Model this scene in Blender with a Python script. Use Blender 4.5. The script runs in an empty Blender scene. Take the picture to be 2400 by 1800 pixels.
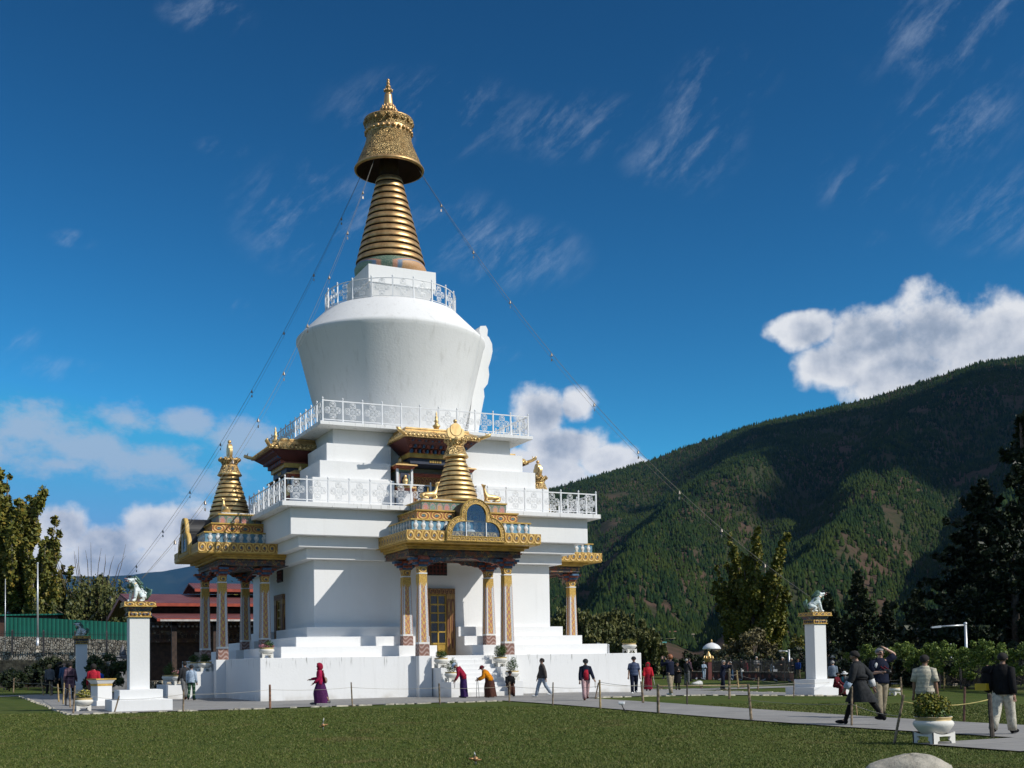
import bpy, math, random
import numpy as np
from mathutils import Vector, Matrix
random.seed(7); rng = np.random.default_rng(11)
PI = math.pi; R = math.radians
S = bpy.context.scene
COL = S.collection

# ------------------------------------------------------------------ camera
CAM = np.array([-20.7034, -57.7553, 1.4335]); YAW, PITCH, ROLL, FPX, CYP = 0.444039, 0.045559, -0.016827, 2749.6, 1427.2
_r = np.array([math.cos(YAW), -math.sin(YAW), 0.]); _f = np.array([math.sin(YAW), math.cos(YAW), 0.]); _u = np.array([0, 0, 1.])
CF = _f*math.cos(PITCH)+_u*math.sin(PITCH); _u2 = -_f*math.sin(PITCH)+_u*math.cos(PITCH)
CR = _r*math.cos(ROLL)+_u2*math.sin(ROLL); CU = -_r*math.sin(ROLL)+_u2*math.cos(ROLL)
cam = bpy.data.objects.new('camera', bpy.data.cameras.new('camera')); COL.objects.link(cam)
M = Matrix.Identity(4)
for i in range(3):
    M[i][0], M[i][1], M[i][2], M[i][3] = CR[i], CU[i], -CF[i], CAM[i]
cam.matrix_world = M
cam.data.sensor_width = 36; cam.data.lens = FPX/2400*36; cam.data.shift_y = (CYP-900)/2400
cam.data.clip_start = 0.2; cam.data.clip_end = 90000
S.camera = cam

def sm(t): t = min(1., max(0., t)); return t*t*(3-2*t)
def gz(x, y):
    """height of the ground, which falls gently towards the gate and to the east of the terrace"""
    e = sm((x-4)/15.)
    return -0.33*e - 0.2*sm((-16-y)/22.)*(1-.6*e)
def vray(x, y): return CR*(x-1200)/FPX+CU*(CYP-y)/FPX+CF
def at(x, y, dz=0.):
    """the point of the ground seen at a spot of the photograph"""
    d = vray(x, y); z = 0.
    for _ in range(30):
        p = CAM+d*((z-CAM[2])/d[2]) if d[2] < -1e-4 else CAM+d*200
        z = .5*z+.5*(gz(p[0], p[1])+dz)
    return p
def far(x, y, D): return CAM+vray(x, y)*D
def depth(p): return float((np.array(p)-CAM)@CF)

# ------------------------------------------------------------------ object helpers
def link(o, parent=None):
    COL.objects.link(o)
    if parent is not None: o.parent = parent
    return o
def tag(o, label=None, cat=None, group=None, kind=None):
    if label: o['label'] = label
    if cat: o['category'] = cat
    if group: o['group'] = group
    if kind: o['kind'] = kind
    return o
def thing(name, label, cat, loc=(0, 0, 0), rz=0., group=None):
    o = bpy.data.objects.new(name, None); o.empty_display_size = .2
    o.location = loc; o.rotation_euler = (0, 0, rz); link(o)
    return tag(o, label, cat, group)
def copy_tree(o, parent=None):
    c = o.copy(); link(c, parent)
    for ch in list(o.children): copy_tree(ch, c)
    return c

class MB:
    def __init__(s): s.v = []; s.f = []; s.uv = []; s.m = []; s.sm = []
    def add(s, vs, fs, mat=0, uvs=None, smooth=False):
        b = len(s.v); s.v += [tuple(p) for p in vs]
        for k, f in enumerate(fs):
            s.f.append([b+i for i in f]); s.m.append(mat); s.sm.append(smooth)
            s.uv.append(uvs[k] if uvs else [(0, 0)]*len(f))
        return s
    def frust(s, x0, x1, y0, y1, z0, z1, top=None, mat=0, un=False):
        """box, or frustum when top=(x0,x1,y0,y1); UV: u metres (or 0..1) along each side, v 0..1 up"""
        a, b, c, d = top or (x0, x1, y0, y1)
        v = [(x0, y0, z0), (x1, y0, z0), (x1, y1, z0), (x0, y1, z0), (a, c, z1), (b, c, z1), (b, d, z1), (a, d, z1)]
        f = [(0, 1, 5, 4), (1, 2, 6, 5), (2, 3, 7, 6), (3, 0, 4, 7), (4, 5, 6, 7), (3, 2, 1, 0)]
        lx, ly = (1, 1) if un else (x1-x0, y1-y0)
        q = lambda l: [(0, 0), (l, 0), (l, 1), (0, 1)]
        return s.add(v, f, mat, [q(lx), q(ly), q(lx), q(ly), [(0, 0), (lx, 0), (lx, ly), (0, ly)], [(0, 0), (lx, 0), (lx, ly), (0, ly)]])
    box = frust
    def lathe(s, prof, n=32, c=(0, 0, 0), mat=0, smooth=True, mats=None, wob=None, sx=1, sy=1, cap=True):
        vs = []
        for k, (r, z) in enumerate(prof):
            for i in range(n):
                a = 2*PI*i/n; rr = r*(1 if wob is None else wob(a, k))
                vs.append((c[0]+rr*math.cos(a)*sx, c[1]+rr*math.sin(a)*sy, c[2]+z))
        m = len(prof)
        for k in range(m-1):
            fs = []; us = []
            for i in range(n):
                j = (i+1) % n
                fs.append((k*n+i, k*n+j, (k+1)*n+j, (k+1)*n+i)); us.append([(i/n, k/(m-1)), ((i+1)/n, k/(m-1)), ((i+1)/n, (k+1)/(m-1)), (i/n, (k+1)/(m-1))])
            b = len(s.v)
            if k == 0: s.v += vs; base = b
            for f, u in zip(fs, us):
                s.f.append([base+i for i in f]); s.m.append(mats[k] if mats else mat); s.sm.append(smooth); s.uv.append(u)
        for k, flip in ((0, True), (m-1, False)):
            if cap and prof[k][0] > 1e-4:
                l = [base+k*n+i for i in range(n)]; s.f.append(l[::-1] if flip else l); s.m.append(mats[min(k, m-2)] if mats else mat); s.sm.append(False); s.uv.append([(0, 0)]*n)
        return s
    def tube(s, pts, rad, n=6, mat=0, closed=False, smooth=True):
        P = [Vector(p) for p in pts]; m = len(P)
        rad = rad if hasattr(rad, '__len__') else [rad]*m
        vs = []; up = None
        for k in range(m):
            t = (P[(k+1) % m]-P[k-1]) if closed else (P[min(k+1, m-1)]-P[max(k-1, 0)])
            t = t.normalized() if t.length > 1e-9 else Vector((0, 0, 1))
            if up is None: up = t.orthogonal().normalized()
            up = (up-t*up.dot(t)); up = up.normalized() if up.length > 1e-6 else t.orthogonal().normalized()
            w = t.cross(up)
            for i in range(n):
                a = 2*PI*i/n; vs.append(P[k]+(up*math.cos(a)+w*math.sin(a))*rad[k])
        fs = []
        for k in range(m if closed else m-1):
            for i in range(n):
                j = (i+1) % n; k2 = (k+1) % m
                fs.append((k*n+i, k*n+j, k2*n+j, k2*n+i))
        if not closed: fs += [tuple(range(n))[::-1], tuple((m-1)*n+i for i in range(n))]
        return s.add(vs, fs, mat, None, smooth)
    def ell(s, c, r, nu=12, nv=8, mat=0, rot=None, smooth=True, vmin=-PI/2, vmax=PI/2, wob=0.):
        vs = []; c = Vector(c); r = r if hasattr(r, '__len__') else (r, r, r)
        for k in range(nv+1):
            v = vmin+(vmax-vmin)*k/nv
            for i in range(nu):
                a = 2*PI*i/nu; q = 1+(random.uniform(-wob, wob) if wob else 0)
                p = Vector((r[0]*math.cos(v)*math.cos(a)*q, r[1]*math.cos(v)*math.sin(a)*q, r[2]*math.sin(v)*q))
                vs.append(c+(rot @ p if rot is not None else p))
        fs = [(k*nu+i, k*nu+(i+1) % nu, (k+1)*nu+(i+1) % nu, (k+1)*nu+i) for k in range(nv) for i in range(nu)]
        return s.add(vs, fs, mat, None, smooth)
    def prism(s, poly, o, ax, bx, nx, th, mat=0, smat=None):
        """polygon (a,b) in the plane o+a*ax+b*bx, thickened by th along nx"""
        o, ax, bx, nx = map(Vector, (o, ax, bx, nx)); n = len(poly)
        vs = [o+ax*a+bx*b for a, b in poly]+[o+ax*a+bx*b+nx*th for a, b in poly]
        uv = [(a, b) for a, b in poly]
        s.add(vs, [tuple(range(n))[::-1], tuple(range(n, 2*n))], mat, [uv[::-1], uv])
        s.add(vs, [(i, (i+1) % n, n+(i+1) % n, n+i) for i in range(n)], mat if smat is None else smat)
        return s
    def build(s, name, mats, parent=None, loc=None, rz=None, bevel=0., label=None):
        me = bpy.data.meshes.new(name); me.from_pydata(s.v, [], s.f); me.update()
        for m in (mats if isinstance(mats, (list, tuple)) else [mats]): me.materials.append(m)
        me.polygons.foreach_set('material_index', s.m); me.polygons.foreach_set('use_smooth', s.sm)
        uvl = me.uv_layers.new(name='UVMap')
        uvl.data.foreach_set('uv', [c for u in s.uv for p in u for c in p])
        o = bpy.data.objects.new(name, me); link(o, parent)
        if loc is not None: o.location = loc
        if rz is not None: o.rotation_euler = (0, 0, rz)
        if bevel:
            b = o.modifiers.new('edge', 'BEVEL'); b.width = bevel; b.segments = 2; b.limit_method = 'ANGLE'; b.angle_limit = R(40)
        if label: o['label'] = label
        return o

def np_mesh(name, V, F, mats, parent=None, smooth=False, midx=None):
    """fast mesh from arrays: V (n,3), F (m,3) or (m,4)"""
    me = bpy.data.meshes.new(name); k = F.shape[1]
    me.vertices.add(len(V)); me.vertices.foreach_set('co', np.asarray(V, np.float32).ravel())
    me.loops.add(F.size); me.loops.foreach_set('vertex_index', F.ravel().astype(np.int32))
    me.polygons.add(len(F)); me.polygons.foreach_set('loop_start', np.arange(0, F.size, k, dtype=np.int32))
    try: me.polygons.foreach_set('loop_total', np.full(len(F), k, np.int32))
    except Exception: pass
    if smooth: me.polygons.foreach_set('use_smooth', np.ones(len(F), bool))
    for m in (mats if isinstance(mats, (list, tuple)) else [mats]): me.materials.append(m)
    if midx is not None: me.polygons.foreach_set('material_index', midx.astype(np.int32))
    me.update(calc_edges=True); me.validate()
    return link(bpy.data.objects.new(name, me), parent)

def skin_mesh(pts, edges, rads, sub=1, root=0):
    """one continuous surface grown around a skeleton; returns (verts, faces)"""
    me = bpy.data.meshes.new('s'); me.from_pydata([tuple(p) for p in pts], edges, []); me.update()
    o = bpy.data.objects.new('s', me); COL.objects.link(o)
    m = o.modifiers.new('k', 'SKIN'); m.use_smooth_shade = True; m.branch_smoothing = .6
    for i, d in enumerate(me.skin_vertices[0].data):
        r = rads[i]; d.radius = (r, r) if not hasattr(r, '__len__') else r; d.use_root = (i == root)
    if sub: w = o.modifiers.new('u', 'SUBSURF'); w.levels = sub; w.render_levels = sub
    dg = bpy.context.evaluated_depsgraph_get(); e = o.evaluated_get(dg); em = e.to_mesh()
    V = [v.co.copy() for v in em.vertices]; F = [tuple(p.vertices) for p in em.polygons]
    e.to_mesh_clear(); bpy.data.objects.remove(o); bpy.data.meshes.remove(me)
    return V, F

# ------------------------------------------------------------------ material helpers
class NT:
    def __init__(s, tree): s.t = tree; s.N = tree.nodes; s.L = tree.links
    def n(s, typ, ins=None, **pr):
        nd = s.N.new(typ)
        for k, v in pr.items(): setattr(nd, k, v)
        for k, v in (ins or {}).items(): s.put(nd.inputs[k], v)
        return nd
    def put(s, sock, v):
        if isinstance(v, bpy.types.NodeSocket): s.L.new(v, sock)
        elif isinstance(v, bpy.types.Node): s.L.new(v.outputs[0], sock)
        else:
            if hasattr(v, '__len__') and len(v) == 3 and sock.type == 'RGBA': v = tuple(v)+(1,)
            sock.default_value = v
    def m(s, op, a, b=0., c=None, clamp=False):
        nd = s.N.new('ShaderNodeMath'); nd.operation = op; nd.use_clamp = clamp
        s.put(nd.inputs[0], a); s.put(nd.inputs[1], b)
        if c is not None: s.put(nd.inputs[2], c)
        return nd.outputs[0]
    def mix(s, f, a, b, mode='MIX'):
        nd = s.N.new('ShaderNodeMix'); nd.data_type = 'RGBA'; nd.blend_type = mode; nd.clamp_factor = True
        s.put(nd.inputs[0], f); s.put(nd.inputs[6], a); s.put(nd.inputs[7], b); return nd.outputs[2]
    def ramp(s, f, stops, interp='LINEAR'):
        nd = s.N.new('ShaderNodeValToRGB'); cr = nd.color_ramp; cr.interpolation = interp
        while len(cr.elements) < len(stops): cr.elements.new(.5)
        for e, (p, c) in zip(cr.elements, stops): e.position = p; e.color = tuple(c)+(1,) if len(c) == 3 else c
        s.put(nd.inputs[0], f); return nd.outputs[0]
    def smooth(s, x, a, b):
        nd = s.N.new('ShaderNodeMapRange'); nd.interpolation_type = 'SMOOTHSTEP'
        s.put(nd.inputs[0], x); nd.inputs[1].default_value = a; nd.inputs[2].default_value = b; return nd.outputs[0]
    def noise(s, vec, scale, detail=3, rough=.55, dist=0.):
        nd = s.N.new('ShaderNodeTexNoise'); nd.inputs['Scale'].default_value = scale; nd.inputs['Detail'].default_value = detail
        nd.inputs['Roughness'].default_value = rough; nd.inputs['Distortion'].default_value = dist
        if vec is not None: s.put(nd.inputs['Vector'], vec)
        return nd.outputs[0]
    def scale(s, vec, v):
        nd = s.N.new('ShaderNodeVectorMath'); nd.operation = 'MULTIPLY'; s.put(nd.inputs[0], vec); nd.inputs[1].default_value = v; return nd.outputs[0]
    def obj(s): return s.n('ShaderNodeTexCoord').outputs['Object']
    def pos(s): return s.n('ShaderNodeNewGeometry').outputs['Position']
    def uv(s):
        x = s.n('ShaderNodeSeparateXYZ', {0: s.n('ShaderNodeTexCoord').outputs['UV']}); return x.outputs[0], x.outputs[1]
def new_mat(name):
    m = bpy.data.materials.new(name); m.use_nodes = True; g = NT(m.node_tree)
    return m, g, m.node_tree.nodes['Principled BSDF']
def bump(g, b, h, strength=.3, dist=.02):
    nd = g.n('ShaderNodeBump', {'Height': h, 'Strength': strength, 'Distance': dist}); g.put(b.inputs['Normal'], nd)
def mat(name, col, rough=.6, metal=0., var=.12, vscale=3., bscale=0., bstr=.2, bdist=.01, spec=.5, sheen=0., col2=None):
    m, g, b = new_mat(name); P = g.obj()
    n = g.noise(P, vscale, 4, .6)
    c2 = col2 or tuple(min(1, c*(1-2*var)) for c in col); c1 = tuple(min(1, c*(1+var)) for c in col) if col2 is None else col
    g.put(b.inputs['Base Color'], g.mix(g.smooth(n, .3, .7), c1, c2))
    b.inputs['Roughness'].default_value = rough; b.inputs['Metallic'].default_value = metal; b.inputs['Specular IOR Level'].default_value = spec
    if bscale: bump(g, b, g.noise(P, bscale, 4, .6), bstr, bdist)
    return m
# ------------------------------------------------------------------ materials of the shrine
def plaster(name, base, streak=.25, dirt=.0, bs=.25):
    m, g, b = new_mat(name); P = g.pos()
    big = g.noise(P, .35, 4, .6); st = g.noise(g.scale(P, (2.2, 2.2, .16)), 1.6, 5, .65); fine = g.noise(P, 9, 4, .6)
    c = g.mix(g.m('MULTIPLY', g.smooth(big, .42, .75), .5), base, tuple(x*.9 for x in base))
    c = g.mix(g.m('MULTIPLY', g.smooth(st, .52, .8), streak), c, (base[0]*.62, base[1]*.61, base[2]*.58))
    c = g.mix(g.m('MULTIPLY', g.smooth(fine, .6, .85), .18), c, tuple(x*.8 for x in base))
    if dirt:   # dark rain marks hanging from the wall head, green-grey
        z = g.n('ShaderNodeSeparateXYZ', {0: P}).outputs[2]
        k = g.noise(g.scale(P, (5, 5, .5)), 1.7, 4, .7)
        top = g.smooth(z, 1.15, 1.78)
        c = g.mix(g.m('MULTIPLY', g.m('MULTIPLY', g.smooth(k, .56, .7), top), dirt), c, (.2, .2, .18))
        foot = g.smooth(z, .35, .0)
        c = g.mix(g.m('MULTIPLY', g.m('MULTIPLY', foot, g.smooth(g.noise(P, 1.5, 4), .35, .7)), .45), c, (.42, .38, .31))
    g.put(b.inputs['Base Color'], c); b.inputs['Roughness'].default_value = .85; b.inputs['Specular IOR Level'].default_value = .25
    cr = g.noise(g.scale(P, (1.2, 1.2, 4)), 4, 5, .7)
    bump(g, b, g.m('ADD', g.m('MULTIPLY', cr, .6), fine), bs, .02)
    return m
M_PLASTER = plaster('white_lime_plaster', (.80, .80, .79), .16)
M_BASE = plaster('stained_lime_plaster', (.79, .79, .78), .2, .8)
M_DRUM = plaster('weathered_lime_plaster', (.775, .775, .765), .55, 0., .4)
M_WHITE = mat('white_gloss_paint', (.78, .79, .8), .4, var=.04)
M_CREAM = plaster('cream_pot_paint', (.72, .70, .64), .4, 0., .3)

def gold(name, col=(.92, .66, .30), rough=.42, relief=0., rs=14.):
    m, g, b = new_mat(name); P = g.obj()
    n = g.noise(g.scale(P, (1, 1, .5)), 2.2, 5, .65)
    c = g.mix(g.smooth(n, .35, .7), col, (col[0]*.62, col[1]*.55, col[2]*.5))
    if relief:
        vo = g.n('ShaderNodeTexVoronoi', {'Scale': rs, 'Vector': g.n('ShaderNodeVectorMath', {0: P, 1: g.scale(g.n('ShaderNodeTexNoise', {'Vector': P, 'Scale': 5.}).outputs['Color'], (.25, .25, .25))}, operation='ADD')}, feature='F1').outputs[0]
        h = g.m('SUBTRACT', 1., g.smooth(vo, .05, .75))
        c = g.mix(g.smooth(vo, .45, .85), c, (.1, .055, .015)); bump(g, b, h, relief, .06)
    else: bump(g, b, g.noise(P, 6, 3), .12, .02)
    g.put(b.inputs['Base Color'], c); b.inputs['Metallic'].default_value = .75
    g.put(b.inputs['Roughness'], g.m('ADD', g.m('MULTIPLY', n, .25), rough-.1))
    return m
M_GOLD = gold('gilded_copper'); M_GOLDREL = gold('embossed_gilded_copper', (.95, .7, .33), .45, .9)
M_GOLDOLD = gold('weathered_gilded_copper', (.66, .43, .2), .42)
M_HAT = gold('embossed_weathered_copper', (.62, .44, .2), .45, .9)
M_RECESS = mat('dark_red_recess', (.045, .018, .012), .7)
M_REDDARK = mat('maroon_paint', (.10, .022, .018), .6)

def scroll(name, ground, fg, dark, cell=.42, k=9.):
    """carved and painted scroll band; u runs in metres, v 0..1 up the band"""
    m, g, b = new_mat(name); u, v = g.uv()
    fu = g.m('SUBTRACT', g.m('FRACT', g.m('DIVIDE', u, cell)), .5); fv = g.m('MULTIPLY', g.m('SUBTRACT', v, .5), .95)
    r = g.m('SQRT', g.m('ADD', g.m('MULTIPLY', fu, fu), g.m('MULTIPLY', fv, fv)))
    th = g.m('ARCTAN2', fv, fu)
    w = g.m('SINE', g.m('ADD', g.m('ADD', th, g.m('MULTIPLY', r, 2.2*k)), g.m('MULTIPLY', g.noise(g.obj(), 9, 2), 2.)))
    c = g.mix(g.smooth(w, -.25, .35), ground, fg)
    c = g.mix(g.smooth(r, .17, .12), c, dark)
    c = g.mix(g.smooth(g.m('ABSOLUTE', g.m('SUBTRACT', v, .5)), .41, .44), c, fg)
    g.put(b.inputs['Base Color'], c); b.inputs['Roughness'].default_value = .5
    bump(g, b, w, .55, .025); return m
M_SCROLL = scroll('gold_scroll_carving', (.34, .17, .035), (.66, .43, .12), (.07, .09, .12), .36)
M_SCROLL2 = scroll('gold_flower_carving', (.36, .13, .06), (.62, .39, .10), (.09, .16, .18), .62, 13)
M_ARCHGOLD = scroll('gold_arch_carving', (.36, .2, .045), (.68, .46, .15), (.2, .14, .06), .3, 12)

def niches(name, cols, cell=.34):
    m, g, b = new_mat(name); u, v = g.uv()
    q = g.m('DIVIDE', u, cell); fu = g.m('ABSOLUTE', g.m('SUBTRACT', g.m('FRACT', q), .5)); idx = g.m('FRACT', g.m('MULTIPLY', g.m('FLOOR', q), .37))
    c = g.ramp(idx, [(i/len(cols), x) for i, x in enumerate(cols)], 'CONSTANT')
    arch = g.m('ADD', g.m('MULTIPLY', fu, fu), g.m('MULTIPLY', g.m('MAXIMUM', g.m('SUBTRACT', v, .5), 0.), .55))
    c = g.mix(g.smooth(arch, .08, .1), c, (.13, .22, .34)); c = g.mix(g.smooth(arch, .12, .14), c, (.5, .24, .15)); c = g.mix(g.smooth(arch, .17, .19), c, (.1, .17, .12))
    c = g.mix(g.smooth(g.m('ABSOLUTE', g.m('SUBTRACT', v, .5)), .42, .45), c, (.6, .38, .1))
    n = g.noise(g.obj(), 18, 3); c = g.mix(g.m('MULTIPLY', g.smooth(n, .5, .7), .5), c, (.55, .5, .4))
    g.put(b.inputs['Base Color'], c); b.inputs['Roughness'].default_value = .55; return m
M_NICHE = niches('painted_niches', [(.48, .2, .16), (.16, .26, .2), (.5, .27, .12), (.2, .26, .34)])
M_BLUEP = mat('sky_blue_paint', (.12, .27, .38), .5, var=.2)
M_VASE = mat('white_vase_paint', (.66, .66, .64), .5, var=.15, vscale=20)

def column_mat():
    m, g, b = new_mat('painted_column'); u, v = g.uv(); a = g.m('ABSOLUTE', g.m('SUBTRACT', u, .5))
    P = g.obj(); nz = g.noise(P, 14, 4, .65)
    # gilt scrolls on salmon in the middle
    w = g.m('SINE', g.m('ADD', g.m('MULTIPLY', v, 70), g.m('ADD', g.m('MULTIPLY', g.m('SINE', g.m('MULTIPLY', u, 14)), 2.4), g.m('MULTIPLY', nz, 7))))
    c = g.mix(g.smooth(w, .0, .5), (.44, .17, .1), (.62, .4, .09))
    c = g.mix(g.smooth(g.noise(P, 22, 2), .58, .66), c, (.22, .26, .24))
    # braided white and blue borders
    ch = g.m('SINE', g.m('ADD', g.m('MULTIPLY', v, 190), g.m('MULTIPLY', a, 90)))
    bd = g.mix(g.smooth(ch, -.75, -.3), (.1, .14, .22), (.74, .74, .72))
    c = g.mix(g.smooth(a, .235, .25), c, bd); c = g.mix(g.smooth(a, .44, .455), c, (.42, .2, .12))
    # gilt lambrequin at the head, waves at the foot
    tz = g.m('ADD', v, g.m('MULTIPLY', g.m('ABSOLUTE', g.m('SINE', g.m('MULTIPLY', u, 14))), .05))
    c = g.mix(g.smooth(tz, .9, .905), c, g.mix(g.smooth(g.noise(P, 30, 2), .45, .6), (.6, .38, .07), (.34, .19, .04)))
    wv = g.m('SINE', g.m('ADD', g.m('MULTIPLY', v, 110), g.m('MULTIPLY', g.m('SINE', g.m('MULTIPLY', u, 6.28)), 3.)))
    fc = g.ramp(g.m('ADD', g.m('MULTIPLY', wv, .5), .5), [(0, (.08, .04, .035)), (.3, (.42, .15, .1)), (.55, (.2, .36, .46)), (.75, (.5, .26, .18)), (.9, (.75, .73, .7))], 'CONSTANT')
    c = g.mix(g.smooth(v, .145, .14), c, g.mix(.7, fc, (.26, .13, .09)))
    c = g.mix(g.smooth(g.m('ABSOLUTE', g.m('SUBTRACT', v, .155)), .014, .01), c, (.74, .72, .68))
    g.put(b.inputs['Base Color'], c); b.inputs['Roughness'].default_value = .5; bump(g, b, w, .2, .01); return m
M_COLUMN = column_mat()
def painted_timber(name, base, dots, sc=7.):
    m, g, b = new_mat(name); P = g.obj()
    vo = g.n('ShaderNodeTexVoronoi', {'Scale': sc, 'Vector': P}, feature='F1'); n = g.noise(P, 16, 3)
    c = g.ramp(g.n('ShaderNodeSeparateColor', {0: vo.outputs['Color']}).outputs[0], [(i/len(dots), d) for i, d in enumerate(dots)], 'CONSTANT')
    ring = g.m('SINE', g.m('MULTIPLY', vo.outputs[0], 26))
    c = g.mix(g.smooth(ring, .0, .4), base, c); c = g.mix(g.m('MULTIPLY', g.smooth(n, .55, .7), .5), c, (.4, .26, .08))
    g.put(b.inputs['Base Color'], c); b.inputs['Roughness'].default_value = .55; bump(g, b, ring, .4, .02); return m
M_BEAM = painted_timber('painted_beam', (.07, .045, .04), [(.06, .09, .12), (.4, .12, .05), (.1, .1, .09), (.42, .28, .08), (.05, .06, .1)])
M_FRET = painted_timber('painted_fretwork', (.06, .075, .1), [(.3, .07, .04), (.1, .13, .17), (.42, .38, .3), (.05, .12, .2)], 9)
M_BRACKET = mat('red_bracket_paint', (.33, .08, .04), .55, var=.25, vscale=8)
M_BLUEB = mat('blue_bracket_paint', (.05, .12, .22), .55, var=.25, vscale=8)
M_SOFFIT = mat('ochre_soffit', (.5, .31, .06), .6, var=.15)
M_OCHRE = mat('ochre_paint', (.55, .35, .07), .5, var=.15)
M_DOORWOOD = scroll('carved_door_frame', (.13, .04, .02), (.36, .2, .06), (.1, .03, .02), .2, 8)
M_YELLOWW = mat('yellow_door_paint', (.45, .28, .04), .45, var=.15)
M_DARKGLASS = mat('dark_window_glass', (.012, .013, .016), .08, var=.1, spec=.7)
M_BLACK = mat('black_paint', (.014, .014, .016), .5)
M_NAVYPAINT = mat('navy_sign_paint', (.02, .03, .06), .5)
def pane():
    m, g, b = new_mat('clear_pane'); N = g.N
    t = g.n('ShaderNodeBsdfTransparent', {0: (.78, .85, .88, 1)}); gl = g.n('ShaderNodeBsdfGlossy', {'Roughness': .04, 'Color': (.9, .95, 1, 1)})
    mx = g.n('ShaderNodeMixShader', {0: .2, 1: t.outputs[0], 2: gl.outputs[0]}); g.L.new(mx.outputs[0], N['Material Output'].inputs[0]); return m
M_PANE = pane()
# ------------------------------------------------------------------ the stupa
ST = thing('stupa', 'tall white Buddhist stupa with gold ringed spire, railed terraces and painted porches', 'stupa')
def sq(name, a, z0, z1, m, bev=.018, b=None):
    return MB().box(-a, a, -a, a, z0, z1).build(name, m, ST, bevel=bev)
def ring_step(name, a, inner, g, z0, z1, m=None):
    """square step interrupted by the doorways: four L-shaped corner blocks"""
    L = [(-a, -a), (-g, -a), (-g, -inner), (-inner, -inner), (-inner, -g), (-a, -g)]
    o = MB().prism(L, (0, 0, z0), (1, 0, 0), (0, 1, 0), (0, 0, 1), z1-z0).build(name, m or M_PLASTER, ST, bevel=.018)
    for k in (1, 2, 3): c = o.copy(); link(c, ST); c.rotation_euler = (0, 0, k*PI/2)
sq('base_platform', 9.24, -.5, 1.79, M_BASE)
ring_step('plinth_step', 8.06, 5.9, .87, 1.79, 2.27); ring_step('plinth_step', 7.16, 5.9, .87, 2.27, 2.71); ring_step('plinth_step', 6.46, 5.9, .87, 2.71, 3.17)
sq('lower_wall', 6.0, 1.79, 6.23, M_PLASTER)
sq('corbel', 6.47, 6.23, 6.72, M_PLASTER); sq('corbel', 6.95, 6.72, 7.21, M_PLASTER)
sq('parapet_band', 7.43, 7.21, 8.40, M_PLASTER); sq('terrace_slab', 7.92, 8.40, 8.61, M_BASE)
ring_step('upper_step', 6.04, 4.6, 2.1, 8.61, 10.02); ring_step('upper_step', 5.55, 4.6, 2.1, 10.02, 10.90); ring_step('upper_step', 5.08, 4.6, 1.9, 10.90, 11.81)
sq('upper_wall', 4.62, 8.61, 12.59, M_PLASTER); sq('terrace_slab', 5.49, 12.59, 12.76, M_BASE)
MB().lathe([(3.55, 12.76), (3.62, 13.0), (4.86, 17.98), (4.94, 18.14), (4.93, 18.27), (4.84, 18.36), (3.52, 19.68), (3.45, 19.72), (1.2, 19.74)], 128).build('dome', M_DRUM, ST)
MB().frust(-1.3, 1.3, -1.3, 1.3, 19.7, 20.84, (-1.8, 1.8, -1.8, 1.8)).box(-1.84, 1.84, -1.84, 1.84, 20.84, 21.76).build('harmika', M_PLASTER, ST, bevel=.02)

# ornamental cloud frame standing on the east side of the dome
def cloud_frame():
    q = MB()
    pr_ = [(3.75, 12.8), (4.35, 12.8), (4.55, 13.9), (4.72, 14.9), (4.9, 15.7), (4.86, 16.1), (5.1, 16.4), (5.2, 16.9), (5.16, 17.3), (5.3, 17.7), (5.42, 18.2), (5.4, 18.6), (5.22, 18.95), (5.12, 19.0), (5.16, 19.35), (5.05, 19.55), (4.72, 19.5), (4.66, 19.25), (4.74, 18.95), (4.62, 18.6), (4.6, 18.2)]
    q.prism(pr_, (0, -.95, 0), (1, 0, 0), (0, 0, 1), (0, 1, 0), 1.9)
    return q.build('cloud_frame', M_PLASTER, ST, bevel=.05)
cloud_frame()

# ---- railings
def tracery(q, cx, cz, h, y):
    def ringc(x, z, rx, rz, r=.011, n=14):
        q.tube([(x+rx*math.cos(2*PI*i/n), y, z+rz*math.sin(2*PI*i/n)) for i in range(n)], r, 4, closed=True)
    k = h/.95
    ringc(cx, cz, .1*k, .1*k); ringc(cx, cz, .055*k, .055*k, .012)
    for dx, dz in ((.27, 0), (-.27, 0), (0, .28), (0, -.28)):
        sx, sz = (.13, .15) if dz == 0 else (.15, .13)
        ringc(cx+dx*k, cz+dz*k, sx*k, sz*k, .013); ringc(cx+dx*k, cz+dz*k, sx*k*.62, sz*k*.62, .011); ringc(cx+dx*k*1.1, cz+dz*k*1.1, sx*k*.25, sz*k*.25, .016, 8)
        for sgn in (-1, 1):
            ox, oz = (.0, sgn*.1) if dz == 0 else (sgn*.1, 0)
            ringc(cx+dx*k*.72+ox*k, cz+dz*k*.72+oz*k, .05*k, .05*k, .011, 8)
POST = None
def post_mesh(h):
    return MB().box(-.032, .032, -.032, .032, 0, h+.02).lathe([(.02, h+.02), (.035, h+.05), (.042, h+.09), (.03, h+.12), (.0, h+.15)], 8)
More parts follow.
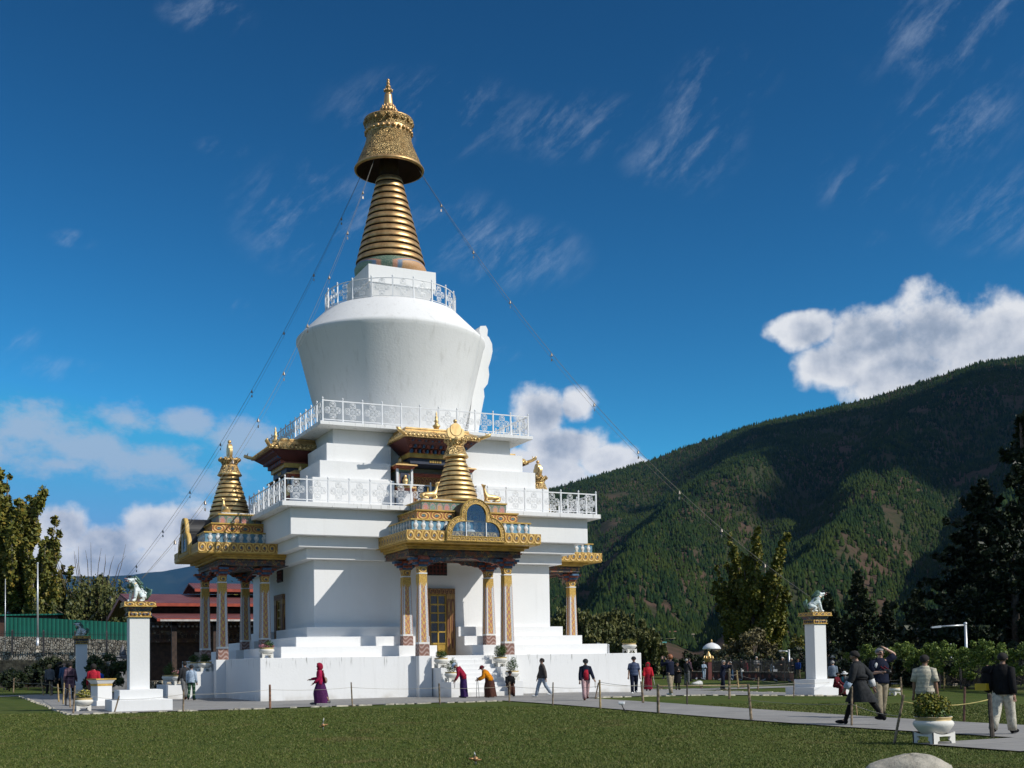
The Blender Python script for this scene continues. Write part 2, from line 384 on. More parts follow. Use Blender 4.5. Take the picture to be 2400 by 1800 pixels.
def rail_side(half, z0, h, n, gap, rz):
    q = MB(); y = -half; segs = [(-half, half, n)] if not gap else [(-half, -gap, n), (gap, half, n)]; posts = set()
    for a, b, k in segs:
        q.box(a, b, y-.022, y+.022, z0+h-.05, z0+h); q.box(a, b, y-.018, y+.018, z0+.09, z0+.125)
        for i in range(k):
            w = (b-a)/k; tracery(q, a+(i+.5)*w, z0+.12+(h-.17)/2, min(w, h)*.97, y)
        for i in range(k+1): posts.add(round(a+i*(b-a)/k, 3))
    rl = q.build('railing', M_WHITE, ST, rz=rz); me = None
    for px in sorted(posts)[:-1] if not gap else sorted(posts)[:-1]:
        if me is None: o = post_mesh(h).build('railing_post', M_WHITE, rl); me = o.data
        else: o = link(bpy.data.objects.new('railing_post', me), rl)
        o.location = (px, y, z0)
for k in range(4):
    rail_side(7.75, 8.61, 1.02, 7, .95, -k*PI/2)
    rail_side(5.31, 12.76, 1.02, 11, 0, -k*PI/2)
def round_rail():
    q = MB(); r, z0, h, n = 3.4, 19.7, 1.02, 20
    for zz, rr in ((h-.02, .024), (.1, .018)): q.tube([(r*math.cos(2*PI*i/60), r*math.sin(2*PI*i/60), z0+zz) for i in range(60)], rr, 6, closed=True)
    for i in range(n):
        t = MB(); tracery(t, 0, z0+.12+(h-.17)/2, h*.95, -r*math.cos(PI/n)); a = 2*PI*(i+.5)/n
        c, s = math.cos(a), math.sin(a); t.v = [(x*c-y*s, x*s+y*c, z) for x, y, z in t.v]; q.add(t.v, t.f)
    rl = q.build('railing', M_WHITE, ST); me = None
    for i in range(n):
        if me is None: o = post_mesh(h).build('railing_post', M_WHITE, rl); me = o.data
        else: o = link(bpy.data.objects.new('railing_post', me), rl)
        a = 2*PI*i/n-PI/2; o.location = (r*math.cos(a), r*math.sin(a), z0); o.rotation_euler = (0, 0, a)
round_rail()

# ---- spire
def rings(q, z0, z1, r0, r1, n, seg=64, rec=.1):
    pr_ = []; ms = []
    for i in range(n):
        t0, t1 = i/n, (i+1)/n; a = r0+(r1-r0)*t0; b = r0+(r1-r0)*t1; h = (z1-z0)/n; z = z0+h*i
        pr_ += [(a-rec*.9, z), (a-rec, z+h*.17), (a+.01, z+h*.18), (a+.022, z+h*.32), (b+(a-b)*.2+.015, z+h*.9), (b+(a-b)*.1-.02, z+h*.985)]
        ms += [1, 1, 0, 0, 0, 1]
    q.lathe(pr_, seg, mats=ms[:-1]); return q
SPIRE = rings(MB(), 22.42, 27.15, 1.80, .62, 13).build('spire_cone', [M_GOLDOLD, M_RECESS], ST)
MB().lathe([(1.72, 21.7), (1.88, 21.95), (1.9, 22.15), (1.8, 22.36), (1.74, 22.43)], 64).build('spire_collar', M_NICHE, SPIRE)
q = MB(); q.lathe([(.52, 27.1), (.5, 28.6), (.2, 28.7)], 32, mats=[1, 1])
q.lathe([(1.74, 27.5), (1.84, 27.53), (1.85, 27.6), (1.78, 27.7)], 64, mat=0, cap=False)
prof = [(1.75, 27.68), (1.62, 28.05), (1.45, 28.45), (1.3, 28.8), (1.2, 29.15), (1.17, 29.4), (1.19, 29.46), (1.19, 29.62), (1.16, 29.7), (1.2, 29.85), (1.27, 30.05), (1.32, 30.18), (1.29, 30.24), (1.15, 30.27), (.8, 30.42), (.45, 30.55)]
q.lathe(prof, 72, mats=[2]*5+[0]*3+[2]*3+[0]*4, cap=False)
q.lathe([(1.76, 27.53), (1.55, 27.95), (1.2, 28.6), (.5, 28.9)], 48, mats=[1]*3, cap=False)
for i in range(26):
    a = 2*PI*i/26; q.ell((1.19*math.cos(a), 1.19*math.sin(a), 29.54), (.12, .12, .11), 8, 6, 0)
for i in range(20):
    a = 2*PI*i/20; q.ell((1.22*math.cos(a), 1.22*math.sin(a), 30.06), (.14, .14, .16), 8, 6, 2)
q.build('parasol_crown', [M_GOLDOLD, M_RECESS, M_HAT], ST)
q = MB(); q.lathe([(.36, 30.5), (.3, 30.6), (.36, 30.7), (.4, 30.85), (.32, 30.98), (.26, 31.05), (.24, 31.25), (.2, 31.6), (.2, 31.68), (.12, 31.7), (.12, 31.8), (.19, 31.86), (.2, 31.92), (.1, 31.99), (.09, 32.02), (.15, 32.08), (.15, 32.13), (.07, 32.2), (.06, 32.22), (.1, 32.28), (.1, 32.33), (.05, 32.38), (.08, 32.43), (.08, 32.5), (.0, 32.57)], 24)
for z, r, n, s in ((30.78, .42, 14, .11), (30.98, .33, 12, .09), (31.9, .22, 10, .06)):
    for i in range(n):
        a = 2*PI*i/n; q.ell((r*math.cos(a), r*math.sin(a), z), (s*.55, s*.55, s*1.25), 8, 6)
q.build('finial', M_GOLDOLD, ST)

# ---- painted porches
def trefoil(off):
    r1, r2 = .79-off, .72-off; e1 = math.acos(max(-1, min(1, (r2-.62)/r1))); a0 = -6 if off < .1 else 0
    half = [(1.41-off, 6.76+off*.9)]+[(.62+r1*math.cos(e1*i/10), 7.1+r1*math.sin(e1*i/10)) for i in range(11)]+[(r2*math.cos(R(a0+(90-a0)*i/11)), 7.95+r2*math.sin(R(a0+(90-a0)*i/11))) for i in range(12)]
    return half+[(-x, z) for x, z in half[:-1][::-1]]
def tier(q, hx, y0, z0, z1, mat, lip=.05):
    q.box(-hx, hx, y0, -6.6, z0, z1-lip, mat=mat); q.box(-hx-.05, hx+.05, y0-.05, -6.55, z1-lip, z1, mat=2)
def porch(rz, stairs):
    q = MB(); q.box(-3.23, 3.23, -10.64, -6.2, 6.75, 7.2, mat=0); q.box(-3.2, 3.2, -10.61, -6.2, 6.70, 6.75, mat=1)
    q.box(-2.98, 2.98, -9.9, -6.2, 6.6, 6.7, mat=1); q.box(-2.84, 2.84, -9.68, -6.2, 6.5, 6.6, mat=2)
    po = q.build('porch', [M_SCROLL, M_SOFFIT, M_OCHRE], ST, rz=rz, bevel=.012)
    q = MB(); q.box(-2.72, 2.72, -9.52, -6.3, 6.2, 6.5); q.box(-2.78, 2.78, -9.57, -6.3, 6.36, 6.42); q.build('architrave', M_BEAM, po)
    q = MB(); q.box(-2.84, 2.84, -10.25, -6.6, 7.2, 7.68); q.box(-2.9, 2.9, -10.31, -6.55, 7.68, 7.74, mat=1); q.box(-2.88, 2.88, -10.29, -6.6, 7.2, 7.25, mat=1)
    for sx, sy, dx, dy, n in ((-2.66, -10.25, .355, 0, 16), (-2.84, -10.02, 0, .36, 10), (2.84, -10.02, 0, .36, 10)):
        for i in range(n):
            q.lathe([(.05, .0), (.1, .02), (.05, .07), (.1, .14), (.125, .21), (.1, .28), (.05, .33), (.07, .36), (.1, .4), (.1, .42)], 10, (sx+dx*i, sy+dy*i, 7.255), 2, sx=1 if dx else .45, sy=.45 if dx else 1)
    q.build('vase_frieze', [M_BLUEP, M_OCHRE, M_VASE], po)
    q = MB(); q.box(-2.44, 2.44, -9.84, -6.6, 7.74, 8.15); q.box(-2.49, 2.49, -9.9, -6.55, 8.15, 8.21, mat=1); q.build('flower_frieze', [M_SCROLL2, M_OCHRE], po)
    q = MB(); q.box(-2.05, 2.05, -9.45, -6.6, 8.21, 8.64); q.box(-2.1, 2.1, -9.5, -6.55, 8.64, 8.7, mat=1); q.box(-1.95, 1.95, -9.3, -6.6, 8.7, 8.76, mat=2); q.build('niche_frieze', [M_NICHE, M_OCHRE, M_PLASTER], po)
    # trefoil window
    o, i_ = trefoil(0.), trefoil(.23); q = MB(); n = len(o); yf, yb = -10.72, -10.58
    V = [(x, yf, z) for x, z in o]+[(x, yf-.03, z) for x, z in i_]+[(x, yb, z) for x, z in o]+[(x, yb, z) for x, z in i_]
    F = []; U = []; acc = 0.
    for k in range(n):
        j = (k+1) % n; l = math.dist(o[k], o[j])
        F += [(k, j, n+j, n+k)]; U.append([(acc, 0), (acc+l, 0), (acc+l, 1), (acc, 1)])
        F += [(k, 2*n+k, 2*n+j, j)]; U.append([(acc, 0)]*4); F += [(n+k, n+j, 3*n+j, 3*n+k)]; U.append([(acc, .5)]*4); acc += l
    q.add(V, F, 0, U)
    for a, b in ((trefoil(.0), trefoil(.025)), (trefoil(.2), trefoil(.24))):
        q.tube([(x, yf-.03, z) for x, z in b]+[(b[0][0], yf-.03, b[0][1])], .018, 5, 1)
    fr = q.build('arch_window', [M_ARCHGOLD, M_OCHRE], po)
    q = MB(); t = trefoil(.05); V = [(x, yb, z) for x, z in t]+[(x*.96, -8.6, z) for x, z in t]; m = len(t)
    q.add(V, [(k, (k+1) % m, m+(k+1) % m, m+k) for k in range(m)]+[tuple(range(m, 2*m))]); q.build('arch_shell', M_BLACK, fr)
    q = MB(); t = trefoil(.23); q.add([(x, yf+.03, z) for x, z in t], [tuple(range(len(t)))]); q.build('pane', M_PANE, fr)
    q = MB()
    for x in (-.48, .48): q.box(x-.02, x+.02, yf-.02, yf+.05, 6.97, 7.95)
    q.build('mullion', M_WHITE, fr)
    q = MB(); q.box(-.55, .5, -10.3, -9.7, 6.98, 7.2, mat=1); q.ell((0, -10.1, 7.26), (.45, .25, .12), 12, 6, 0); q.box(-1.0, -.7, -10.3, -9.9, 6.98, 7.4, mat=1)
    q.ell((-.2, -10.15, 7.42), (.13, .1, .09), 10, 6, 0); q.ell((.15, -10.15, 7.42), (.15, .1, .08), 10, 6, 0); q.box(-.25, .3, -10.2, -10.1, 7.52, 7.55, mat=2); q.lathe([(.1, 7.5), (.12, 7.7), (.06, 7.85), (.07, 7.95), (.0, 8.05)], 10, (0, -10.05, 0), 2)
    q.build('altar', [M_WHITE, M_BLUEP, M_GOLD], fr)
    # columns, bracket capitals and cusped arches
    cme = {}
    for x in (-2.07, 2.07):
        for y, zb in ((-9.33, 1.79), (-7.31, 2.27)):
            if zb not in cme:
                q = MB(); q.frust(-.25, .25, -.25, .25, 0, 5.40-zb, (-.19, .19, -.19, .19), un=True)
                q.box(-.205, .205, -.205, .205, 5.40-zb, 5.45-zb, mat=2); q.frust(-.17, .17, -.17, .17, 5.45-zb, 5.73-zb, (-.2, .2, -.2, .2), mat=1)
                c = q.build('column', [M_COLUMN, M_SCROLL, M_WHITE], po, bevel=.01); cme[zb] = c.data
            else:
                c = link(bpy.data.objects.new('column', cme[zb]), po); b_ = c.modifiers.new('edge', 'BEVEL'); b_.width = .01; b_.segments = 2; b_.limit_method = 'ANGLE'
            c.location = (x, y, zb)
            q = MB()
            for k, (w, z0, z1) in enumerate(((.23, 5.73, 5.83), (.36, 5.83, 5.93), (.47, 5.93, 6.02), (.58, 6.02, 6.12))):
                q.box(-w, w, -.2, .2, z0, z1-.004, mat=k % 2); q.box(-.198, .198, -w*.92, w*.92, z0, z1-.006, mat=(k+1) % 2)
            q.box(-.24, .24, -.24, .24, 6.02, 6.2, mat=0)
            q.build('bracket_capital', [M_BRACKET, M_BLUEB], po, loc=(x, y, 0))
    def cusp(a, b, n=48):
        top = [(b, 6.2), (a, 6.2)]; low = []
        for i in range(n+1):
            t = i/n; s_ = abs(2*t-1); zz = 5.98-.13*sm((s_-.45)/.5)-(.2*sm((s_-.8)/.15))+.13*sm((.42-s_)/.2)
            low.append((a+(b-a)*t, zz+.035*abs(math.sin(t*PI*13))))
        return top+low
    q = MB(); q.prism(cusp(-2.0, 2.0), (0, -9.4, 0), (1, 0, 0), (0, 0, 1), (0, 1, 0), .12, smat=1)
    for x in (-2.07, 2.07): q.prism(cusp(-9.2, -7.4, 24), (x-.06, 0, 0), (0, 1, 0), (0, 0, 1), (1, 0, 0), .12, smat=1)
    q.prism(cusp(-2.0, 2.0), (0, -7.35, 0), (1, 0, 0), (0, 0, 1), (0, 1, 0), .1, smat=1)
    q.build('cusped_arch', [M_FRET, M_BRACKET], po)
    # small spire with sun and moon
    q = rings(MB(), 9.0, 10.82, .95, .40, 8, 48, .06); q.lathe([(.98, 8.76), (.98, 8.9), (.94, 9.0)], 48, mat=0)
    q.lathe([(.36, 10.8), (.34, 11.0)], 24, mat=0)
    q.lathe([(.55, 10.82), (.6, 10.86), (.56, 10.93), (.47, 11.1), (.4, 11.3), (.37, 11.36)], 40, mats=[0, 0, 2, 2, 0])
    q.lathe([(.36, 11.36), (.4, 11.45), (.46, 11.55), (.5, 11.64), (.1, 11.66)], 40, mat=2, wob=lambda a, k: 1+(.07*abs(math.sin(a*5)) if k == 3 else 0))
    for i in range(10):
        a = 2*PI*i/10; q.ell((.47*math.cos(a), .47*math.sin(a), 11.63), (.09, .09, .1), 8, 6, 2)
    mo = []
    for i in range(25): a = R(200+140*i/24)-0; mo.append((.46*math.cos(a)*.95, 12.02+.44*math.sin(a)))
    mo = [(.40*math.cos(R(20)), 12.02+.44*math.sin(R(20)))]+[(.42*math.cos(R(20-220*i/24)), 12.02+.44*math.sin(R(20-220*i/24))) for i in range(1, 25)]
    inn = [(.3*math.cos(R(-200+215*i/24)), 12.12+.3*math.sin(R(-200+215*i/24))) for i in range(25)]
    q.prism(mo+inn, (0, -.07, 0), (1, 0, 0), (0, 0, 1), (0, 1, 0), .14)
    q.prism([(.27*math.cos(2*PI*i/28), 12.14+.29*math.sin(2*PI*i/28)) for i in range(28)], (0, -.09, 0), (1, 0, 0), (0, 0, 1), (0, 1, 0), .18)
    q.ell((0, 0, 12.53), (.09, .09, .09), 14, 10); q.lathe([(.04, 12.38), (.03, 12.48)], 8)
    q.build('porch_spire', [M_GOLD, M_RECESS, M_GOLDREL], po, loc=(0, -8.5, 0))
    # pair of kneeling deer
    V, F = DEER
    for s in (-1, 1):
        d = MB().add(V, F, 0, None, True).build('deer', M_GOLD, po, loc=(s*1.55, -9.05, 8.76)); d.rotation_euler = (0, 0, PI/2 if s < 0 else -PI/2); d.scale = (1, 1, 1)
    # pier walls under the outer columns, stairs with cheeks
    for x in (-2.07, 2.07): MB().box(x-.3, x+.3, -9.68, -9.0, -.4, 1.788).build('pier', M_BASE, po, bevel=.015)
    if stairs:
        q = MB()
        for i in range(9): q.box(-1.2+i*.0005, 1.14-i*.0005, -11.45+i*.255, -9.0, -.4+.001*i, .2*(i+1)-.012)
        q.build('stair', M_BASE, po, bevel=.01)
        for x0, x1 in ((-1.72, -1.2), (1.14, 1.66)):
            MB().prism([(-11.75, -.5), (-9.2, -.5), (-9.2, 1.25), (-10.6, 1.25), (-10.6, .64), (-11.75, .64)], (x0, 0, 0), (0, 1, 0), (0, 0, 1), (1, 0, 0), x1-x0).build('stair_cheek', M_BASE, po, bevel=.015)
    # doorway
    q = MB(); q.box(-.86, .86, -6.14, -5.9, 4.72, 5.0); q.box(-.86, -.42, -6.14, -5.9, 1.79, 4.72); q.box(.42, .86, -6.14, -5.9, 1.79, 4.72)
    d = q.build('door', M_DOORWOOD, po, bevel=.012)
    q = MB()
    for x in (-.42, -.03, .36): q.box(x, x+.06, -6.07, -6.0, 1.8, 4.72)
    for z in (1.8, 2.35, 2.9, 3.35, 3.8, 4.2, 4.64): q.box(-.42, .42, -6.066, -6.0, z, z+.07)
    q.box(-.42, .42, -6.04, -6.0, 1.8, 2.4); q.build('door_leaf', M_YELLOWW, d)
    MB().box(-.42, .42, -6.03, -6.0, 2.4, 4.7).build('pane', M_DARKGLASS, d)
    q = MB(); q.box(-.5, .5, -6.05, -6.0, 5.62, 6.22)
    for i in range(5): q.box(-.45+.18*i, -.38+.18*i, -6.08, -6.05, 5.66, 6.2, mat=1)
    for i in range(3): q.box(-.48, .48, -6.085, -6.05, 5.7+.18*i, 5.76+.18*i, mat=1)
    q.build('grille', [M_BLACK, M_REDDARK], po)
    return po

def animal_deer():
    P = [(0, .38, .2), (0, .1, .24), (0, -.2, .26), (0, -.34, .4), (0, -.38, .6), (0, -.42, .74), (0, -.53, .84), (.1, -.35, .08), (.1, -.12, .03), (-.1, -.35, .08), (-.1, -.12, .03),
         (.14, .3, .1), (.16, .05, .05), (-.14, .3, .1), (-.16, .05, .05), (.1, -.34, .8), (-.1, -.34, .8), (0, .48, .25)]
    E_ = [(0, 1), (1, 2), (2, 3), (3, 4), (4, 5), (5, 6), (2, 7), (7, 8), (2, 9), (9, 10), (0, 11), (11, 12), (0, 13), (13, 14), (5, 15), (5, 16), (0, 17)]
    Rr = [.15, .15, .15, .1, .065, .075, .035, .055, .04, .055, .04, .09, .05, .09, .05, .022, .022, .03]
    return skin_mesh(P, E_, Rr, 1, 1)
DEER = animal_deer()
PORCH = [porch(0, True), porch(-PI/2, True), porch(PI/2, False)]

# ---- golden-roofed shrine doors of the first terrace
def dormer(rz):
    q = MB()
    q.frust(-1.95, 1.95, -7.0, -4.6, 12.0, 12.1, (-1.9, 1.9, -6.95, -4.6)); q.frust(-1.9, 1.9, -6.95, -4.6, 12.1, 12.28, (-1.84, 1.84, -6.8, -4.6), mat=0)
    q.frust(-1.84, 1.84, -6.8, -4.6, 12.28, 12.5, (-1.6, 1.6, -6.3, -4.6), mat=2); q.box(-1.62, 1.62, -6.36, -4.6, 12.5, 12.57, mat=2)
    for i in range(19): q.ell((-1.86+i*.207, -6.98, 12.1), (.08, .05, .06), 8, 5, 2)
    for i in range(10):
        for s in (-1, 1): q.ell((s*1.93, -6.85+i*.2, 12.1), (.05, .08, .06), 8, 5, 2)
    for s in (-1, 1):   # upturned corner snouts
        q.tube([(s*1.85, -6.9, 12.1), (s*2.1, -7.1, 12.18), (s*2.3, -7.22, 12.27), (s*2.38, -7.2, 12.36)], [.09, .085, .09, .03], 8, 2); q.tube([(s*2.2, -7.15, 12.25), (s*2.12, -7.1, 12.42)], [.04, .01], 5, 2)
    q.lathe([(.1, 12.55), (.14, 12.66), (.2, 12.75), (.1, 12.82), (.07, 12.9), (.12, 12.98), (.05, 13.06), (.08, 13.15), (.03, 13.25), (.05, 13.32), (.0, 13.45)], 12, (0, -6.2, 0), 2)
    ro = q.build('shrine_roof', [M_GOLDREL, M_SOFFIT, M_GOLD], ST, rz=rz)
    q = MB(); q.frust(-1.35, 1.35, -6.1, -4.6, 11.5, 11.98, (-1.85, 1.85, -6.85, -4.6))
    for i in range(20): q.box(-1.6+i*.165, -1.53+i*.165, -6.75, -6.1, 11.86, 11.96, mat=1+i % 2)
    for rw, (z, y, hx) in enumerate(((11.72, -6.35, 1.5), (11.5, -6.15, 1.38))):
        for i in range(14): x = -hx+.1+i*(2*hx-.2)/13; q.box(x-.05, x+.05, y-.14, y+.1, z-.1, z+.06, mat=1+(i+rw) % 2)
    q.box(-1.35, 1.35, -6.12, -4.6, 11.2, 11.42, mat=3); q.box(-1.28, 1.28, -6.0, -4.6, 10.92, 11.2, mat=4); q.box(-1.3, 1.3, -6.04, -4.6, 11.42, 11.5, mat=1)
    for i in range(7): q.box(-.3+i*.09, -.25+i*.09, -6.03, -6.0, 10.99, 11.12, mat=3)
    q.build('bracket_tier', [M_REDDARK, M_BRACKET, M_BLUEB, M_OCHRE, M_NAVYPAINT], ro)
    q = MB(); q.box(-1.1, 1.1, -5.1, -4.6, 10.45, 10.62, mat=1); q.box(-1.0, 1.0, -5.06, -4.6, 10.1, 10.45); q.box(-1.0, -.62, -5.06, -4.6, 8.61, 10.1); q.box(.62, 1.0, -5.06, -4.6, 8.61, 10.1)
    d = q.build('shrine_door', [M_DOORWOOD, M_BRACKET], ST, rz=rz)
    q = MB(); q.box(-.03, .03, -4.98, -4.7, 8.61, 10.1)
    for z in (8.65, 9.3, 10.05): q.box(-.62, .62, -4.975, -4.7, z, z+.05)
    q.build('mullion', M_YELLOWW, d); MB().box(-.62, .62, -4.93, -4.6, 8.61, 10.1).build('pane', M_DARKGLASS, d)
    for s in (-1, 1):
        x = s*1.52; q = MB(); q.box(x-.5, x+.5, -6.1, -4.7, 9.72, 9.78, mat=2); q.frust(x-.42, x+.42, -5.95, -4.7, 9.62, 9.72, (x-.52, x+.52, -6.1, -4.7), mat=3)
        for dx in (-.36, .36): q.box(x+dx-.05, x+dx+.05, -5.9, -5.8, 9.78, 10.66)
        q.box(x-.31, x+.31, -5.84, -4.7, 9.78, 10.66, mat=1); q.box(x-.2, x+.2, -5.87, -5.8, 9.95, 10.5, mat=4)
        q.lathe([(.16, 9.8), (.2, 9.84), (.1, 9.95), (.14, 10.02), (.12, 10.16), (.05, 10.2)], 12, (x, -5.95, 0), 2); q.ell((x, -5.95, 10.27), (.075, .075, .1), 10, 8, 2)
        q.frust(x-.42, x+.42, -6.0, -4.7, 10.66, 10.78, (x-.5, x+.5, -6.1, -4.7), mat=3); q.frust(x-.56, x+.56, -6.2, -4.7, 10.78, 10.84, (x-.52, x+.52, -6.16, -4.7), mat=2)
        q.frust(x-.4, x+.4, -6.05, -4.8, 10.84, 11.02, (x-.2, x+.2, -5.7, -5.0), mat=2); q.lathe([(.2, 11.0), (.1, 11.1), (.12, 11.16), (.0, 11.3)], 10, (x, -5.35, 0), 2)
        q.box(x-.42, x+.42, -5.85, -4.7, 8.61, 9.62, mat=0)
        q.build('niche_shrine', [M_WHITE, M_NICHE, M_GOLD, M_BRACKET, M_NAVYPAINT], ST, rz=rz)
for k in (0, -1, 1): dormer(k*PI/2)
# ------------------------------------------------------------------ ground
def lawn_mat():
    m, g, b = new_mat('lawn_turf'); P = g.pos()
    a = g.noise(P, .22, 5, .65); c_ = g.noise(P, 1.1, 4, .6); f_ = g.noise(g.scale(P, (1, 1, 1)), 26, 3, .7); d_ = g.noise(P, .45, 3, .6, 1.)
    c = g.mix(g.smooth(a, .35, .65), (.058, .088, .013), (.085, .108, .02))
    c = g.mix(g.m('MULTIPLY', g.smooth(d_, .56, .72), .55), c, (.15, .115, .042))
    c = g.mix(g.m('MULTIPLY', g.smooth(c_, .55, .75), .5), c, (.044, .074, .012))
    c = g.mix(g.m('MULTIPLY', g.smooth(f_, .5, .75), .5), c, (.09, .13, .03))
    g.put(b.inputs['Base Color'], c); b.inputs['Roughness'].default_value = .9; b.inputs['Specular IOR Level'].default_value = .15
    bump(g, b, g.m('ADD', f_, g.m('MULTIPLY', c_, .7)), .9, .04); return m
M_LAWN = lawn_mat()
def sheet(name, xs, ys, dz, m, kind='structure', jit=0.):
    V = np.array([[x, y, gz(x, y)+dz] for y in ys for x in xs]); nx = len(xs)
    F = np.array([[j*nx+i, j*nx+i+1, (j+1)*nx+i+1, (j+1)*nx+i] for j in range(len(ys)-1) for i in range(nx-1)])
    return tag(np_mesh(name, V, F, m), kind=kind)
lin = lambda a, b, s=1.: list(np.linspace(a, b, max(2, int(abs(b-a)/s)+1)))
OUT = [-30000, -12000, -7000, -3000, -1200, -500, -200, -110]
sheet('lawn', OUT+lin(-70, 70)+[-v for v in OUT[::-1]], OUT+lin(-70, 70)+[-v for v in OUT[::-1]], -.03, M_LAWN)
def paving_mat():
    m, g, b = new_mat('grey_paving'); P = g.pos()
    br = g.n('ShaderNodeTexBrick', {'Vector': P, 'Scale': 1., 'Mortar Size': .012, 'Brick Width': .9, 'Row Height': .6, 'Color1': (.27, .262, .25, 1), 'Color2': (.225, .22, .212, 1), 'Mortar': (.13, .125, .115, 1), 'Bias': -.2})
    n = g.noise(P, .7, 5, .65); n2 = g.noise(P, 9, 4, .65)
    c = g.mix(g.m('MULTIPLY', g.smooth(n, .4, .7), .55), br.outputs[0], (.33, .32, .3)); c = g.mix(g.m('MULTIPLY', g.smooth(n2, .5, .75), .35), c, (.17, .165, .155))
    g.put(b.inputs['Base Color'], c); b.inputs['Roughness'].default_value = .85; bump(g, b, g.m('SUBTRACT', n2, g.m('MULTIPLY', br.outputs['Fac'], 1.)), .35, .02); return m
M_PAVE = paving_mat()
sheet('paved_terrace', lin(-17.3, 17.4), lin(-17.2, 17.6), 0., M_PAVE)
sheet('path', lin(-1.9, 1.55), lin(-41.1, -17.2), 0., M_PAVE)
sheet('path', lin(-4.5, 24), lin(-43.5, -41.1), .0, M_PAVE)
sheet('path', lin(-50, -17.3), lin(14.2, 17.0), 0., M_PAVE)
sheet('path', lin(17.4, 40), lin(-1.5, 2.), 0., M_PAVE)
# crumbling pale edge of the terrace and paths
M_KERB = mat('pale_kerb_stone', (.5, .46, .37), .9, var=.25, vscale=5, bscale=12, bstr=.6, bdist=.03)
def kerb(p0, p1, w=.16, dens=3.2):
    q = MB(); p0, p1 = Vector(p0), Vector(p1); L = (p1-p0).length; t = 0.; d = (p1-p0)/L; nrm = Vector((-d.y, d.x, 0))
    while t < L:
        l = random.uniform(.15, .55)
        if random.random() < .78:
            c = p0+d*(t+l/2)+nrm*random.uniform(-.05, .05); z = gz(c.x, c.y); ww = w*random.uniform(.4, 1.1)/2; ang = math.atan2(d.y, d.x)+random.uniform(-.1, .1)
            co, si = math.cos(ang), math.sin(ang); h = random.uniform(.0, .03)
            vs = []
            for zz, k in ((z-.1, 1.), (z+h, .82)):
                for a, b in ((-l/2, -ww), (l/2, -ww), (l/2, ww), (-l/2, ww)):
                    a *= k*random.uniform(.85, 1.1); b *= k*random.uniform(.7, 1.15); vs.append((c.x+a*co-b*si, c.y+a*si+b*co, zz+random.uniform(-.008, .008)))
            q.add(vs, [(0, 1, 5, 4), (1, 2, 6, 5), (2, 3, 7, 6), (3, 0, 4, 7), (4, 5, 6, 7)])
        t += l*random.uniform(.9, 1.25)
    return tag(q.build('kerb', M_KERB), kind='structure')
kerb((-17.3, -17.28, 0), (-1.9, -17.28, 0)); kerb((1.6, -17.28, 0), (17.4, -17.28, 0)); kerb((17.46, -17.2, 0), (17.46, 17, 0)); kerb((-17.36, -17, 0), (-17.36, 14, 0))

# grass blades where the lawn is near enough to show them
def grass():
    n = 190000; m = []
    D = 13+27*rng.random(n)**1.25; xp = rng.uniform(-120, 2520, n)
    base = CAM[None, :]+D[:, None]*(CR[None, :]*((xp-1200)/FPX)[:, None]+CF[None, :]*1.0)
    x, y = base[:, 0], base[:, 1]
    ok = ~(((x > -17.5) & (x < 17.5) & (y > -17.35)) | ((x > -1.97) & (x < 1.62) & (y > -41.2)) | ((x > -4.56) & (y < -41.05) & (y > -43.56)))
    x, y, D = x[ok], y[ok], D[ok]; n = len(x)
    z = np.array([gz(a, b) for a, b in zip(x, y)])-.03
    k = 3; V = np.zeros((n, k, 3, 3)); 
    for j in range(k):
        a = rng.uniform(0, 2*PI, n); h = rng.uniform(.012, .036, n)*(1+.35*np.sin(x*1.3)*np.sin(y*1.1)); w = rng.uniform(.004, .008, n)*(D/18); le = rng.uniform(-.03, .03, (n, 2)); ox = rng.uniform(-.03, .03, (n, 2))
        ca, sa = np.cos(a)*w, np.sin(a)*w
        V[:, j, 0] = np.stack([x+ox[:, 0]-ca, y+ox[:, 1]-sa, z], 1); V[:, j, 1] = np.stack([x+ox[:, 0]+ca, y+ox[:, 1]+sa, z], 1); V[:, j, 2] = np.stack([x+ox[:, 0]+le[:, 0], y+ox[:, 1]+le[:, 1], z+h], 1)
    mt, g, b = new_mat('grass_blades'); ri = g.n('ShaderNodeNewGeometry').outputs['Random Per Island']; P = g.pos()
    c = g.ramp(ri, [(0, (.06, .092, .013)), (.4, (.09, .122, .02)), (.8, (.135, .155, .034)), (.94, (.2, .18, .06)), (1, (.3, .28, .13))])
    c = g.mix(g.m('MULTIPLY', g.smooth(g.noise(P, .45, 3, .6, 1.), .56, .72), .5), c, (.16, .125, .05)); c = g.mix(g.m('MULTIPLY', g.smooth(g.noise(P, 1.1, 4), .55, .75), .5), c, (.044, .074, .012))
    g.put(b.inputs['Base Color'], c); b.inputs['Roughness'].default_value = .6; b.inputs['Specular IOR Level'].default_value = .25
    tag(np_mesh('grass', V.reshape(-1, 3), np.arange(n*k*3).reshape(-1, 3), mt), 'short mown green lawn grass with brown patches', None, None, 'stuff')
grass()

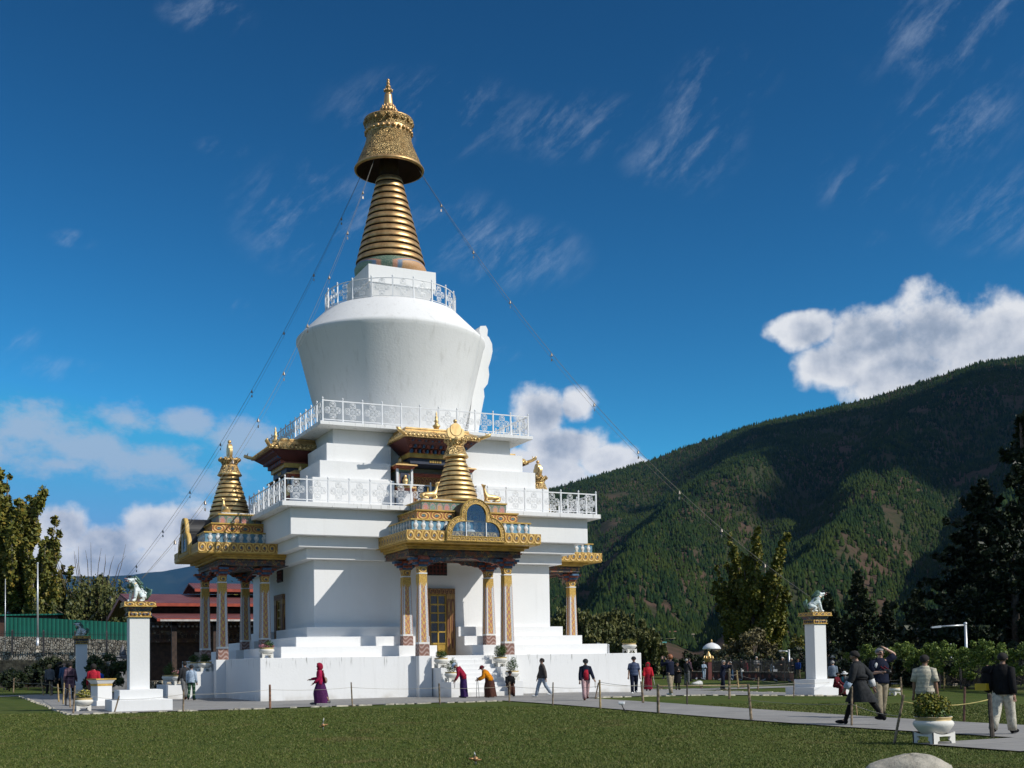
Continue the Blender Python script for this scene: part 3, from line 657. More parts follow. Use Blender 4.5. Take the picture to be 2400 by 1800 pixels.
# ------------------------------------------------------------------ lion pillars
M_LIONW = None
def lion_mat():
    m, g, b = new_mat('lion_paint'); P = g.obj(); n = g.noise(P, 5, 3, .6, 1.)
    w = g.m('SINE', g.m('ADD', g.m('MULTIPLY', g.n('ShaderNodeSeparateXYZ', {0: P}).outputs[2], 34), g.m('MULTIPLY', n, 16)))
    c = g.mix(g.smooth(g.noise(P, 9, 3), .45, .7), (.72, .77, .76), (.5, .62, .63)); c = g.mix(g.m('MULTIPLY', g.smooth(w, .86, .93), g.smooth(n, .44, .5)), c, (.03, .06, .07))
    g.put(b.inputs['Base Color'], c); b.inputs['Roughness'].default_value = .45; return m
M_LION = lion_mat(); M_MANE = mat('green_mane_paint', (.1, .2, .15), .5, var=.35, vscale=9); M_RED = mat('red_mouth_paint', (.35, .04, .04), .4); M_PINK = mat('pink_paint', (.6, .32, .3), .5); M_DARKB = mat('dark_line_paint', (.02, .025, .03), .5)
def lion_skin():
    P = [(0, .2, .2), (0, .05, .36), (0, -.1, .52), (0, -.17, .66), (0, -.24, .77), (0, -.36, .765), (0, -.45, .77), (0, -.4, .665),
         (.12, -.16, .4), (.13, -.2, .2), (.13, -.24, .06), (.13, -.34, .045), (-.12, -.16, .4), (-.13, -.2, .2), (-.13, -.24, .06), (-.13, -.34, .045),
         (.16, .1, .2), (.19, -.03, .2), (.19, .1, .07), (.19, -.08, .05), (-.16, .1, .2), (-.19, -.03, .2), (-.19, .1, .07), (-.19, -.08, .05), (.12, -.2, .83), (.15, -.18, .74), (-.12, -.2, .83), (-.15, -.18, .74), (0, .24, .1)]
    E_ = [(0, 1), (1, 2), (2, 3), (3, 4), (4, 5), (5, 6), (4, 7), (2, 8), (8, 9), (9, 10), (10, 11), (2, 12), (12, 13), (13, 14), (14, 15), (0, 16), (16, 17), (17, 18), (18, 19), (0, 20), (20, 21), (21, 22), (22, 23), (4, 24), (24, 25), (4, 26), (26, 27), (0, 28)]
    Q = [.16, .165, .16, .125, .13, .1, .06, .055, .085, .06, .055, .045, .085, .06, .055, .045, .11, .085, .06, .045, .11, .085, .06, .045, .035, .025, .035, .025, .12]
    return skin_mesh(P, E_, Q, 1, 1)
LIONV = lion_skin()
def lion(label, loc, rz, s=1.):
    t = thing('lion_statue', label, 'statue', loc, rz, 'lions on the corner pillars')
    q = MB().add(*LIONV, 0, None, True); q.ell((0, -.44, .715), (.055, .05, .03), 10, 6, 1)
    for x in (-.07, .07):
        q.ell((x, -.375, .83), (.03, .02, .02), 8, 6, 2); q.tube([(x*.5, -.41, .85), (x*1.3, -.37, .875), (x*1.7, -.3, .86)], [.02, .022, .008], 6, 2); q.tube([(x*.6, -.48, .735), (x*.75, -.45, .7)], .012, 5, 0)
        q.ell((x*.35, -.5, .79), (.025, .02, .02), 8, 6, 3)
    q.build('body', [M_LION, M_RED, M_DARKB, M_PINK], t)
    q = MB(); rr = random.Random(3)
    for i in range(46):
        a = rr.uniform(-2.6, 2.6); u = rr.random(); y0 = -.2+.16*u; z0 = .78-.2*u; r0 = .13+.03*u
        x, zz = r0*math.sin(a), z0+r0*math.cos(a)*.9
        q.tube([(x*.85, y0, zz-.01), (x*1.15, y0+.05, zz), (x*1.3, y0+.11, zz-.04), (x*1.15, y0+.15, zz-.09)], [.028, .034, .022, .004], 5)
    for i in range(9): x = -.16+.04*i; q.tube([(x, -.3, .62), (x*1.1, -.31, .53), (x*.9, -.27, .46)], [.025, .03, .005], 5)
    q.build('mane', M_MANE, t)
    q = MB()
    for i in range(9):
        a = -.5+.125*i; q.tube([(a*.12, .3, .1), (a*.3, .37, .3), (a*.45, .38+.03*math.cos(i), .45), (a*.3, .32, .56-.03*abs(i-4))], [.03, .045, .035, .005], 6)
    q.build('tail', M_MANE, t)
    q = MB(); q.tube([(.135*math.cos(a), -.19+.1*math.sin(a), .63+.05*math.sin(a)) for a in [2*PI*i/16 for i in range(16)]], .018, 6, closed=True); q.ell((0, -.31, .56), (.05, .035, .055), 10, 8); q.ell((.06, -.3, .6), .025, 8, 6); q.ell((-.06, -.3, .6), .025, 8, 6)
    q.build('collar', M_GOLD, t); t.scale = (s, s, s); return t
M_SHAFT = plaster('pillar_lime_plaster', (.78, .78, .77), .15)
def pillar(label, x, y, z):
    t = thing('lion_pillar', label, 'pillar', (x, y, z), 0, 'white pillars at the corners of the terrace')
    MB().box(-1.0, 1.0, -1.0, 1.0, -.4, .37).box(-.72, .72, -.72, .72, .37, .71).build('base', M_SHAFT, t, bevel=.015)
    MB().box(-.335, .335, -.335, .335, .71, 3.22).build('shaft', M_SHAFT, t, bevel=.012)
    q = MB(); q.box(-.37, .37, -.37, .37, 3.22, 3.42); q.box(-.4, .4, -.4, .4, 3.22, 3.25, mat=2); q.frust(-.36, .36, -.36, .36, 3.42, 3.58, (-.45, .45, -.45, .45), mat=1); q.box(-.53, .53, -.53, .53, 3.58, 3.75); q.box(-.55, .55, -.55, .55, 3.58, 3.61, mat=2)
    for f in range(4):
        c, s = [(1, 0), (0, 1), (-1, 0), (0, -1)][f]
        for i in range(5):
            a = -.28+.14*i; x_, y_ = a, -.375; q.ell((x_*c-y_*s, x_*s+y_*c, 3.33), .05, 8, 6, 1)
    q.build('capital', [M_SCROLL, M_FRET, M_OCHRE], t); return t
pillar('white lion pillar in full sun at the corner of the terrace, beside the flower pot', -14.9, -15.1, 0)
lion('white and green snow lion with gold collar on the sunlit pillar by the lawn', (-14.9, -15.1, 3.75), R(-62), 1.03)
pillar('white lion pillar with two people seated at its foot, before the dark conifers', 14.9, -15.2, gz(14.9, -15.2))
lion('pale snow lion seated in profile on the pillar before the wooded hill', (14.9, -15.2, gz(14.9, -15.2)+3.75), R(68), 1.14)
FP = far(191, 1600, 70.3); pp_ = pillar('shaded grey lion pillar in front of the green metal fence', FP[0], FP[1], 0); pp_.scale = (.92, .92, .92)
lion('dark shaded lion statue on the pillar before the green metal fence', (FP[0], FP[1], 3.45), R(-75), .95)

# ------------------------------------------------------------------ leaves and flower pots
def leaf_mat(name, a, b_, c_, hi=None, trans=.25):
    m, g, b = new_mat(name); ri = g.n('ShaderNodeNewGeometry').outputs['Random Per Island']
    g.put(b.inputs['Base Color'], g.ramp(ri, [(0, a), (.5, b_), (.9, c_), (1, hi or c_)])); b.inputs['Roughness'].default_value = .55; b.inputs['Specular IOR Level'].default_value = .3
    return m
M_SHRUB = leaf_mat('shrub_leaves', (.018, .045, .010), (.04, .085, .015), (.085, .14, .02)); M_YSHRUB = leaf_mat('yellow_green_leaves', (.05, .08, .012), (.11, .13, .015), (.26, .22, .02))
M_PINKF = leaf_mat('pink_flowers', (.35, .08, .12), (.55, .22, .25), (.6, .35, .35)); M_YELF = leaf_mat('yellow_flowers', (.35, .3, .03), (.5, .42, .05), (.55, .5, .15))
M_SOIL = mat('potting_soil', (.05, .035, .025), .95)
def leaves(c, r, n, size, shell=.45, seed=0, flat=0., up=0.):
    """n small leaf quads through an ellipsoid; returns V (4n,3)"""
    q = np.random.default_rng(seed); d = q.normal(size=(n, 3)); d /= np.linalg.norm(d, axis=1)[:, None]
    rad = (shell+(1-shell)*q.random(n)**.6)[:, None]; p = np.array(c)+d*rad*np.array(r)
    a = q.normal(size=(n, 3)); a[:, 2] *= (1-flat); a /= np.linalg.norm(a, axis=1)[:, None]; nn = d+.8*q.normal(size=(n, 3))+np.array([0, 0, up]); b = np.cross(a, nn); b /= np.linalg.norm(b, axis=1)[:, None]+1e-9
    s = size*q.uniform(.6, 1.3, n)[:, None]; a = a*s; b = b*s*.55
    return np.stack([p-a, p+b*.9, p+a, p-b*.9], 1).reshape(-1, 3)
def quads(V): return np.arange(len(V)).reshape(-1, 4)
def pot(label, loc, s, plant, seed, group='flower pots', rz=0.):
    t = thing('flower_pot', label, 'flower pot', loc, rz, group)
    q = MB(); h, w, th = .3*s, .38*s, .05*s   # square stand: four sides with scrolled openings
    for k in range(4):
        c, sn = [(1, 0), (0, 1), (-1, 0), (0, -1)][k]; ww = w-(.002 if k % 2 else 0)
        poly = [(-ww, 0), (-ww*.66, 0), (-ww*.62, h*.2), (-ww*.45, h*.28), (-ww*.5, h*.5), (-ww*.62, h*.55), (-ww*.5, h*.62), (0, h*.64), (ww*.5, h*.62), (ww*.62, h*.55), (ww*.5, h*.5), (ww*.45, h*.28), (ww*.62, h*.2), (ww*.66, 0), (ww, 0)]
        poly += [(ww*(1-2*i/10), h*(1.0-.22*math.sin(PI*i/10))) for i in range(11)]
        q.prism(poly, (w*sn, -w*c, 0), (c, sn, 0), (0, 0, 1), (-sn, c, 0), th)
    q.build('stand', M_CREAM if s < 1 else M_WHITE, t)
    pr_ = [(.12, .2), (.26, .22), (.4, .32), (.5, .45), (.53, .52), (.5, .58), (.46, .6), (.455, .64), (.49, .68), (.49, .7), (.43, .7), (.4, .64), (.0, .63)]
    MB().lathe([(a*s, b*s) for a, b in pr_], 36, mats=[0]*6+[1]*3+[0]+[2]*2).build('bowl', [M_CREAM, plaster_gold, M_SOIL], t)
    mats = {'green': M_SHRUB, 'yellow': M_YSHRUB}
    V = []; mi = []
    for (cx, cz, rx, rzz, n, kind) in plant:
        v = leaves((cx*s, 0, (.66+cz)*s), (rx*s, rx*s*.9, rzz*s), n, .045*min(s, 1.1), .25, seed, .3, .6); seed += 1
        V.append(v); mi.append(np.full(len(v)//4, {'green': 0, 'yellow': 1, 'pink': 2, 'flower': 3}[kind]))
    V = np.concatenate(V); p = np_mesh('plant', V, quads(V), [M_SHRUB, M_YSHRUB, M_PINKF, M_YELF], t, midx=np.concatenate(mi))
    q = MB(); rr = random.Random(seed)
    for i in range(9): a = rr.uniform(0, 6.28); q.tube([(.05*s*math.cos(a), .05*s*math.sin(a), .62*s), (.3*s*math.cos(a), .3*s*math.sin(a), (.8+.3*rr.random())*s)], [.012*s, .005*s], 5)
    q.build('stem', mat('shrub_stem', (.1, .07, .04), .8), p); return t
plaster_gold = mat('gold_rim_paint', (.52, .38, .16), .5, var=.2)
RND = [(0, .28, .42, .34, 900, 'green')]; WILD = [(0, .4, .46, .45, 800, 'green'), (.1, .75, .22, .3, 150, 'green')]
FLW = [(0, .16, .5, .2, 500, 'green'), (0, .22, .5, .18, 220, 'pink')]
bp = at(2189, 1741); pot('big white pot of bright yellow-green shrub on the path edge near the leaning post', (bp[0], bp[1], gz(bp[0], bp[1])), .70, [(-.12, .32, .44, .38, 1800, 'yellow'), (.26, .27, .34, .32, 1100, 'yellow'), (0, .12, .58, .18, 700, 'green')], 1)
fp = at(195, 1666); pot('cream pot of yellow flowers at the corner of the terrace by the lawn', (fp[0], fp[1], 0), .64, [(0, .2, .42, .25, 500, 'yellow'), (.0, .28, .44, .25, 260, 'flower')], 5)
pot('cream pot of pink flowers on the stupa platform, beside the step corner', (-8.85, -8.75, 1.79), .62, [(-.15, .15, .4, .16, 260, 'pink'), (.15, .25, .36, .28, 500, 'green'), (.4, .12, .16, .1, 90, 'pink')], 9)
pot('white pot of yellow-green leaves on the far end of the stupa platform', (8.85, -8.8, 1.79), .68, [(0, .16, .6, .2, 700, 'yellow')], 12)
for (x, y, z, l, pl) in ((-1.46, -11.2, .64, 'pot with leafy shrub on the low stair block behind the stooping figure in blue hat', WILD), (-1.46, -10.0, 1.25, 'pot with round clipped shrub beside the yellow door', RND),
                     (1.4, -11.2, .64, 'pot of loose leafy shrub above the seated woman in dark clothes', WILD), (1.4, -10.0, 1.25, 'pot with tall bushy shrub at the foot of the front column', [(0, .45, .5, .5, 1400, 'green'), (.25, .6, .3, .35, 200, 'green')])):
    pot(l, (x, y, z), .62, pl, int(abs(x*100)+abs(y*7)), 'pots beside the front stair')
for (x, y, z, l, pl) in ((-11.2, -1.4, .64, 'pot of pink flowers on the low block of the shaded stair', FLW), (-10.0, -1.4, 1.25, 'pot with dark shrub on the sunlit high block of the shaded stair', RND),
                     (-11.2, 1.46, .64, 'pot with dark spreading shrub across the shaded stair', WILD), (-10.0, 1.46, 1.25, 'pot with shrub high across the shaded stair under the porch', RND)):
    pot(l, (x, y, z), .66, pl, int(abs(x*70)+abs(y*9)), 'pots beside the shaded stair')
rp = at(2098, 1629); pot('small cream pot of orange-green plants on the lawn behind the man with camera', (rp[0], rp[1], gz(rp[0], rp[1])), .5, [(0, .12, .4, .16, 300, 'yellow')], 21)

# ------------------------------------------------------------------ wooden posts and ropes
M_POST = mat('weathered_post_wood', (.27, .2, .13), .85, var=.35, vscale=7, bscale=20, bstr=.5); M_POSTL = mat('fresh_post_wood', (.42, .3, .14), .8, var=.25, vscale=6); M_POSTD = mat('dark_post_wood', (.07, .055, .045), .85, var=.3, vscale=6)
M_ROPE = mat('rope_fibre', (.42, .38, .3), .9)
def zz(x, y, ox, oy, k): return ox+x*k, oy+y*k
k1, k2 = .16873, .36167
PX = {}
def post(key, top, bot, w, label, m=None):
    b = at(*bot); D = depth(b); tp = CAM+vray(*top)*D; h = tp-b; sz = w*D/FPX/2
    q = MB(); n = 7; rr = random.Random(hash(key) % 999)
    ring = [(sz*(.85+.3*rr.random())*math.cos(2*PI*i/n), sz*(.85+.3*rr.random())*math.sin(2*PI*i/n)) for i in range(n)]
    vs = []
    for f in (-.15, 0, .35, .7, .97, 1.):
        c = Vector(h)*f; kk = 1.05-.12*max(f, 0)-(.25 if f == 1. else 0); vs += [(c.x+a*kk+rr.uniform(-.1, .1)*sz, c.y+d*kk+rr.uniform(-.1, .1)*sz, c.z) for a, d in ring]
    fs = [(k*n+i, k*n+(i+1) % n, (k+1)*n+(i+1) % n, (k+1)*n+i) for k in range(5) for i in range(n)]+[tuple(5*n+i for i in range(n))]
    q.add(vs, fs); o = q.build('fence_post', m or M_POST, loc=tuple(b)); tag(o, label, 'post', 'wooden posts roped along the lawn'); PX[key] = (Vector(b), Vector(tp))
def Z2(x, y): return zz(x, y, 0, 1400, k1)
def A(x, y): return zz(x, y, 0, 1200, k2)
def B(x, y): return zz(x, y, 400, 1200, k2)
def C3(x, y): return zz(x, y, 850, 1200, k2)
def D4(x, y): return zz(x, y, 1250, 1200, k2)
def E5(x, y): return zz(x, y, 1800, 1200, k2)
L = [('a1', Z2(70, 1085), Z2(52, 1285), 3, 'thin post leaning at the far corner of the lawn, first of a cluster', None), ('a2', Z2(88, 1135), Z2(90, 1285), 3, 'short grey post in the middle of the far lawn cluster', None), ('a3', Z2(122, 1098), Z2(104, 1282), 3, 'slim leaning post, last of the far lawn cluster', None),
     ('a4', Z2(192, 1122), Z2(184, 1320), 3, 'lone upright post on the far lawn past the cluster', None), ('b1', Z2(570, 1140), Z2(603, 1362), 3.4, 'tilted bare post where the far path meets the terrace', M_POSTL), ('b2', Z2(655, 1165), Z2(640, 1330), 3, 'grey post standing by the blonde woman in the cardigan', None),
     ('b3', Z2(690, 1165), Z2(698, 1365), 3, 'paler of two posts beside the grey cardigan woman', M_POSTL), ('b4', Z2(722, 1170), Z2(722, 1360), 3.4, 'darker of two posts beside the grey cardigan woman', None), ('b5', Z2(800, 1203), Z2(815, 1452), 4, 'pale post along the terrace edge before the man in blue', M_POSTL),
     ('b6', Z2(890, 1190), Z2(876, 1480), 4.2, 'orange-brown post leaning along the terrace edge', M_POSTL), ('b7', Z2(915, 1270), Z2(913, 1502), 3.4, 'black post along the terrace edge before the man in purple gho', M_POSTD), ('b8', Z2(962, 1208), Z2(975, 1530), 4.2, 'tall grey-brown post before the man in purple gho', None),
     ('b9', Z2(1040, 1225), Z2(1017, 1612), 4, 'tall thin post touching the pot of yellow flowers', None), ('c1', Z2(1655, 1368), Z2(1590, 1595), 3.6, 'leaning thin post against the base of the sunlit lion pillar', None), ('c2', A(1190, 1150), A(1188, 1290), 4, 'post in front of the man in dark grey jacket by the platform', None),
     ('c3', B(643, 1118), B(645, 1270), 5, 'rusty brown post before the corner of the white platform', mat('rusty_post_wood', (.3, .15, .09), .85, var=.3, vscale=8)), ('c4', B(1170, 1103), B(1178, 1258), 3.4, 'slim post between the maroon robed woman and the porch', None), ('c5', C3(495, 1110), C3(500, 1242), 4, 'post with grass tuft at its foot before the front stair', None),
     ('c6', C3(952, 1100), C3(951, 1230), 4, 'post at the lawn corner before the seated woman', None), ('c7', C3(1234, 1103), C3(1232, 1250), 3.6, 'post between the man in brown jacket and the man in red and navy', None), ('c8', C3(1535, 1088), C3(1540, 1270), 4.6, 'bright yellow-brown post at the mouth of the path', M_POSTL),
     ('c9', C3(1528, 1105), C3(1508, 1212), 4, 'short prop leaning against the bright post at the path mouth', None), ('d1', D4(700, 1097), D4(712, 1236), 5.5, 'thick pale post before the person in red raincoat', None), ('d2', D4(807, 1115), D4(808, 1300), 7, 'stout weathered post at the near side of the path, before the red-haired woman', None),
     ('d3', D4(997, 1100), D4(997, 1247), 4, 'dark thin post on the grass strip behind the stout post', M_POSTD), ('d4', D4(1270, 1015), D4(1271, 1206), 5, 'tall post beside the woman taking a photograph', None), ('d5', D4(1318, 1025), D4(1329, 1143), 4, 'tilted pale post on the far lawn next to the woman taking a photograph', M_POSTL),
     ('d6', D4(1458, 1070), D4(1456, 1152), 3.6, 'post on the far lawn in front of the man in white vest', None), ('d7', D4(1393, 1115), D4(1412, 1346), 6.5, 'tall leaning brown post on the near edge of the path', None), ('d8', D4(1528, 1018), D4(1526, 1086), 3, 'pale post by the child in light blue', M_POSTL), ('d9', D4(1620, 1018), D4(1621, 1090), 3, 'post before the man in black near the fence', None),
     ('e1', E5(168, 1095), E5(166, 1198), 3, 'thin grey post before the base of the shadowed pillar', None), ('e2', E5(543, 1130), E5(541, 1383), 5, 'post directly in front of the man in the dark gho', None), ('e3', E5(570, 1250), E5(576, 1316), 4, 'short pale stump on the grass between the two walking men', M_POSTL),
     ('e4', E5(878, 1185), E5(820, 1490), 7, 'strongly leaning grey post next to the big flower pot', None), ('e5', E5(1432, 1175), E5(1452, 1455), 10, 'thick dark post beside the man carrying a yellow bag', M_POSTD), ('e6', E5(1275, 1133), E5(1270, 1352), 5.5, 'reddish post on the grass behind the big flower pot', mat('reddish_post_wood', (.2, .1, .07), .85, var=.3)),
     ('e7', E5(860, 1070), E5(865, 1190), 4.4, 'brown post beside the small pot on the lawn', None), ('e8', E5(928, 1040), E5(928, 1130), 3, 'thin post by the railing beyond the small pot', None), ('e9', E5(1142, 1036), E5(1144, 1146), 4, 'pale brown post by the railing behind the man in striped shirt', M_POSTL), ('f1', E5(497, 1075), E5(498, 1175), 4, 'orange stick post before the seated woman in white hat', M_POSTL)]
for a in L: post(*a)
def rope(name, label, keys, f=.88, sag=.06, r=.008, m=None):
    q = MB()
    for a, b in zip(keys, keys[1:]):
        p, s_ = PX[a][0].lerp(PX[a][1], f), PX[b][0].lerp(PX[b][1], f); n = 8
        q.tube([p.lerp(s_, i/n)-Vector((0, 0, sag*4*(i/n)*(1-i/n))) for i in range(n+1)], r, 4)
    return tag(q.build(name, m or M_ROPE), label, 'rope')
rope('rope', 'rope running along the terrace edge past the pot of yellow flowers', ['b1', 'b3', 'b5', 'b6', 'b8', 'b9'], .8, .05, .01)
rope('rope', 'pale rope strung along the lawn edge before the white platform', ['b9', 'c1', 'c2', 'c3', 'c4', 'c5', 'c6', 'c7', 'c8'], .78, .05, .007)
rope('rope', 'rope along the near edge of the path ending at the leaning post', ['c8', 'd2', 'd7'], .92, .05, .008)
rope('rope', 'rope along the far grass strip beside the path', ['c8', 'd1', 'd3', 'e1', 'f1', 'e7'], .85, .06, .008)
rope('rope', 'lower rope passing the man in gho towards the big flower pot', ['d7', 'e2', 'e4'], .55, .05, .008)
rope('rope', 'yellow rope tied over the big pot to the thick dark post', ['e4', 'e5'], .86, .1, .011, mat('yellow_rope', (.5, .42, .15), .8))
rope('rope', 'rope on the far lawn between the photographing woman and the shadowed pillar', ['d4', 'd5', 'd6', 'e1'], .8, .05, .008)
rope('rope', 'rope across the far lawn corner posts', ['a1', 'a3', 'a4', 'b1'], .75, .06, .01)

# ------------------------------------------------------------------ wires with bells from the spire to the lions
M_WIRE = mat('wire_strand', (.16, .15, .13), .6); M_BELL = mat('bell_metal', (.35, .3, .25), .4, metal=.6)
def guy(label, a, b, sag, bells):
    q = MB(); a, b = Vector(a), Vector(b); n = 40
    cur = lambda t, s_: a.lerp(b, t)-Vector((0, 0, s_*4*t*(1-t)))
    q.tube([cur(i/n, sag) for i in range(n+1)], .010, 4); q.tube([cur(i/n, sag*1.12)-Vector((0, 0, .03)) for i in range(n+1)], .006, 4)
    w = tag(q.build('guy_wire', M_WIRE), label, 'wire', 'belled wires from the spire to the corner pillars'); me = None
    for t in bells:
        if me is None: o = MB().lathe([(.01, 0), (.03, -.03), (.055, -.1), (.07, -.2), (.08, -.22), (.0, -.21)], 10).box(-.004, .004, -.004, .004, -.42, -.2).box(-.05, .05, -.006, .006, -.56, -.4).build('bell', M_BELL, w); me = o.data
        else: o = link(bpy.data.objects.new('bell', me), w)
        o.location = cur(t, sag); o.rotation_euler = (0, 0, t*40); o.scale = (.75, .75, .75)
bl = [.08, .17, .27, .38, .49, .6, .7, .8, .9]
guy('belled wire falling from the spire to the shaded far pillar', (-1.0, .8, 28.1), (FP[0]+.2, FP[1]-.2, 4.2), 2.3, bl)
guy('belled wire falling from the spire to the sunlit lion by the flower pot', (-1.05, -.9, 27.9), (-14.75, -14.95, 4.62), 2.2, bl)
guy('belled wire falling from the spire to the lion before the wooded hill', (1.1, -.7, 28.0), (14.7, -15.1, gz(14.9, -15.2)+4.5), 2.2, bl)

# ------------------------------------------------------------------ small things on the lawn
bo = at(2134, 1812)
q = MB(); rr = random.Random(5); q.ell((0, 0, 0), (.56, .42, .2), 40, 20, wob=0); q.v = [(x*(1+.1*math.sin(5*y+2)+.06*math.sin(9*x+z*7)), y*(1+.08*math.sin(6*x)), z*(1+.12*math.sin(4*x+1)+.05*math.sin(11*x+9*y))+.012*rr.uniform(-1, 1)) for x, y, z in q.v]
m_, g_, b_ = new_mat('granite_boulder'); n_ = g_.noise(g_.obj(), 4, 6, .7); n2_ = g_.noise(g_.obj(), 40, 4, .7)
c_ = g_.ramp(n_, [(.3, (.22, .2, .17)), (.5, (.4, .37, .3)), (.62, (.5, .46, .38)), (.75, (.44, .33, .2))]); g_.put(b_.inputs['Base Color'], g_.mix(g_.m('MULTIPLY', g_.smooth(n2_, .52, .7), .6), c_, (.12, .11, .1))); b_.inputs['Roughness'].default_value = .9; bump(g_, b_, g_.m('ADD', n_, g_.m('MULTIPLY', n2_, .4)), .8, .04)
tag(q.build('boulder', m_, loc=(bo[0], bo[1], gz(bo[0], bo[1])+.04), rz=-YAW), 'smooth pale granite boulder lying in the grass', 'rock')
M_BRASS = mat('sprinkler_metal', (.4, .22, .1), .45, metal=.6); M_PIPE = mat('pipe_metal', (.5, .5, .48), .4, metal=.7)
def sprinkler(label, top, bot, lean):
    b = at(*bot); h = (bot[1]-top[1])*depth(b)/FPX; t = thing('sprinkler', label, 'sprinkler', tuple(b), 0, 'lawn sprinklers')
    MB().tube([(0, 0, -.05), (0, 0, h*.55)], .016, 8).tube([(0, 0, h*.5), (lean*.02, 0, h)], [.012, .009], 8).build('riser', M_PIPE, t)
    MB().ell((0, 0, h*.35), (.05, .05, .045), 10, 8).tube([(0, 0, h*.35), (lean*.12, 0, h*.42)], .018, 6).tube([(0, 0, h*.3), (-lean*.1, 0, h*.25)], .014, 6).build('nozzle', M_BRASS, t)
sprinkler('metal lawn sprinkler with brass head alone in the near grass', C3(735, 1555), C3(732, 1625), -1)
sprinkler('thin lawn sprinkler pipe in the grass before the maroon robed woman', B(990, 1335), B(988, 1408), 1)
fl = at(*D4(600, 1295)); fh = 66*k2*depth(fl)/FPX
t = thing('floodlight', 'small white floodlight on bent black cables at the path edge', 'floodlight', tuple(fl), -.6)
MB().tube([(0, 0, -.05), (-.08, 0, fh*.35), (-.13, 0, fh*.75)], .012, 6).tube([(.05, .02, -.05), (-.06, .02, fh*.3), (-.12, .02, fh*.75)], .009, 6).build('stand', M_BLACK, t)
MB().frust(-.2, -.04, -.08, .08, fh*.72, fh*1.0, (-.22, -.02, -.06, .1)).box(-.19, -.05, -.1, -.08, fh*.75, fh*.97).build('lamp_head', M_WHITE, t, bevel=.01)
# ------------------------------------------------------------------ wooded hill
HY = lambda x: 1552-.01683*(x-1200)
RID = [(-400, 1560), (300, 1535), (600, 1450), (850, 1340), (1000, 1270), (1150, 1195), (1300, 1138), (1409, 1106), (1539, 1068), (1608, 1040), (1772, 986), (1907, 956), (2056, 920), (2195, 876), (2319, 834), (2400, 824), (2600, 800), (2900, 790), (3400, 810)]
rx = np.array([a for a, b in RID], float); ry = np.array([b for a, b in RID], float)
def vnoise(seed, n=64):
    q = np.random.default_rng(seed).random((n, n))
    def f(u, v):
        u = np.asarray(u, float) % n; v = np.asarray(v, float) % n; i, j = u.astype(int) % n, v.astype(int) % n; a, b = u-np.floor(u), v-np.floor(v); a = a*a*(3-2*a); b = b*b*(3-2*b)
        return (q[i, j]*(1-a)+q[(i+1) % n, j]*a)*(1-b)+(q[i, (j+1) % n]*(1-a)+q[(i+1) % n, (j+1) % n]*a)*b
    return f
N1, N2, N3 = vnoise(1), vnoise(2), vnoise(3)
def hill(px, t):
    """terrain of the hill: px = bearing (photo column of the horizon), t = 0 at the foot, 1 on the ridge"""
    px = np.asarray(px, float); t = np.asarray(t, float); th = np.arctan((px-1200)/FPX)
    fx, fy = CF[0], CF[1]; l = math.hypot(fx, fy); fx, fy = fx/l, fy/l
    dx, dy = fx*np.cos(th)+fy*np.sin(th), fy*np.cos(th)-fx*np.sin(th)
    rho = 800+3000*t; zr = (HY(px)-np.interp(px, rx, ry))/FPX*np.cos(th)*3800*.99
    ph = (px-1200)/470.-1.25*t+.5*N1(px/260., t*3); tri = .5-.5*np.cos(2*np.pi*ph)
    env = np.clip(np.sin(np.pi*np.clip(t, 0, 1)), 0, 1)*np.clip(zr/600, 0, 1)
    z = zr*np.clip(t, 0, None)**1.35+env*(105*(tri-.5)+50*(N2(px/110., t*9)-.5)+24*(N3(px/45., t*22)-.5))
    z = np.where(t > 1, zr-(t-1)*1400, z); z = z-1.0-6*np.clip(.06-t, 0, 1)/.06
    return np.stack([CAM[0]+dx*rho, CAM[1]+dy*rho, z], -1)
gx = np.arange(-380, 3400, 14.); gt = np.concatenate([np.linspace(0, 1, 90), [1.05, 1.15, 1.4]])
PXg, Tg = np.meshgrid(gx, gt); HV = hill(PXg, Tg).reshape(-1, 3); nx_ = len(gx)
HF = np.array([[j*nx_+i, j*nx_+i+1, (j+1)*nx_+i+1, (j+1)*nx_+i] for j in range(len(gt)-1) for i in range(nx_-1)])
m, g, b = new_mat('hill_earth'); P = g.pos(); a_ = g.noise(P, .005, 5, .65); c_ = g.noise(P, .04, 4, .7)
c = g.mix(g.smooth(a_, .38, .58), (.085, .055, .038), (.04, .044, .02)); c = g.mix(g.m('MULTIPLY', g.smooth(c_, .45, .7), .7), c, (.03, .032, .014))
g.put(b.inputs['Base Color'], c); b.inputs['Roughness'].default_value = .95; b.inputs['Specular IOR Level'].default_value = .1; bump(g, b, c_, .6, 3.)
tag(np_mesh('hill', HV, HF, m, smooth=True), kind='structure')
def bare(px, t): return (N1(px/80.+9, t*20+3)+.6*N2(px/30.+5, t*45)) > 1.2
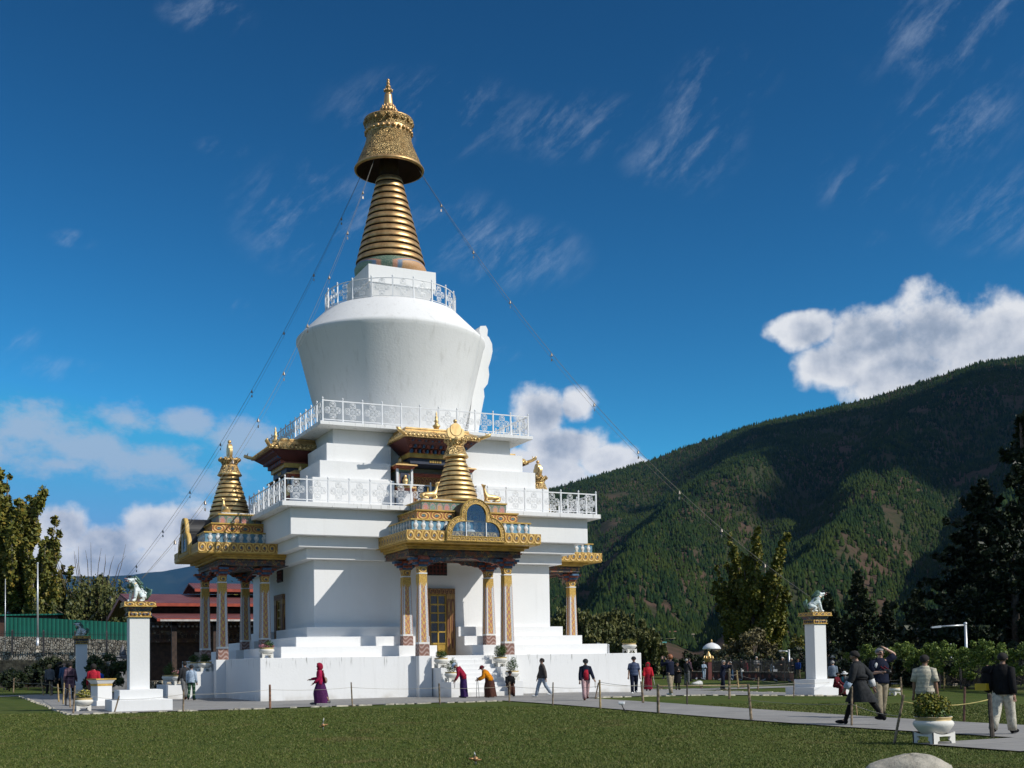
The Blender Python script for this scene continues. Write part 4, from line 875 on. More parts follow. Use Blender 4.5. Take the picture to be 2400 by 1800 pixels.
def forest():
    n = 74000; px = rng.uniform(900, 2540, n); t = rng.random(n)**.8*1.008
    keep = ~(bare(px, t) & (rng.random(n) < .9)) & ~((px < 1720) & (px > 1515) & (t < .07) & (rng.random(n) < .7)) & (t > .012)
    keep &= ~((px > 1880) & (px < 2350) & (t > .06) & (t < .36) & (N2(px/60., t*14) > .74) & (rng.random(n) < .75)); keep &= ~((px > 1525) & (px < 1710) & (t < .085))
    px, t = px[keep], t[keep]; n = len(px); p = hill(px, t); p[:, 2] -= 1.
    h = rng.uniform(7, 14, n)*np.where(rng.random(n) < .15, .6, 1.); w = h*rng.uniform(.2, .34, n)
    K = 5; V = np.zeros((n, 2, K+1, 3)); ang = rng.uniform(0, 6.28, n)
    for k, (z0, z1, r) in enumerate(((.08, .7, 1.), (.42, 1.0, .66))):
        for i in range(K):
            a = ang+2*PI*i/K+k*.6; rr = w*r*rng.uniform(.6, 1.3, n)
            V[:, k, i] = np.stack([p[:, 0]+rr*np.cos(a), p[:, 1]+rr*np.sin(a), p[:, 2]+h*(z0+rng.uniform(-.07, .07, n))], 1)
        V[:, k, K] = np.stack([p[:, 0]+rng.uniform(-.5, .5, n), p[:, 1]+rng.uniform(-.5, .5, n), p[:, 2]+h*z1], 1)
    f = np.array([[i, (i+1) % K, K] for i in range(K)])
    F = (np.arange(n*2)[:, None, None]*(K+1)+f[None]).reshape(-1, 3)
    m, g, b = new_mat('pine_needles'); P = g.pos(); big = g.noise(P, .006, 4, .55); ri = g.noise(P, .05, 2, .5)
    c = g.ramp(ri, [(.3, (.010, .024, .011)), (.5, (.021, .04, .013)), (.62, (.036, .055, .014)), (.74, (.06, .07, .018))]); c = g.mix(g.m('MULTIPLY', g.smooth(big, .45, .65), .45), c, (.05, .065, .014))
    g.put(b.inputs['Base Color'], c); b.inputs['Roughness'].default_value = .95; b.inputs['Specular IOR Level'].default_value = .03
    tag(np_mesh('forest', V.reshape(-1, 3), F, m), 'dark green pine forest covering the hillside', None, None, 'stuff')
forest()
def mountain():
    xs = np.arange(-900, 1300, 40.); ts = np.linspace(0, 1.3, 24); X, T = np.meshgrid(xs, ts); th = np.arctan((X-1200)/FPX)
    l = math.hypot(CF[0], CF[1]); fx, fy = CF[0]/l, CF[1]/l; dx, dy = fx*np.cos(th)+fy*np.sin(th), fy*np.cos(th)-fx*np.sin(th)
    top = 1318+18*np.sin(X/140.)+34*(N1(X/170., 3.3)-.5)+np.clip((100-X)*.08, 0, 60); rho = 15000+9000*T; zr = (HY(X)-top)/FPX*np.cos(th)*24000
    z = zr*np.where(T < 1, T**1.1, 1-(T-1)*.8)+np.sin(np.pi*np.clip(T, 0, 1))*650*(np.abs((((X/190.-T*.8) % 1)-.5)*2)-.5)-30
    V = np.stack([CAM[0]+dx*rho, CAM[1]+dy*rho, z], -1).reshape(-1, 3); n = len(xs)
    F = np.array([[j*n+i, j*n+i+1, (j+1)*n+i+1, (j+1)*n+i] for j in range(len(ts)-1) for i in range(n-1)])
    m, g, b = new_mat('far_forest'); P = g.pos(); q = g.noise(P, .0015, 5, .7)
    g.put(b.inputs['Base Color'], g.mix(g.smooth(q, .45, .7), (.016, .034, .026), (.035, .05, .035))); b.inputs['Roughness'].default_value = 1; b.inputs['Specular IOR Level'].default_value = 0
    tag(np_mesh('mountains', V, F, m, smooth=True), kind='structure')
mountain()
def hill_spot(x, y):
    """spot of the hillside seen at a place of the photograph"""
    lo, hi = 0.003, .6
    for _ in range(40):
        mid = (lo+hi)/2; p = hill(x, mid); D = (p-CAM)@CF; yy = CYP-FPX*((p-CAM)@CU)/D
        if yy > y: lo = mid
        else: hi = mid
    return hill(x, lo)

# ------------------------------------------------------------------ houses at the foot of the hill
M_HWALL = mat('house_wall', (.45, .4, .33), .8, var=.2, vscale=.6); M_HDARK = mat('house_opening', (.03, .025, .02), .7)
ROOFS = {'teal': mat('teal_sheet_roof', (.08, .3, .26), .5), 'olive': mat('olive_sheet_roof', (.28, .28, .12), .6), 'tan': mat('tan_sheet_roof', (.3, .25, .18), .7), 'grey': mat('grey_sheet_roof', (.25, .25, .25), .6), 'rust': mat('rusty_sheet_roof', (.24, .12, .07), .7)}
def house(x0, x1, y, roof, label, hh=3.0):
    p = hill_spot((x0+x1)/2, y+4); D = depth(p); w = (x1-x0)*D/FPX; d = w*.6; t = thing('house', label, 'house', tuple(p), -YAW-R(5), 'houses at the foot of the hill')
    q = MB(); q.box(-w*.42, w*.42, -d*.4, d*.4, -3, hh*.75)
    wl = q.build('wall', M_HWALL, t)
    for i in range(3): MB().box(-w*.3+i*w*.24, -w*.18+i*w*.24, -d*.4-.05, -d*.4+.05, hh*.2, hh*.55).build('window', M_HDARK, t)
    q = MB(); q.prism([(-d*.56, hh*.72), (0, hh*1.02), (d*.56, hh*.72), (d*.56, hh*.78), (0, hh*1.1), (-d*.56, hh*.78)], (-w*.5, 0, 0), (0, 1, 0), (0, 0, 1), (1, 0, 0), w); q.build('roof', ROOFS[roof], t)
for a in [(1536, 1561, 1509, 'teal', 'small house with bright teal roof lowest beside the willows'), (1540, 1581, 1499, 'olive', 'wide low house with olive roof between teal roofs'), (1546, 1580, 1491, 'grey', 'house with greyish roof just above the wide olive roof'), (1582, 1608, 1488, 'teal', 'house with teal roof topmost in the middle of the village'),
          (1608, 1627, 1489, 'tan', 'house with tan roof next to the topmost teal roof'), (1581, 1600, 1504, 'olive', 'narrow olive roofed house in the middle of the village'), (1604, 1622, 1507, 'olive', 'low olive roofed house near the white parasol'), (1553, 1584, 1483, 'rust', 'rust roofed house at the upper edge of the village'), (1622, 1636, 1507, 'olive', 'tiny house with olive roof at the parasol side of the village')]: house(*a)
house(1648, 1692, 1484, 'tan', 'large tan roofed house with pale walls standing alone above the white parasol', 3.6)

# ------------------------------------------------------------------ trees
M_BARK = mat('tree_bark', (.1, .075, .055), .9, var=.3, vscale=6, bscale=14, bstr=.5); M_BARKG = mat('grey_bark', (.2, .18, .15), .9, var=.3, vscale=6)
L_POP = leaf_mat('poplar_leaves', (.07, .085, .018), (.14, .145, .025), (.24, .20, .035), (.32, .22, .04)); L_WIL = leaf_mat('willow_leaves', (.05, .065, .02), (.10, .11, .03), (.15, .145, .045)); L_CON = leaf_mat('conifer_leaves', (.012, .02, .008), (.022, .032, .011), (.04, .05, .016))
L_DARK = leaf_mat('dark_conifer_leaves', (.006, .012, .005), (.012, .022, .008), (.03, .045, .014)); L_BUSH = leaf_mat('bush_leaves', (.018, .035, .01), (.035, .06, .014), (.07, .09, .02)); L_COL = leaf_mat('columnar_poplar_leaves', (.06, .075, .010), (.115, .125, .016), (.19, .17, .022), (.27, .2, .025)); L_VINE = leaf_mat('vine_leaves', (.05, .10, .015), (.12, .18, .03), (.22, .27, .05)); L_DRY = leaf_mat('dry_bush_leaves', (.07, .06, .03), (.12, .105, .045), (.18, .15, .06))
def base_at(x, y, D, zoff=0.):
    p = far(x, y, D); return Vector((p[0], p[1], gz(p[0], p[1])+zoff if abs(p[0]) < 200 else zoff))
def leafcloud(P, n, size, seed, flat=0., stretch=1.):
    """n quads around the given points: P rows (x,y,z,r)"""
    q = np.random.default_rng(seed); P = np.asarray(P, float); k = q.choice(len(P), n, p=P[:, 3]**2/np.sum(P[:, 3]**2)); d = q.normal(size=(n, 3)); d /= np.linalg.norm(d, axis=1)[:, None]; d[:, 2] *= stretch
    c = P[k, :3]+d*(P[k, 3]*q.random(n)**.45)[:, None]; a = q.normal(size=(n, 3)); a[:, 2] *= 1+2.5*(stretch > 1.5); a /= np.linalg.norm(a, axis=1)[:, None]; b = np.cross(a, d+.7*q.normal(size=(n, 3))); b /= np.linalg.norm(b, axis=1)[:, None]+1e-9
    s = size*q.uniform(.55, 1.35, n)[:, None]; return np.stack([c-a*s, c+b*s*.6, c+a*s, c-b*s*.6], 1).reshape(-1, 3)
def tree(label, loc, H, kind, leafm, n, size, seed, spread=1.,  group=None, bare_twigs=False, bark=None, name='tree', zlo=.08):
    t = thing(name, label, 'tree', tuple(loc), 0, group); rr = random.Random(seed); q = MB(); C = []
    q.tube([(0, 0, -.5), (rr.uniform(-.1, .1), rr.uniform(-.1, .1), H*.3), (rr.uniform(-.2, .2), rr.uniform(-.2, .2), H*(.6 if kind != 'conifer' else .96))], [H*.03, H*.022, H*.006], 8)
    if kind == 'poplar':
        for i in range(26):
            a = rr.uniform(0, 6.28); z0 = H*rr.uniform(zlo, .6); L_ = H*rr.uniform(.3, .48); sp = spread*H*rr.uniform(.05, .2)
            pts = [Vector((0, 0, z0)), Vector((sp*.65*math.cos(a), sp*.65*math.sin(a), z0+L_*.4)), Vector((sp*math.cos(a), sp*math.sin(a), min(z0+L_, H*.99)))]
            q.tube(pts, [H*.009, H*.006, H*.002], 5)
            for k in range(9):
                f = .2+.8*k/8; p = pts[0].lerp(pts[1], f*2) if f < .5 else pts[1].lerp(pts[2], f*2-1); C.append((p.x+rr.uniform(-.3, .3), p.y+rr.uniform(-.3, .3), p.z, H*.042*(1.15-.65*f)*rr.uniform(.6, 1.3)))
    elif kind == 'willow':
        for i in range(34):
            a = rr.uniform(0, 6.28); ro = spread*H*.42*math.sqrt(rr.random()); zt = H*(.98-.35*(ro/(spread*H*.42))**2)*rr.uniform(.85, 1.); x, y = ro*math.cos(a), ro*math.sin(a)
            q.tube([(0, 0, H*.3), (x*.5, y*.5, H*.3+(zt-H*.3)*.7), (x, y, zt)], [H*.014, H*.008, H*.002], 5)
            for s_ in range(6):
                ax, ay = x+rr.uniform(-.09, .09)*H, y+rr.uniform(-.09, .09)*H; dl = H*rr.uniform(.18, .5); m_ = 10
                for k in range(m_): C.append((ax*(1+.05*k/m_), ay*(1+.05*k/m_), zt-dl*k/m_-.02*H*rr.random(), H*.024*rr.uniform(.6, 1.2)))
        if bare_twigs:
            for i in range(14):
                a = rr.uniform(0, 6.28); x, y = H*.3*rr.random()*math.cos(a), H*.3*rr.random()*math.sin(a); q.tube([(x*.5, y*.5, H*.6), (x, y, H*1.02), (x*1.2+rr.uniform(-.5, .5), y*1.2, H*rr.uniform(1.08, 1.22))], [H*.005, H*.003, H*.001], 4)
    elif kind == 'conifer':
        for i in range(75):
            f = (i+rr.random())/75; z = H*(.06+.92*f); a = rr.uniform(0, 6.28); L_ = spread*H*.2*(1-f)**.8*rr.uniform(.65, 1.25)+H*.015; up = rr.uniform(.0, .35)
            q.tube([(0, 0, z), (L_*math.cos(a), L_*math.sin(a), z+L_*up)], [H*.004, H*.001], 4)
            for k in range(7): u = .25+.75*k/6; C.append((L_*u*math.cos(a)+rr.uniform(-.1, .1), L_*u*math.sin(a)+rr.uniform(-.1, .1), z+L_*up*u+rr.uniform(-.2, .3), H*.03*(1.2-.7*u)*(1.15-.6*f)))
    else:
        for i in range(30):
            a = rr.uniform(0, 6.28); ro = spread*H*.5*math.sqrt(rr.random()); z = H*rr.uniform(.25, .95)*(1-.3*(ro/(spread*H*.5))**2); q.tube([(0, 0, H*.1), (ro*.6*math.cos(a), ro*.6*math.sin(a), z*.7), (ro*math.cos(a), ro*math.sin(a), z)], [H*.015, H*.01, H*.004], 4)
            C.append((ro*math.cos(a), ro*math.sin(a), z, H*.15*rr.uniform(.6, 1.2)))
    q.build('trunk', bark or M_BARK, t)
    V = leafcloud(C, n, size, seed, stretch={'willow': 1.8, 'poplar': 1.3}.get(kind, 1.)); np_mesh('crown', V, quads(V), leafm, t); return t
G1 = 'trees at the edge of the grounds'
tree('tall yellow-green poplar with sky showing through, beside the tall silver pole', base_at(30, 1560, 128), 22.6, 'poplar', L_POP, 46000, .25, 3, 1.25, G1, bark=M_BARKG, zlo=.2)
tree('slender yellowing poplar cut by the edge of the photo, past the silver pole', base_at(-45, 1560, 130), 23.5, 'poplar', L_POP, 36000, .25, 8, 1.2, G1, bark=M_BARKG, zlo=.2)
tree('small yellow-green poplar leaning out over the blue mountain', base_at(98, 1560, 126), 15.5, 'poplar', L_POP, 24000, .23, 5, 1.1, G1, bark=M_BARKG, zlo=.25)
tree('drooping dark willow with bare twigs on top, behind the green fence', base_at(215, 1560, 127), 12.6, 'willow', L_WIL, 17000, .19, 4, 1.15, G1, True)
tree('low dark tree between the tall poplar and the twiggy willow', base_at(145, 1560, 130), 10.0, 'willow', L_WIL, 5000, .18, 14, 1.1, G1)
tree('yellow-green tree glimpsed behind the red roof under the shaded porch', base_at(560, 1560, 105), 9.4, 'round', L_POP, 4000, .2, 6, 1., G1)
tree('dense dark bush in front of the stone chorten, beyond the pedestrians', base_at(250, 1600, 68), 2.5, 'round', L_BUSH, 5000, .09, 7, 1.0, 'bushes at the edge of the grounds', name='bush')
tree('leafy bush beside the shaded grey lion pillar', base_at(215, 1600, 73), 2.3, 'round', L_BUSH, 3500, .09, 17, 1.1, 'bushes at the edge of the grounds', name='bush')
tree('wide dark bush in the shade of the stone bank, past the far lawn posts', base_at(66, 1600, 90), 1.9, 'round', L_DARK, 3000, .12, 29, 1.5, 'bushes at the edge of the grounds', name='bush')
tree('dark leafy bush on the stone bank below the silver pole', base_at(104, 1600, 94), 2.6, 'round', L_CON, 3000, .12, 39, 1.2, 'bushes at the edge of the grounds', name='bush')
tree('near-black bush by the lower iron railing', base_at(22, 1600, 84), 1.7, 'round', L_DARK, 2600, .1, 9, 1.3, 'bushes at the edge of the grounds', name='bush')
tree('black clipped bush behind the man in blue jacket', base_at(140, 1600, 86), 2.1, 'round', L_DARK, 2600, .1, 19, 1.0, 'bushes at the edge of the grounds', name='bush')
for k, (x, y, D, H, sp, l) in enumerate(((1335, 1400, 118, 7.3, 1.5, 'broad willow just behind the stupa platform'), (1435, 1402, 122, 7.6, 1.3, 'tallest drooping willow beyond the white platform corner'), (1497, 1455, 112, 5.3, 1.1, 'lower willow hanging over the person in red raincoat'), (1265, 1440, 125, 7.0, 1.2, 'willow half hidden by the stupa and its painted side porch'))): tree(l, base_at(x, 1560, D), H, 'willow', L_WIL, 18000, .19, 30+k, sp, 'willows behind the stupa')
tree('tall columnar poplar turning yellow before the hill', base_at(1768, 1560, 128), 15.6, 'poplar', L_COL, 52000, .22, 41, 1.35, G1)
tree('second stem of the columnar poplar, dark on its shaded flank', base_at(1738, 1560, 131), 13.0, 'poplar', L_COL, 24000, .2, 42, .95, G1)
tree('shorter columnar poplar joined to the tall one on its sunny flank', base_at(1806, 1560, 129), 11.0, 'poplar', L_COL, 22000, .2, 43, 1., G1)
tree('greyish round tree at the foot of the columnar poplar', base_at(1765, 1560, 118), 5.0, 'round', L_DRY, 4500, .16, 44, 1.2, G1)
tree('small yellow poplar between the columnar poplar and the shadowed pillar', base_at(1868, 1560, 120), 4.2, 'poplar', L_POP, 3000, .15, 45, .9, G1)
for k, (x, D, H, sp, l) in enumerate(((2018, 108, 9.6, 1.35, 'pointed dark conifer beyond the man in the gho'), (1945, 116, 8.0, 1.4, 'dark conifer directly behind the shadowed lion pillar'), (2082, 112, 6.8, 1.5, 'lower dark conifer behind the man with the camera'), (2152, 104, 7.6, 1.5, 'dark conifer behind the concrete lookout post'), (2228, 100, 6.6, 1.5, 'shadowy conifer beside the silver lamp post'), (1985, 122, 6.0, 1.6, 'low conifer filling the gap behind the pointed conifer'))): tree(l, base_at(x, 1560, D), H, 'conifer', L_CON, 18000, .19, 60+k, sp, 'conifers beyond the fence')
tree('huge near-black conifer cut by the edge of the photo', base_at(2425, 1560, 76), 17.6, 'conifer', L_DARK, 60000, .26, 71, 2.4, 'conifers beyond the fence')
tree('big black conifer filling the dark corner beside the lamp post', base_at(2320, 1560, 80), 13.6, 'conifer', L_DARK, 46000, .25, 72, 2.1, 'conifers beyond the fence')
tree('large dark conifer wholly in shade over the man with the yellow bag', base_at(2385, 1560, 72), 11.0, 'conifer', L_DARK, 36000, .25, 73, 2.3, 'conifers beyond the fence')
for k, (x, y, D, H, l, m_) in enumerate(((1665, 1530, 140, 2.4, 'dry yellowish bush under the white parasol', L_DRY), (1700, 1530, 138, 2.8, 'brownish bush between the parasol and the poplar', L_DRY), (1722, 1528, 136, 3.4, 'reddish dark bush at the foot of the poplar', L_DRY))): tree(l, base_at(x, 1560, D), H, 'round', m_, 3200, .1*D/100, 80+k, 1.3, 'bushes and trees below the village', name='bush' if H < 4.5 else 'tree')

for k, x in enumerate((1500, 1555, 1610, 1668, 1725, 1790, 1850, 1910, 1968, 2030, 2090, 2150, 2215, 2280, 2345, 2410)):  # shrub row added as dark backing for the shade, hiding the bright lawn
    tree('added dark shrub standing in for the shade behind the black iron railing', base_at(x, 1560, 118-k*2.6), 2.5+.5*math.sin(k*2.1), 'round', L_DARK if k % 3 else L_CON, 2600, .15, 300+k, 2.2, 'added dark shrubs behind the iron railing', name='shrub')
for k, x in enumerate((2030, 2085, 2140, 2195, 2250, 2305, 2360, 2415)): tree('low dark shrub added in place of conifer shade beneath the vine covered railing', base_at(x, 1560, 71-k*1.6), 1.7+.25*math.sin(k*1.7), 'round', L_DARK, 3200, .12, 340+k, 2.6, 'dark shrubs added behind the vine for shade', name='shrub')  # shrubs added to darken the ground where the conifers would shade it
# ------------------------------------------------------------------ fences, walls, poles
M_IRON = mat('black_iron', (.018, .018, .02), .5); M_STEEL = mat('galvanised_steel', (.62, .64, .66), .4, metal=.5, var=.05)
def railing_run(label, P, h, step=.13, post_every=18, bar=.011, pw=.035):
    t = thing('iron_fence', label, 'fence', tuple(P[0])); o = Vector(P[0]); q = MB(); k = 0; pm = None
    for a, b in zip(P, P[1:]):
        a, b = Vector(a)-o, Vector(b)-o; L_ = (b-a).length; n = int(L_/step); d = (b-a)/L_
        for z in (h*.12, h*.88): q.tube([a+Vector((0, 0, z)), b+Vector((0, 0, z))], .022, 4, smooth=False)
        for i in range(n):
            p = a+d*(i+.5)*step
            if k % post_every == 0:
                if pm is None: po = MB().box(-pw, pw, -pw, pw, -.3, h*1.02).frust(-pw, pw, -pw, pw, h*1.02, h*1.1, (-.01, .01, -.01, .01)).build('fence_post', M_IRON, t); pm = po.data
                else: po = link(bpy.data.objects.new('fence_post', pm), t)
                po.location = p
            else: q.tube([p, p+Vector((0, 0, h))], bar, 4, smooth=False)
            k += 1
    q.build('railing', M_IRON, t); return t
RF = [(43.5, 39, -.33), (36.4, 14.2, -.33), (28.2, -8.3, -.33), (24.2, -20, -.33), (20, -33, -.33)]
railing_run('black iron railing along the far side of the grounds, partly grown over with vine', RF, 1.62)
def stone_mat():
    m, g, b = new_mat('rubble_stone'); P = g.obj(); vo = g.n('ShaderNodeTexVoronoi', {'Scale': 3.2, 'Vector': P}, feature='F1'); e = g.n('ShaderNodeTexVoronoi', {'Scale': 3.2, 'Vector': P}, feature='DISTANCE_TO_EDGE')
    v = g.n('ShaderNodeSeparateColor', {0: vo.outputs['Color']}).outputs[0]; c = g.ramp(v, [(0, (.22, .19, .15)), (.5, (.42, .37, .29)), (1, (.52, .48, .4))]); c = g.mix(g.smooth(e.outputs[0], .09, .03), c, (.05, .045, .035))
    g.put(b.inputs['Base Color'], c); b.inputs['Roughness'].default_value = .9; bump(g, b, g.smooth(e.outputs[0], .0, .15), .9, .08); return m
M_STONE = stone_mat(); M_DSTONE = mat('dark_bank_stone', (.07, .065, .045), .95, var=.35, vscale=2, bscale=5, bstr=.8, bdist=.08)  # bank stone darkened to carry the shade and dark railings there
def wall_run(name, label, cat, P, z0s, z1s, th, m, uvw=False, kind=None):
    o = Vector(P[0]); q = MB()
    for k in range(len(P)-1):
        a, b = Vector(P[k])-o, Vector(P[k+1])-o; d = (b-a).normalized(); n = Vector((-d.y, d.x, 0))*th
        vs = [(a.x, a.y, z0s[k]), (b.x, b.y, z0s[k+1]), (b.x, b.y, z1s[k+1]), (a.x, a.y, z1s[k])]; vs += [(x+n.x, y+n.y, z) for x, y, z in vs]
        q.add(vs, [(0, 1, 2, 3), (5, 4, 7, 6), (3, 2, 6, 7), (1, 5, 6, 2), (4, 0, 3, 7)])
    ob = q.build(name, m, loc=(o.x, o.y, 0)); return tag(ob, label, cat, None, kind)
def fl_(x, D): p = far(x, 1560, D); return (p[0], p[1], 0)
zof = lambda y, x, D: CAM[2]+(HY(x)-y)/FPX*D
Pst = [fl_(-140, 120), fl_(80, 119), fl_(310, 118)]
wall_run('stone_wall', 'pale rubble stone retaining wall under the green metal fence', 'wall', Pst, [-1]*3, [zof(1490, -140, 120), zof(1492, 80, 119), zof(1501, 310, 118)], .8, M_STONE)
def corr_mat():
    m, g, b = new_mat('green_corrugated_sheet'); P = g.pos(); u = g.m('ADD', g.n('ShaderNodeSeparateXYZ', {0: P}).outputs[0], g.m('MULTIPLY', g.n('ShaderNodeSeparateXYZ', {0: P}).outputs[1], .45))
    w = g.m('SINE', g.m('MULTIPLY', u, 22)); n = g.noise(P, .5, 3); c = g.mix(g.smooth(w, -.9, -.6), (.008, .07, .045), (.016, .17, .11)); c = g.mix(g.m('MULTIPLY', g.smooth(n, .4, .7), .35), c, (.02, .21, .15))
    c = g.mix(g.smooth(g.m('FRACT', g.m('DIVIDE', u, 5.2)), .985, .99), c, (.006, .05, .03)); g.put(b.inputs['Base Color'], c); b.inputs['Roughness'].default_value = .55; bump(g, b, w, .4, .03); return m
M_CORR = corr_mat(); Pg = [fl_(10, 119.4), fl_(120, 119), fl_(310, 118.4)]
wall_run('metal_fence', 'bright green corrugated metal fence on the stone wall', 'fence', Pg, [zof(1492, 10, 119.4), zof(1494, 120, 119), zof(1502, 310, 118.4)], [zof(1446, 10, 119.4), zof(1449, 120, 119), zof(1459, 310, 118.4)], .12, M_CORR)
wall_run('stone_wall', 'rough stone bank below the upper iron railing', 'wall', [fl_(-140, 112), fl_(310, 110)], [-1, -1], [zof(1524, -140, 112), zof(1530, 310, 110)], 1.5, M_STONE)
railing_run('upper black iron railing in front of the green metal fence', [(*fl_(-120, 111.5)[:2], zof(1524, -120, 111.5)), (*fl_(310, 110)[:2], zof(1530, 310, 110))], 1.9, .22, 14, .02, .09)
railing_run('lower black iron railing beside the near-black bush', [(*fl_(-120, 100)[:2], 0), (*fl_(190, 98)[:2], 0)], 1.55, .2, 14, .02, .08)
wall_run('low_bank', 'dark stony bank behind the lower iron railing', 'wall', [fl_(-140, 101.5), fl_(300, 100)], [-1, -1], [zof(1546, -140, 101.5), zof(1548, 300, 100)], 6, M_DSTONE)
p = far(62, 1440, 124); q = MB(); q.frust(-5.5, 4.5, -2, 2, 0, .12, (-5.5, 4.5, -2, 2)); sr = thing('shed', 'low shed with dark green sheet roof behind the green metal fence', 'shed', (p[0], p[1], 0), -YAW); MB().frust(-5.5, 4.6, -2.2, 2.2, zof(1441, 60, 124)-.15, zof(1441, 60, 124), (-5.5, 4.6, -2.2, 2.2)).build('roof', M_CORR, sr); MB().box(-5, 4, -1.8, 1.8, 0, zof(1442, 60, 124)-.15).build('wall', mat('brown_shed_wall', (.12, .06, .04), .8), sr)
def pole(label, x, ytop, D, zb, r0=.05, name='flag_pole', cat='pole', ybot=None, m=None):
    p = far(x, 1560, D); zt = zof(ytop, x, D); t = thing(name, label, cat, (p[0], p[1], zb)); MB().tube([(0, 0, -.3), (0, 0, (zt-zb)*.12)], r0*1.25, 10).tube([(0, 0, (zt-zb)*.12), (0, 0, zt-zb)], [r0, r0*.6], 10).ell((0, 0, zt-zb), r0*1.0, 8, 6).build('shaft', m or M_STEEL, t)
    MB().box(-.22, .22, -.22, .22, -.4, .18).build('base', M_STONE, t); return t
pole('tall silver flag pole in front of the green metal fence', 88, 1319, 106, zof(1518, 88, 106), .095)
pole('thin grey pole at the edge of the poplar', 12, 1357, 112, 1.7, .05); pole('thin black pole at the end of the green metal fence', 250, 1445, 100, .5, .045, m=M_IRON)
def lamp(label, x, ytop, D, xarm, yarm, zb, r0=.06):
    p = far(x, 1560, D); a = far(xarm, 1560, D); zt = zof(ytop, x, D); za = zof(yarm, xarm, D); t = thing('lamp_post', label, 'lamp post', (p[0], p[1], zb), 0, 'lamp posts'); d = Vector((a[0]-p[0], a[1]-p[1], za-zt)); h = zt-zb
    MB().tube([(0, 0, -.2), (0, 0, h)], [r0, r0*.85], 10).ell((0, 0, h), r0*1.1, 8, 6).build('pole', M_STEEL, t); MB().tube([(0, 0, h-.08), d*.75+Vector((0, 0, h-.06))], r0*.6, 8).build('arm', M_STEEL, t)
    n = d.normalized(); q = MB(); q.prism([(.0, -.06), (.0, .06), (d.length*.27, .03), (d.length*.27, -.05)], d*.73+Vector((-n.y*.09, n.x*.09, h-.06)), n, (0, 0, 1), Vector((n.y, -n.x, 0)), .18); q.build('lamp_head', M_STEEL, t)
lamp('silver lamp post with long arm over the vine covered railing', 2266, 1461, 66, 2186, 1467, -.33, .085); lamp('white lamp post with short arm near the columnar poplar', 1850, 1524, 96, 1826, 1523, -.33, .08); lamp('thin lamp post rising behind the stupa platform', 1427, 1511, 80, 1400, 1505, -.3, .055)
pole('short pale post standing in the vine covered railing', 2230, 1510, 68, -.33, .06, 'bollard_pole', 'post')
p = far(2208, 1560, 92); zp = zof(1463, 2200, 92); t = thing('lookout_post', 'concrete lookout post with railed platform above the vine hedge', 'tower', (p[0], p[1], -.4), -YAW)
M_CONC = mat('raw_concrete', (.3, .28, .24), .9, var=.2, vscale=2, bscale=8, bstr=.4)
MB().frust(-.62, .45, -.5, .5, 0, zp, (-.5, .36, -.42, .42)).build('pillar', M_CONC, t, bevel=.02); MB().box(-1.6, 1.15, -1.0, 1.0, zp, zp+.14).build('platform', M_CONC, t)
q = MB()
for x in (-1.5, -.6, .25, 1.05):
    for y in (-.9, .9): q.tube([(x, y, zp+.1), (x, y, zp+1.15)], .03, 5)
for z in (zp+.6, zp+1.12):
    for y in (-.9, .9): q.tube([(-1.5, y, z), (1.05, y, z)], .03, 5)
    for x in (-1.5, 1.05): q.tube([(x, -.9, z), (x, .9, z)], .03, 5)
q.build('railing', M_IRON, t); MB().lathe([(.5, zp+1.2), (.62, zp+1.3), (.6, zp+1.55), (.2, zp+1.62)], 14, (-.3, 0, 0)).lathe([(.05, zp+.1), (.05, zp+1.3)], 8, (-.3, 0, 0)).build('water_tank', M_BLACK, t)
# vine over the railing
def vine():
    a, b = np.array(RF[1]), np.array(RF[2]); P = []
    segs = [(np.array(RF[1])*.45+np.array(RF[2])*.55, np.array(RF[2])), (np.array(RF[2]), np.array(RF[3])), (np.array(RF[3]), np.array(RF[4]))]
    for s0, s1 in segs:
        L_ = np.linalg.norm(s1-s0); n = int(L_*22)
        for i in range(n):
            f = rng.random(); p = s0+(s1-s0)*f; w = p[0]*1.3+p[1]*.9; top = 1.75+.22*math.sin(w)+.16*math.sin(2.7*w+1); dp = rng.random()**1.8*1.25
            P.append((p[0]+rng.normal()*.22, p[1]+rng.normal()*.22, top-dp, .1+.14*rng.random()))
    P = np.array(P); V = leafcloud(P, 70000, .062, 5); o = np_mesh('vine_hedge', V, quads(V), L_VINE); tag(o, 'bright green climbing vine along the top of the black iron railing', 'vine')
vine()

# ------------------------------------------------------------------ red-roofed hall
M_RROOF = None
def rroof():
    m, g, b = new_mat('red_sheet_roof'); P = g.pos(); sx_ = g.n('ShaderNodeSeparateXYZ', {0: P}).outputs[0]; w = g.m('SINE', g.m('MULTIPLY', sx_, 30)); n = g.noise(P, .8, 4, .6)
    c = g.mix(g.smooth(n, .35, .7), (.14, .042, .042), (.19, .07, .066)); c = g.mix(g.smooth(w, -.95, -.8), (.1, .03, .03), c); g.put(b.inputs['Base Color'], c); b.inputs['Roughness'].default_value = .55; bump(g, b, w, .3, .03); return m
M_RROOF = rroof(); M_FASCIA = mat('orange_red_fascia', (.34, .06, .03), .5); M_DWOOD = mat('dark_carved_wood', (.05, .028, .018), .7, var=.3, vscale=4); M_GUT = mat('pale_gutter', (.5, .48, .45), .5); M_CORN = painted_timber('painted_cornice', (.03, .02, .018), [(.12, .05, .03), (.3, .25, .18), (.05, .05, .06), (.2, .1, .03)], 4)
hl = thing('hall', 'low hall with stepped dull red metal roofs and dark carved front', 'building', (0, 24, 0))
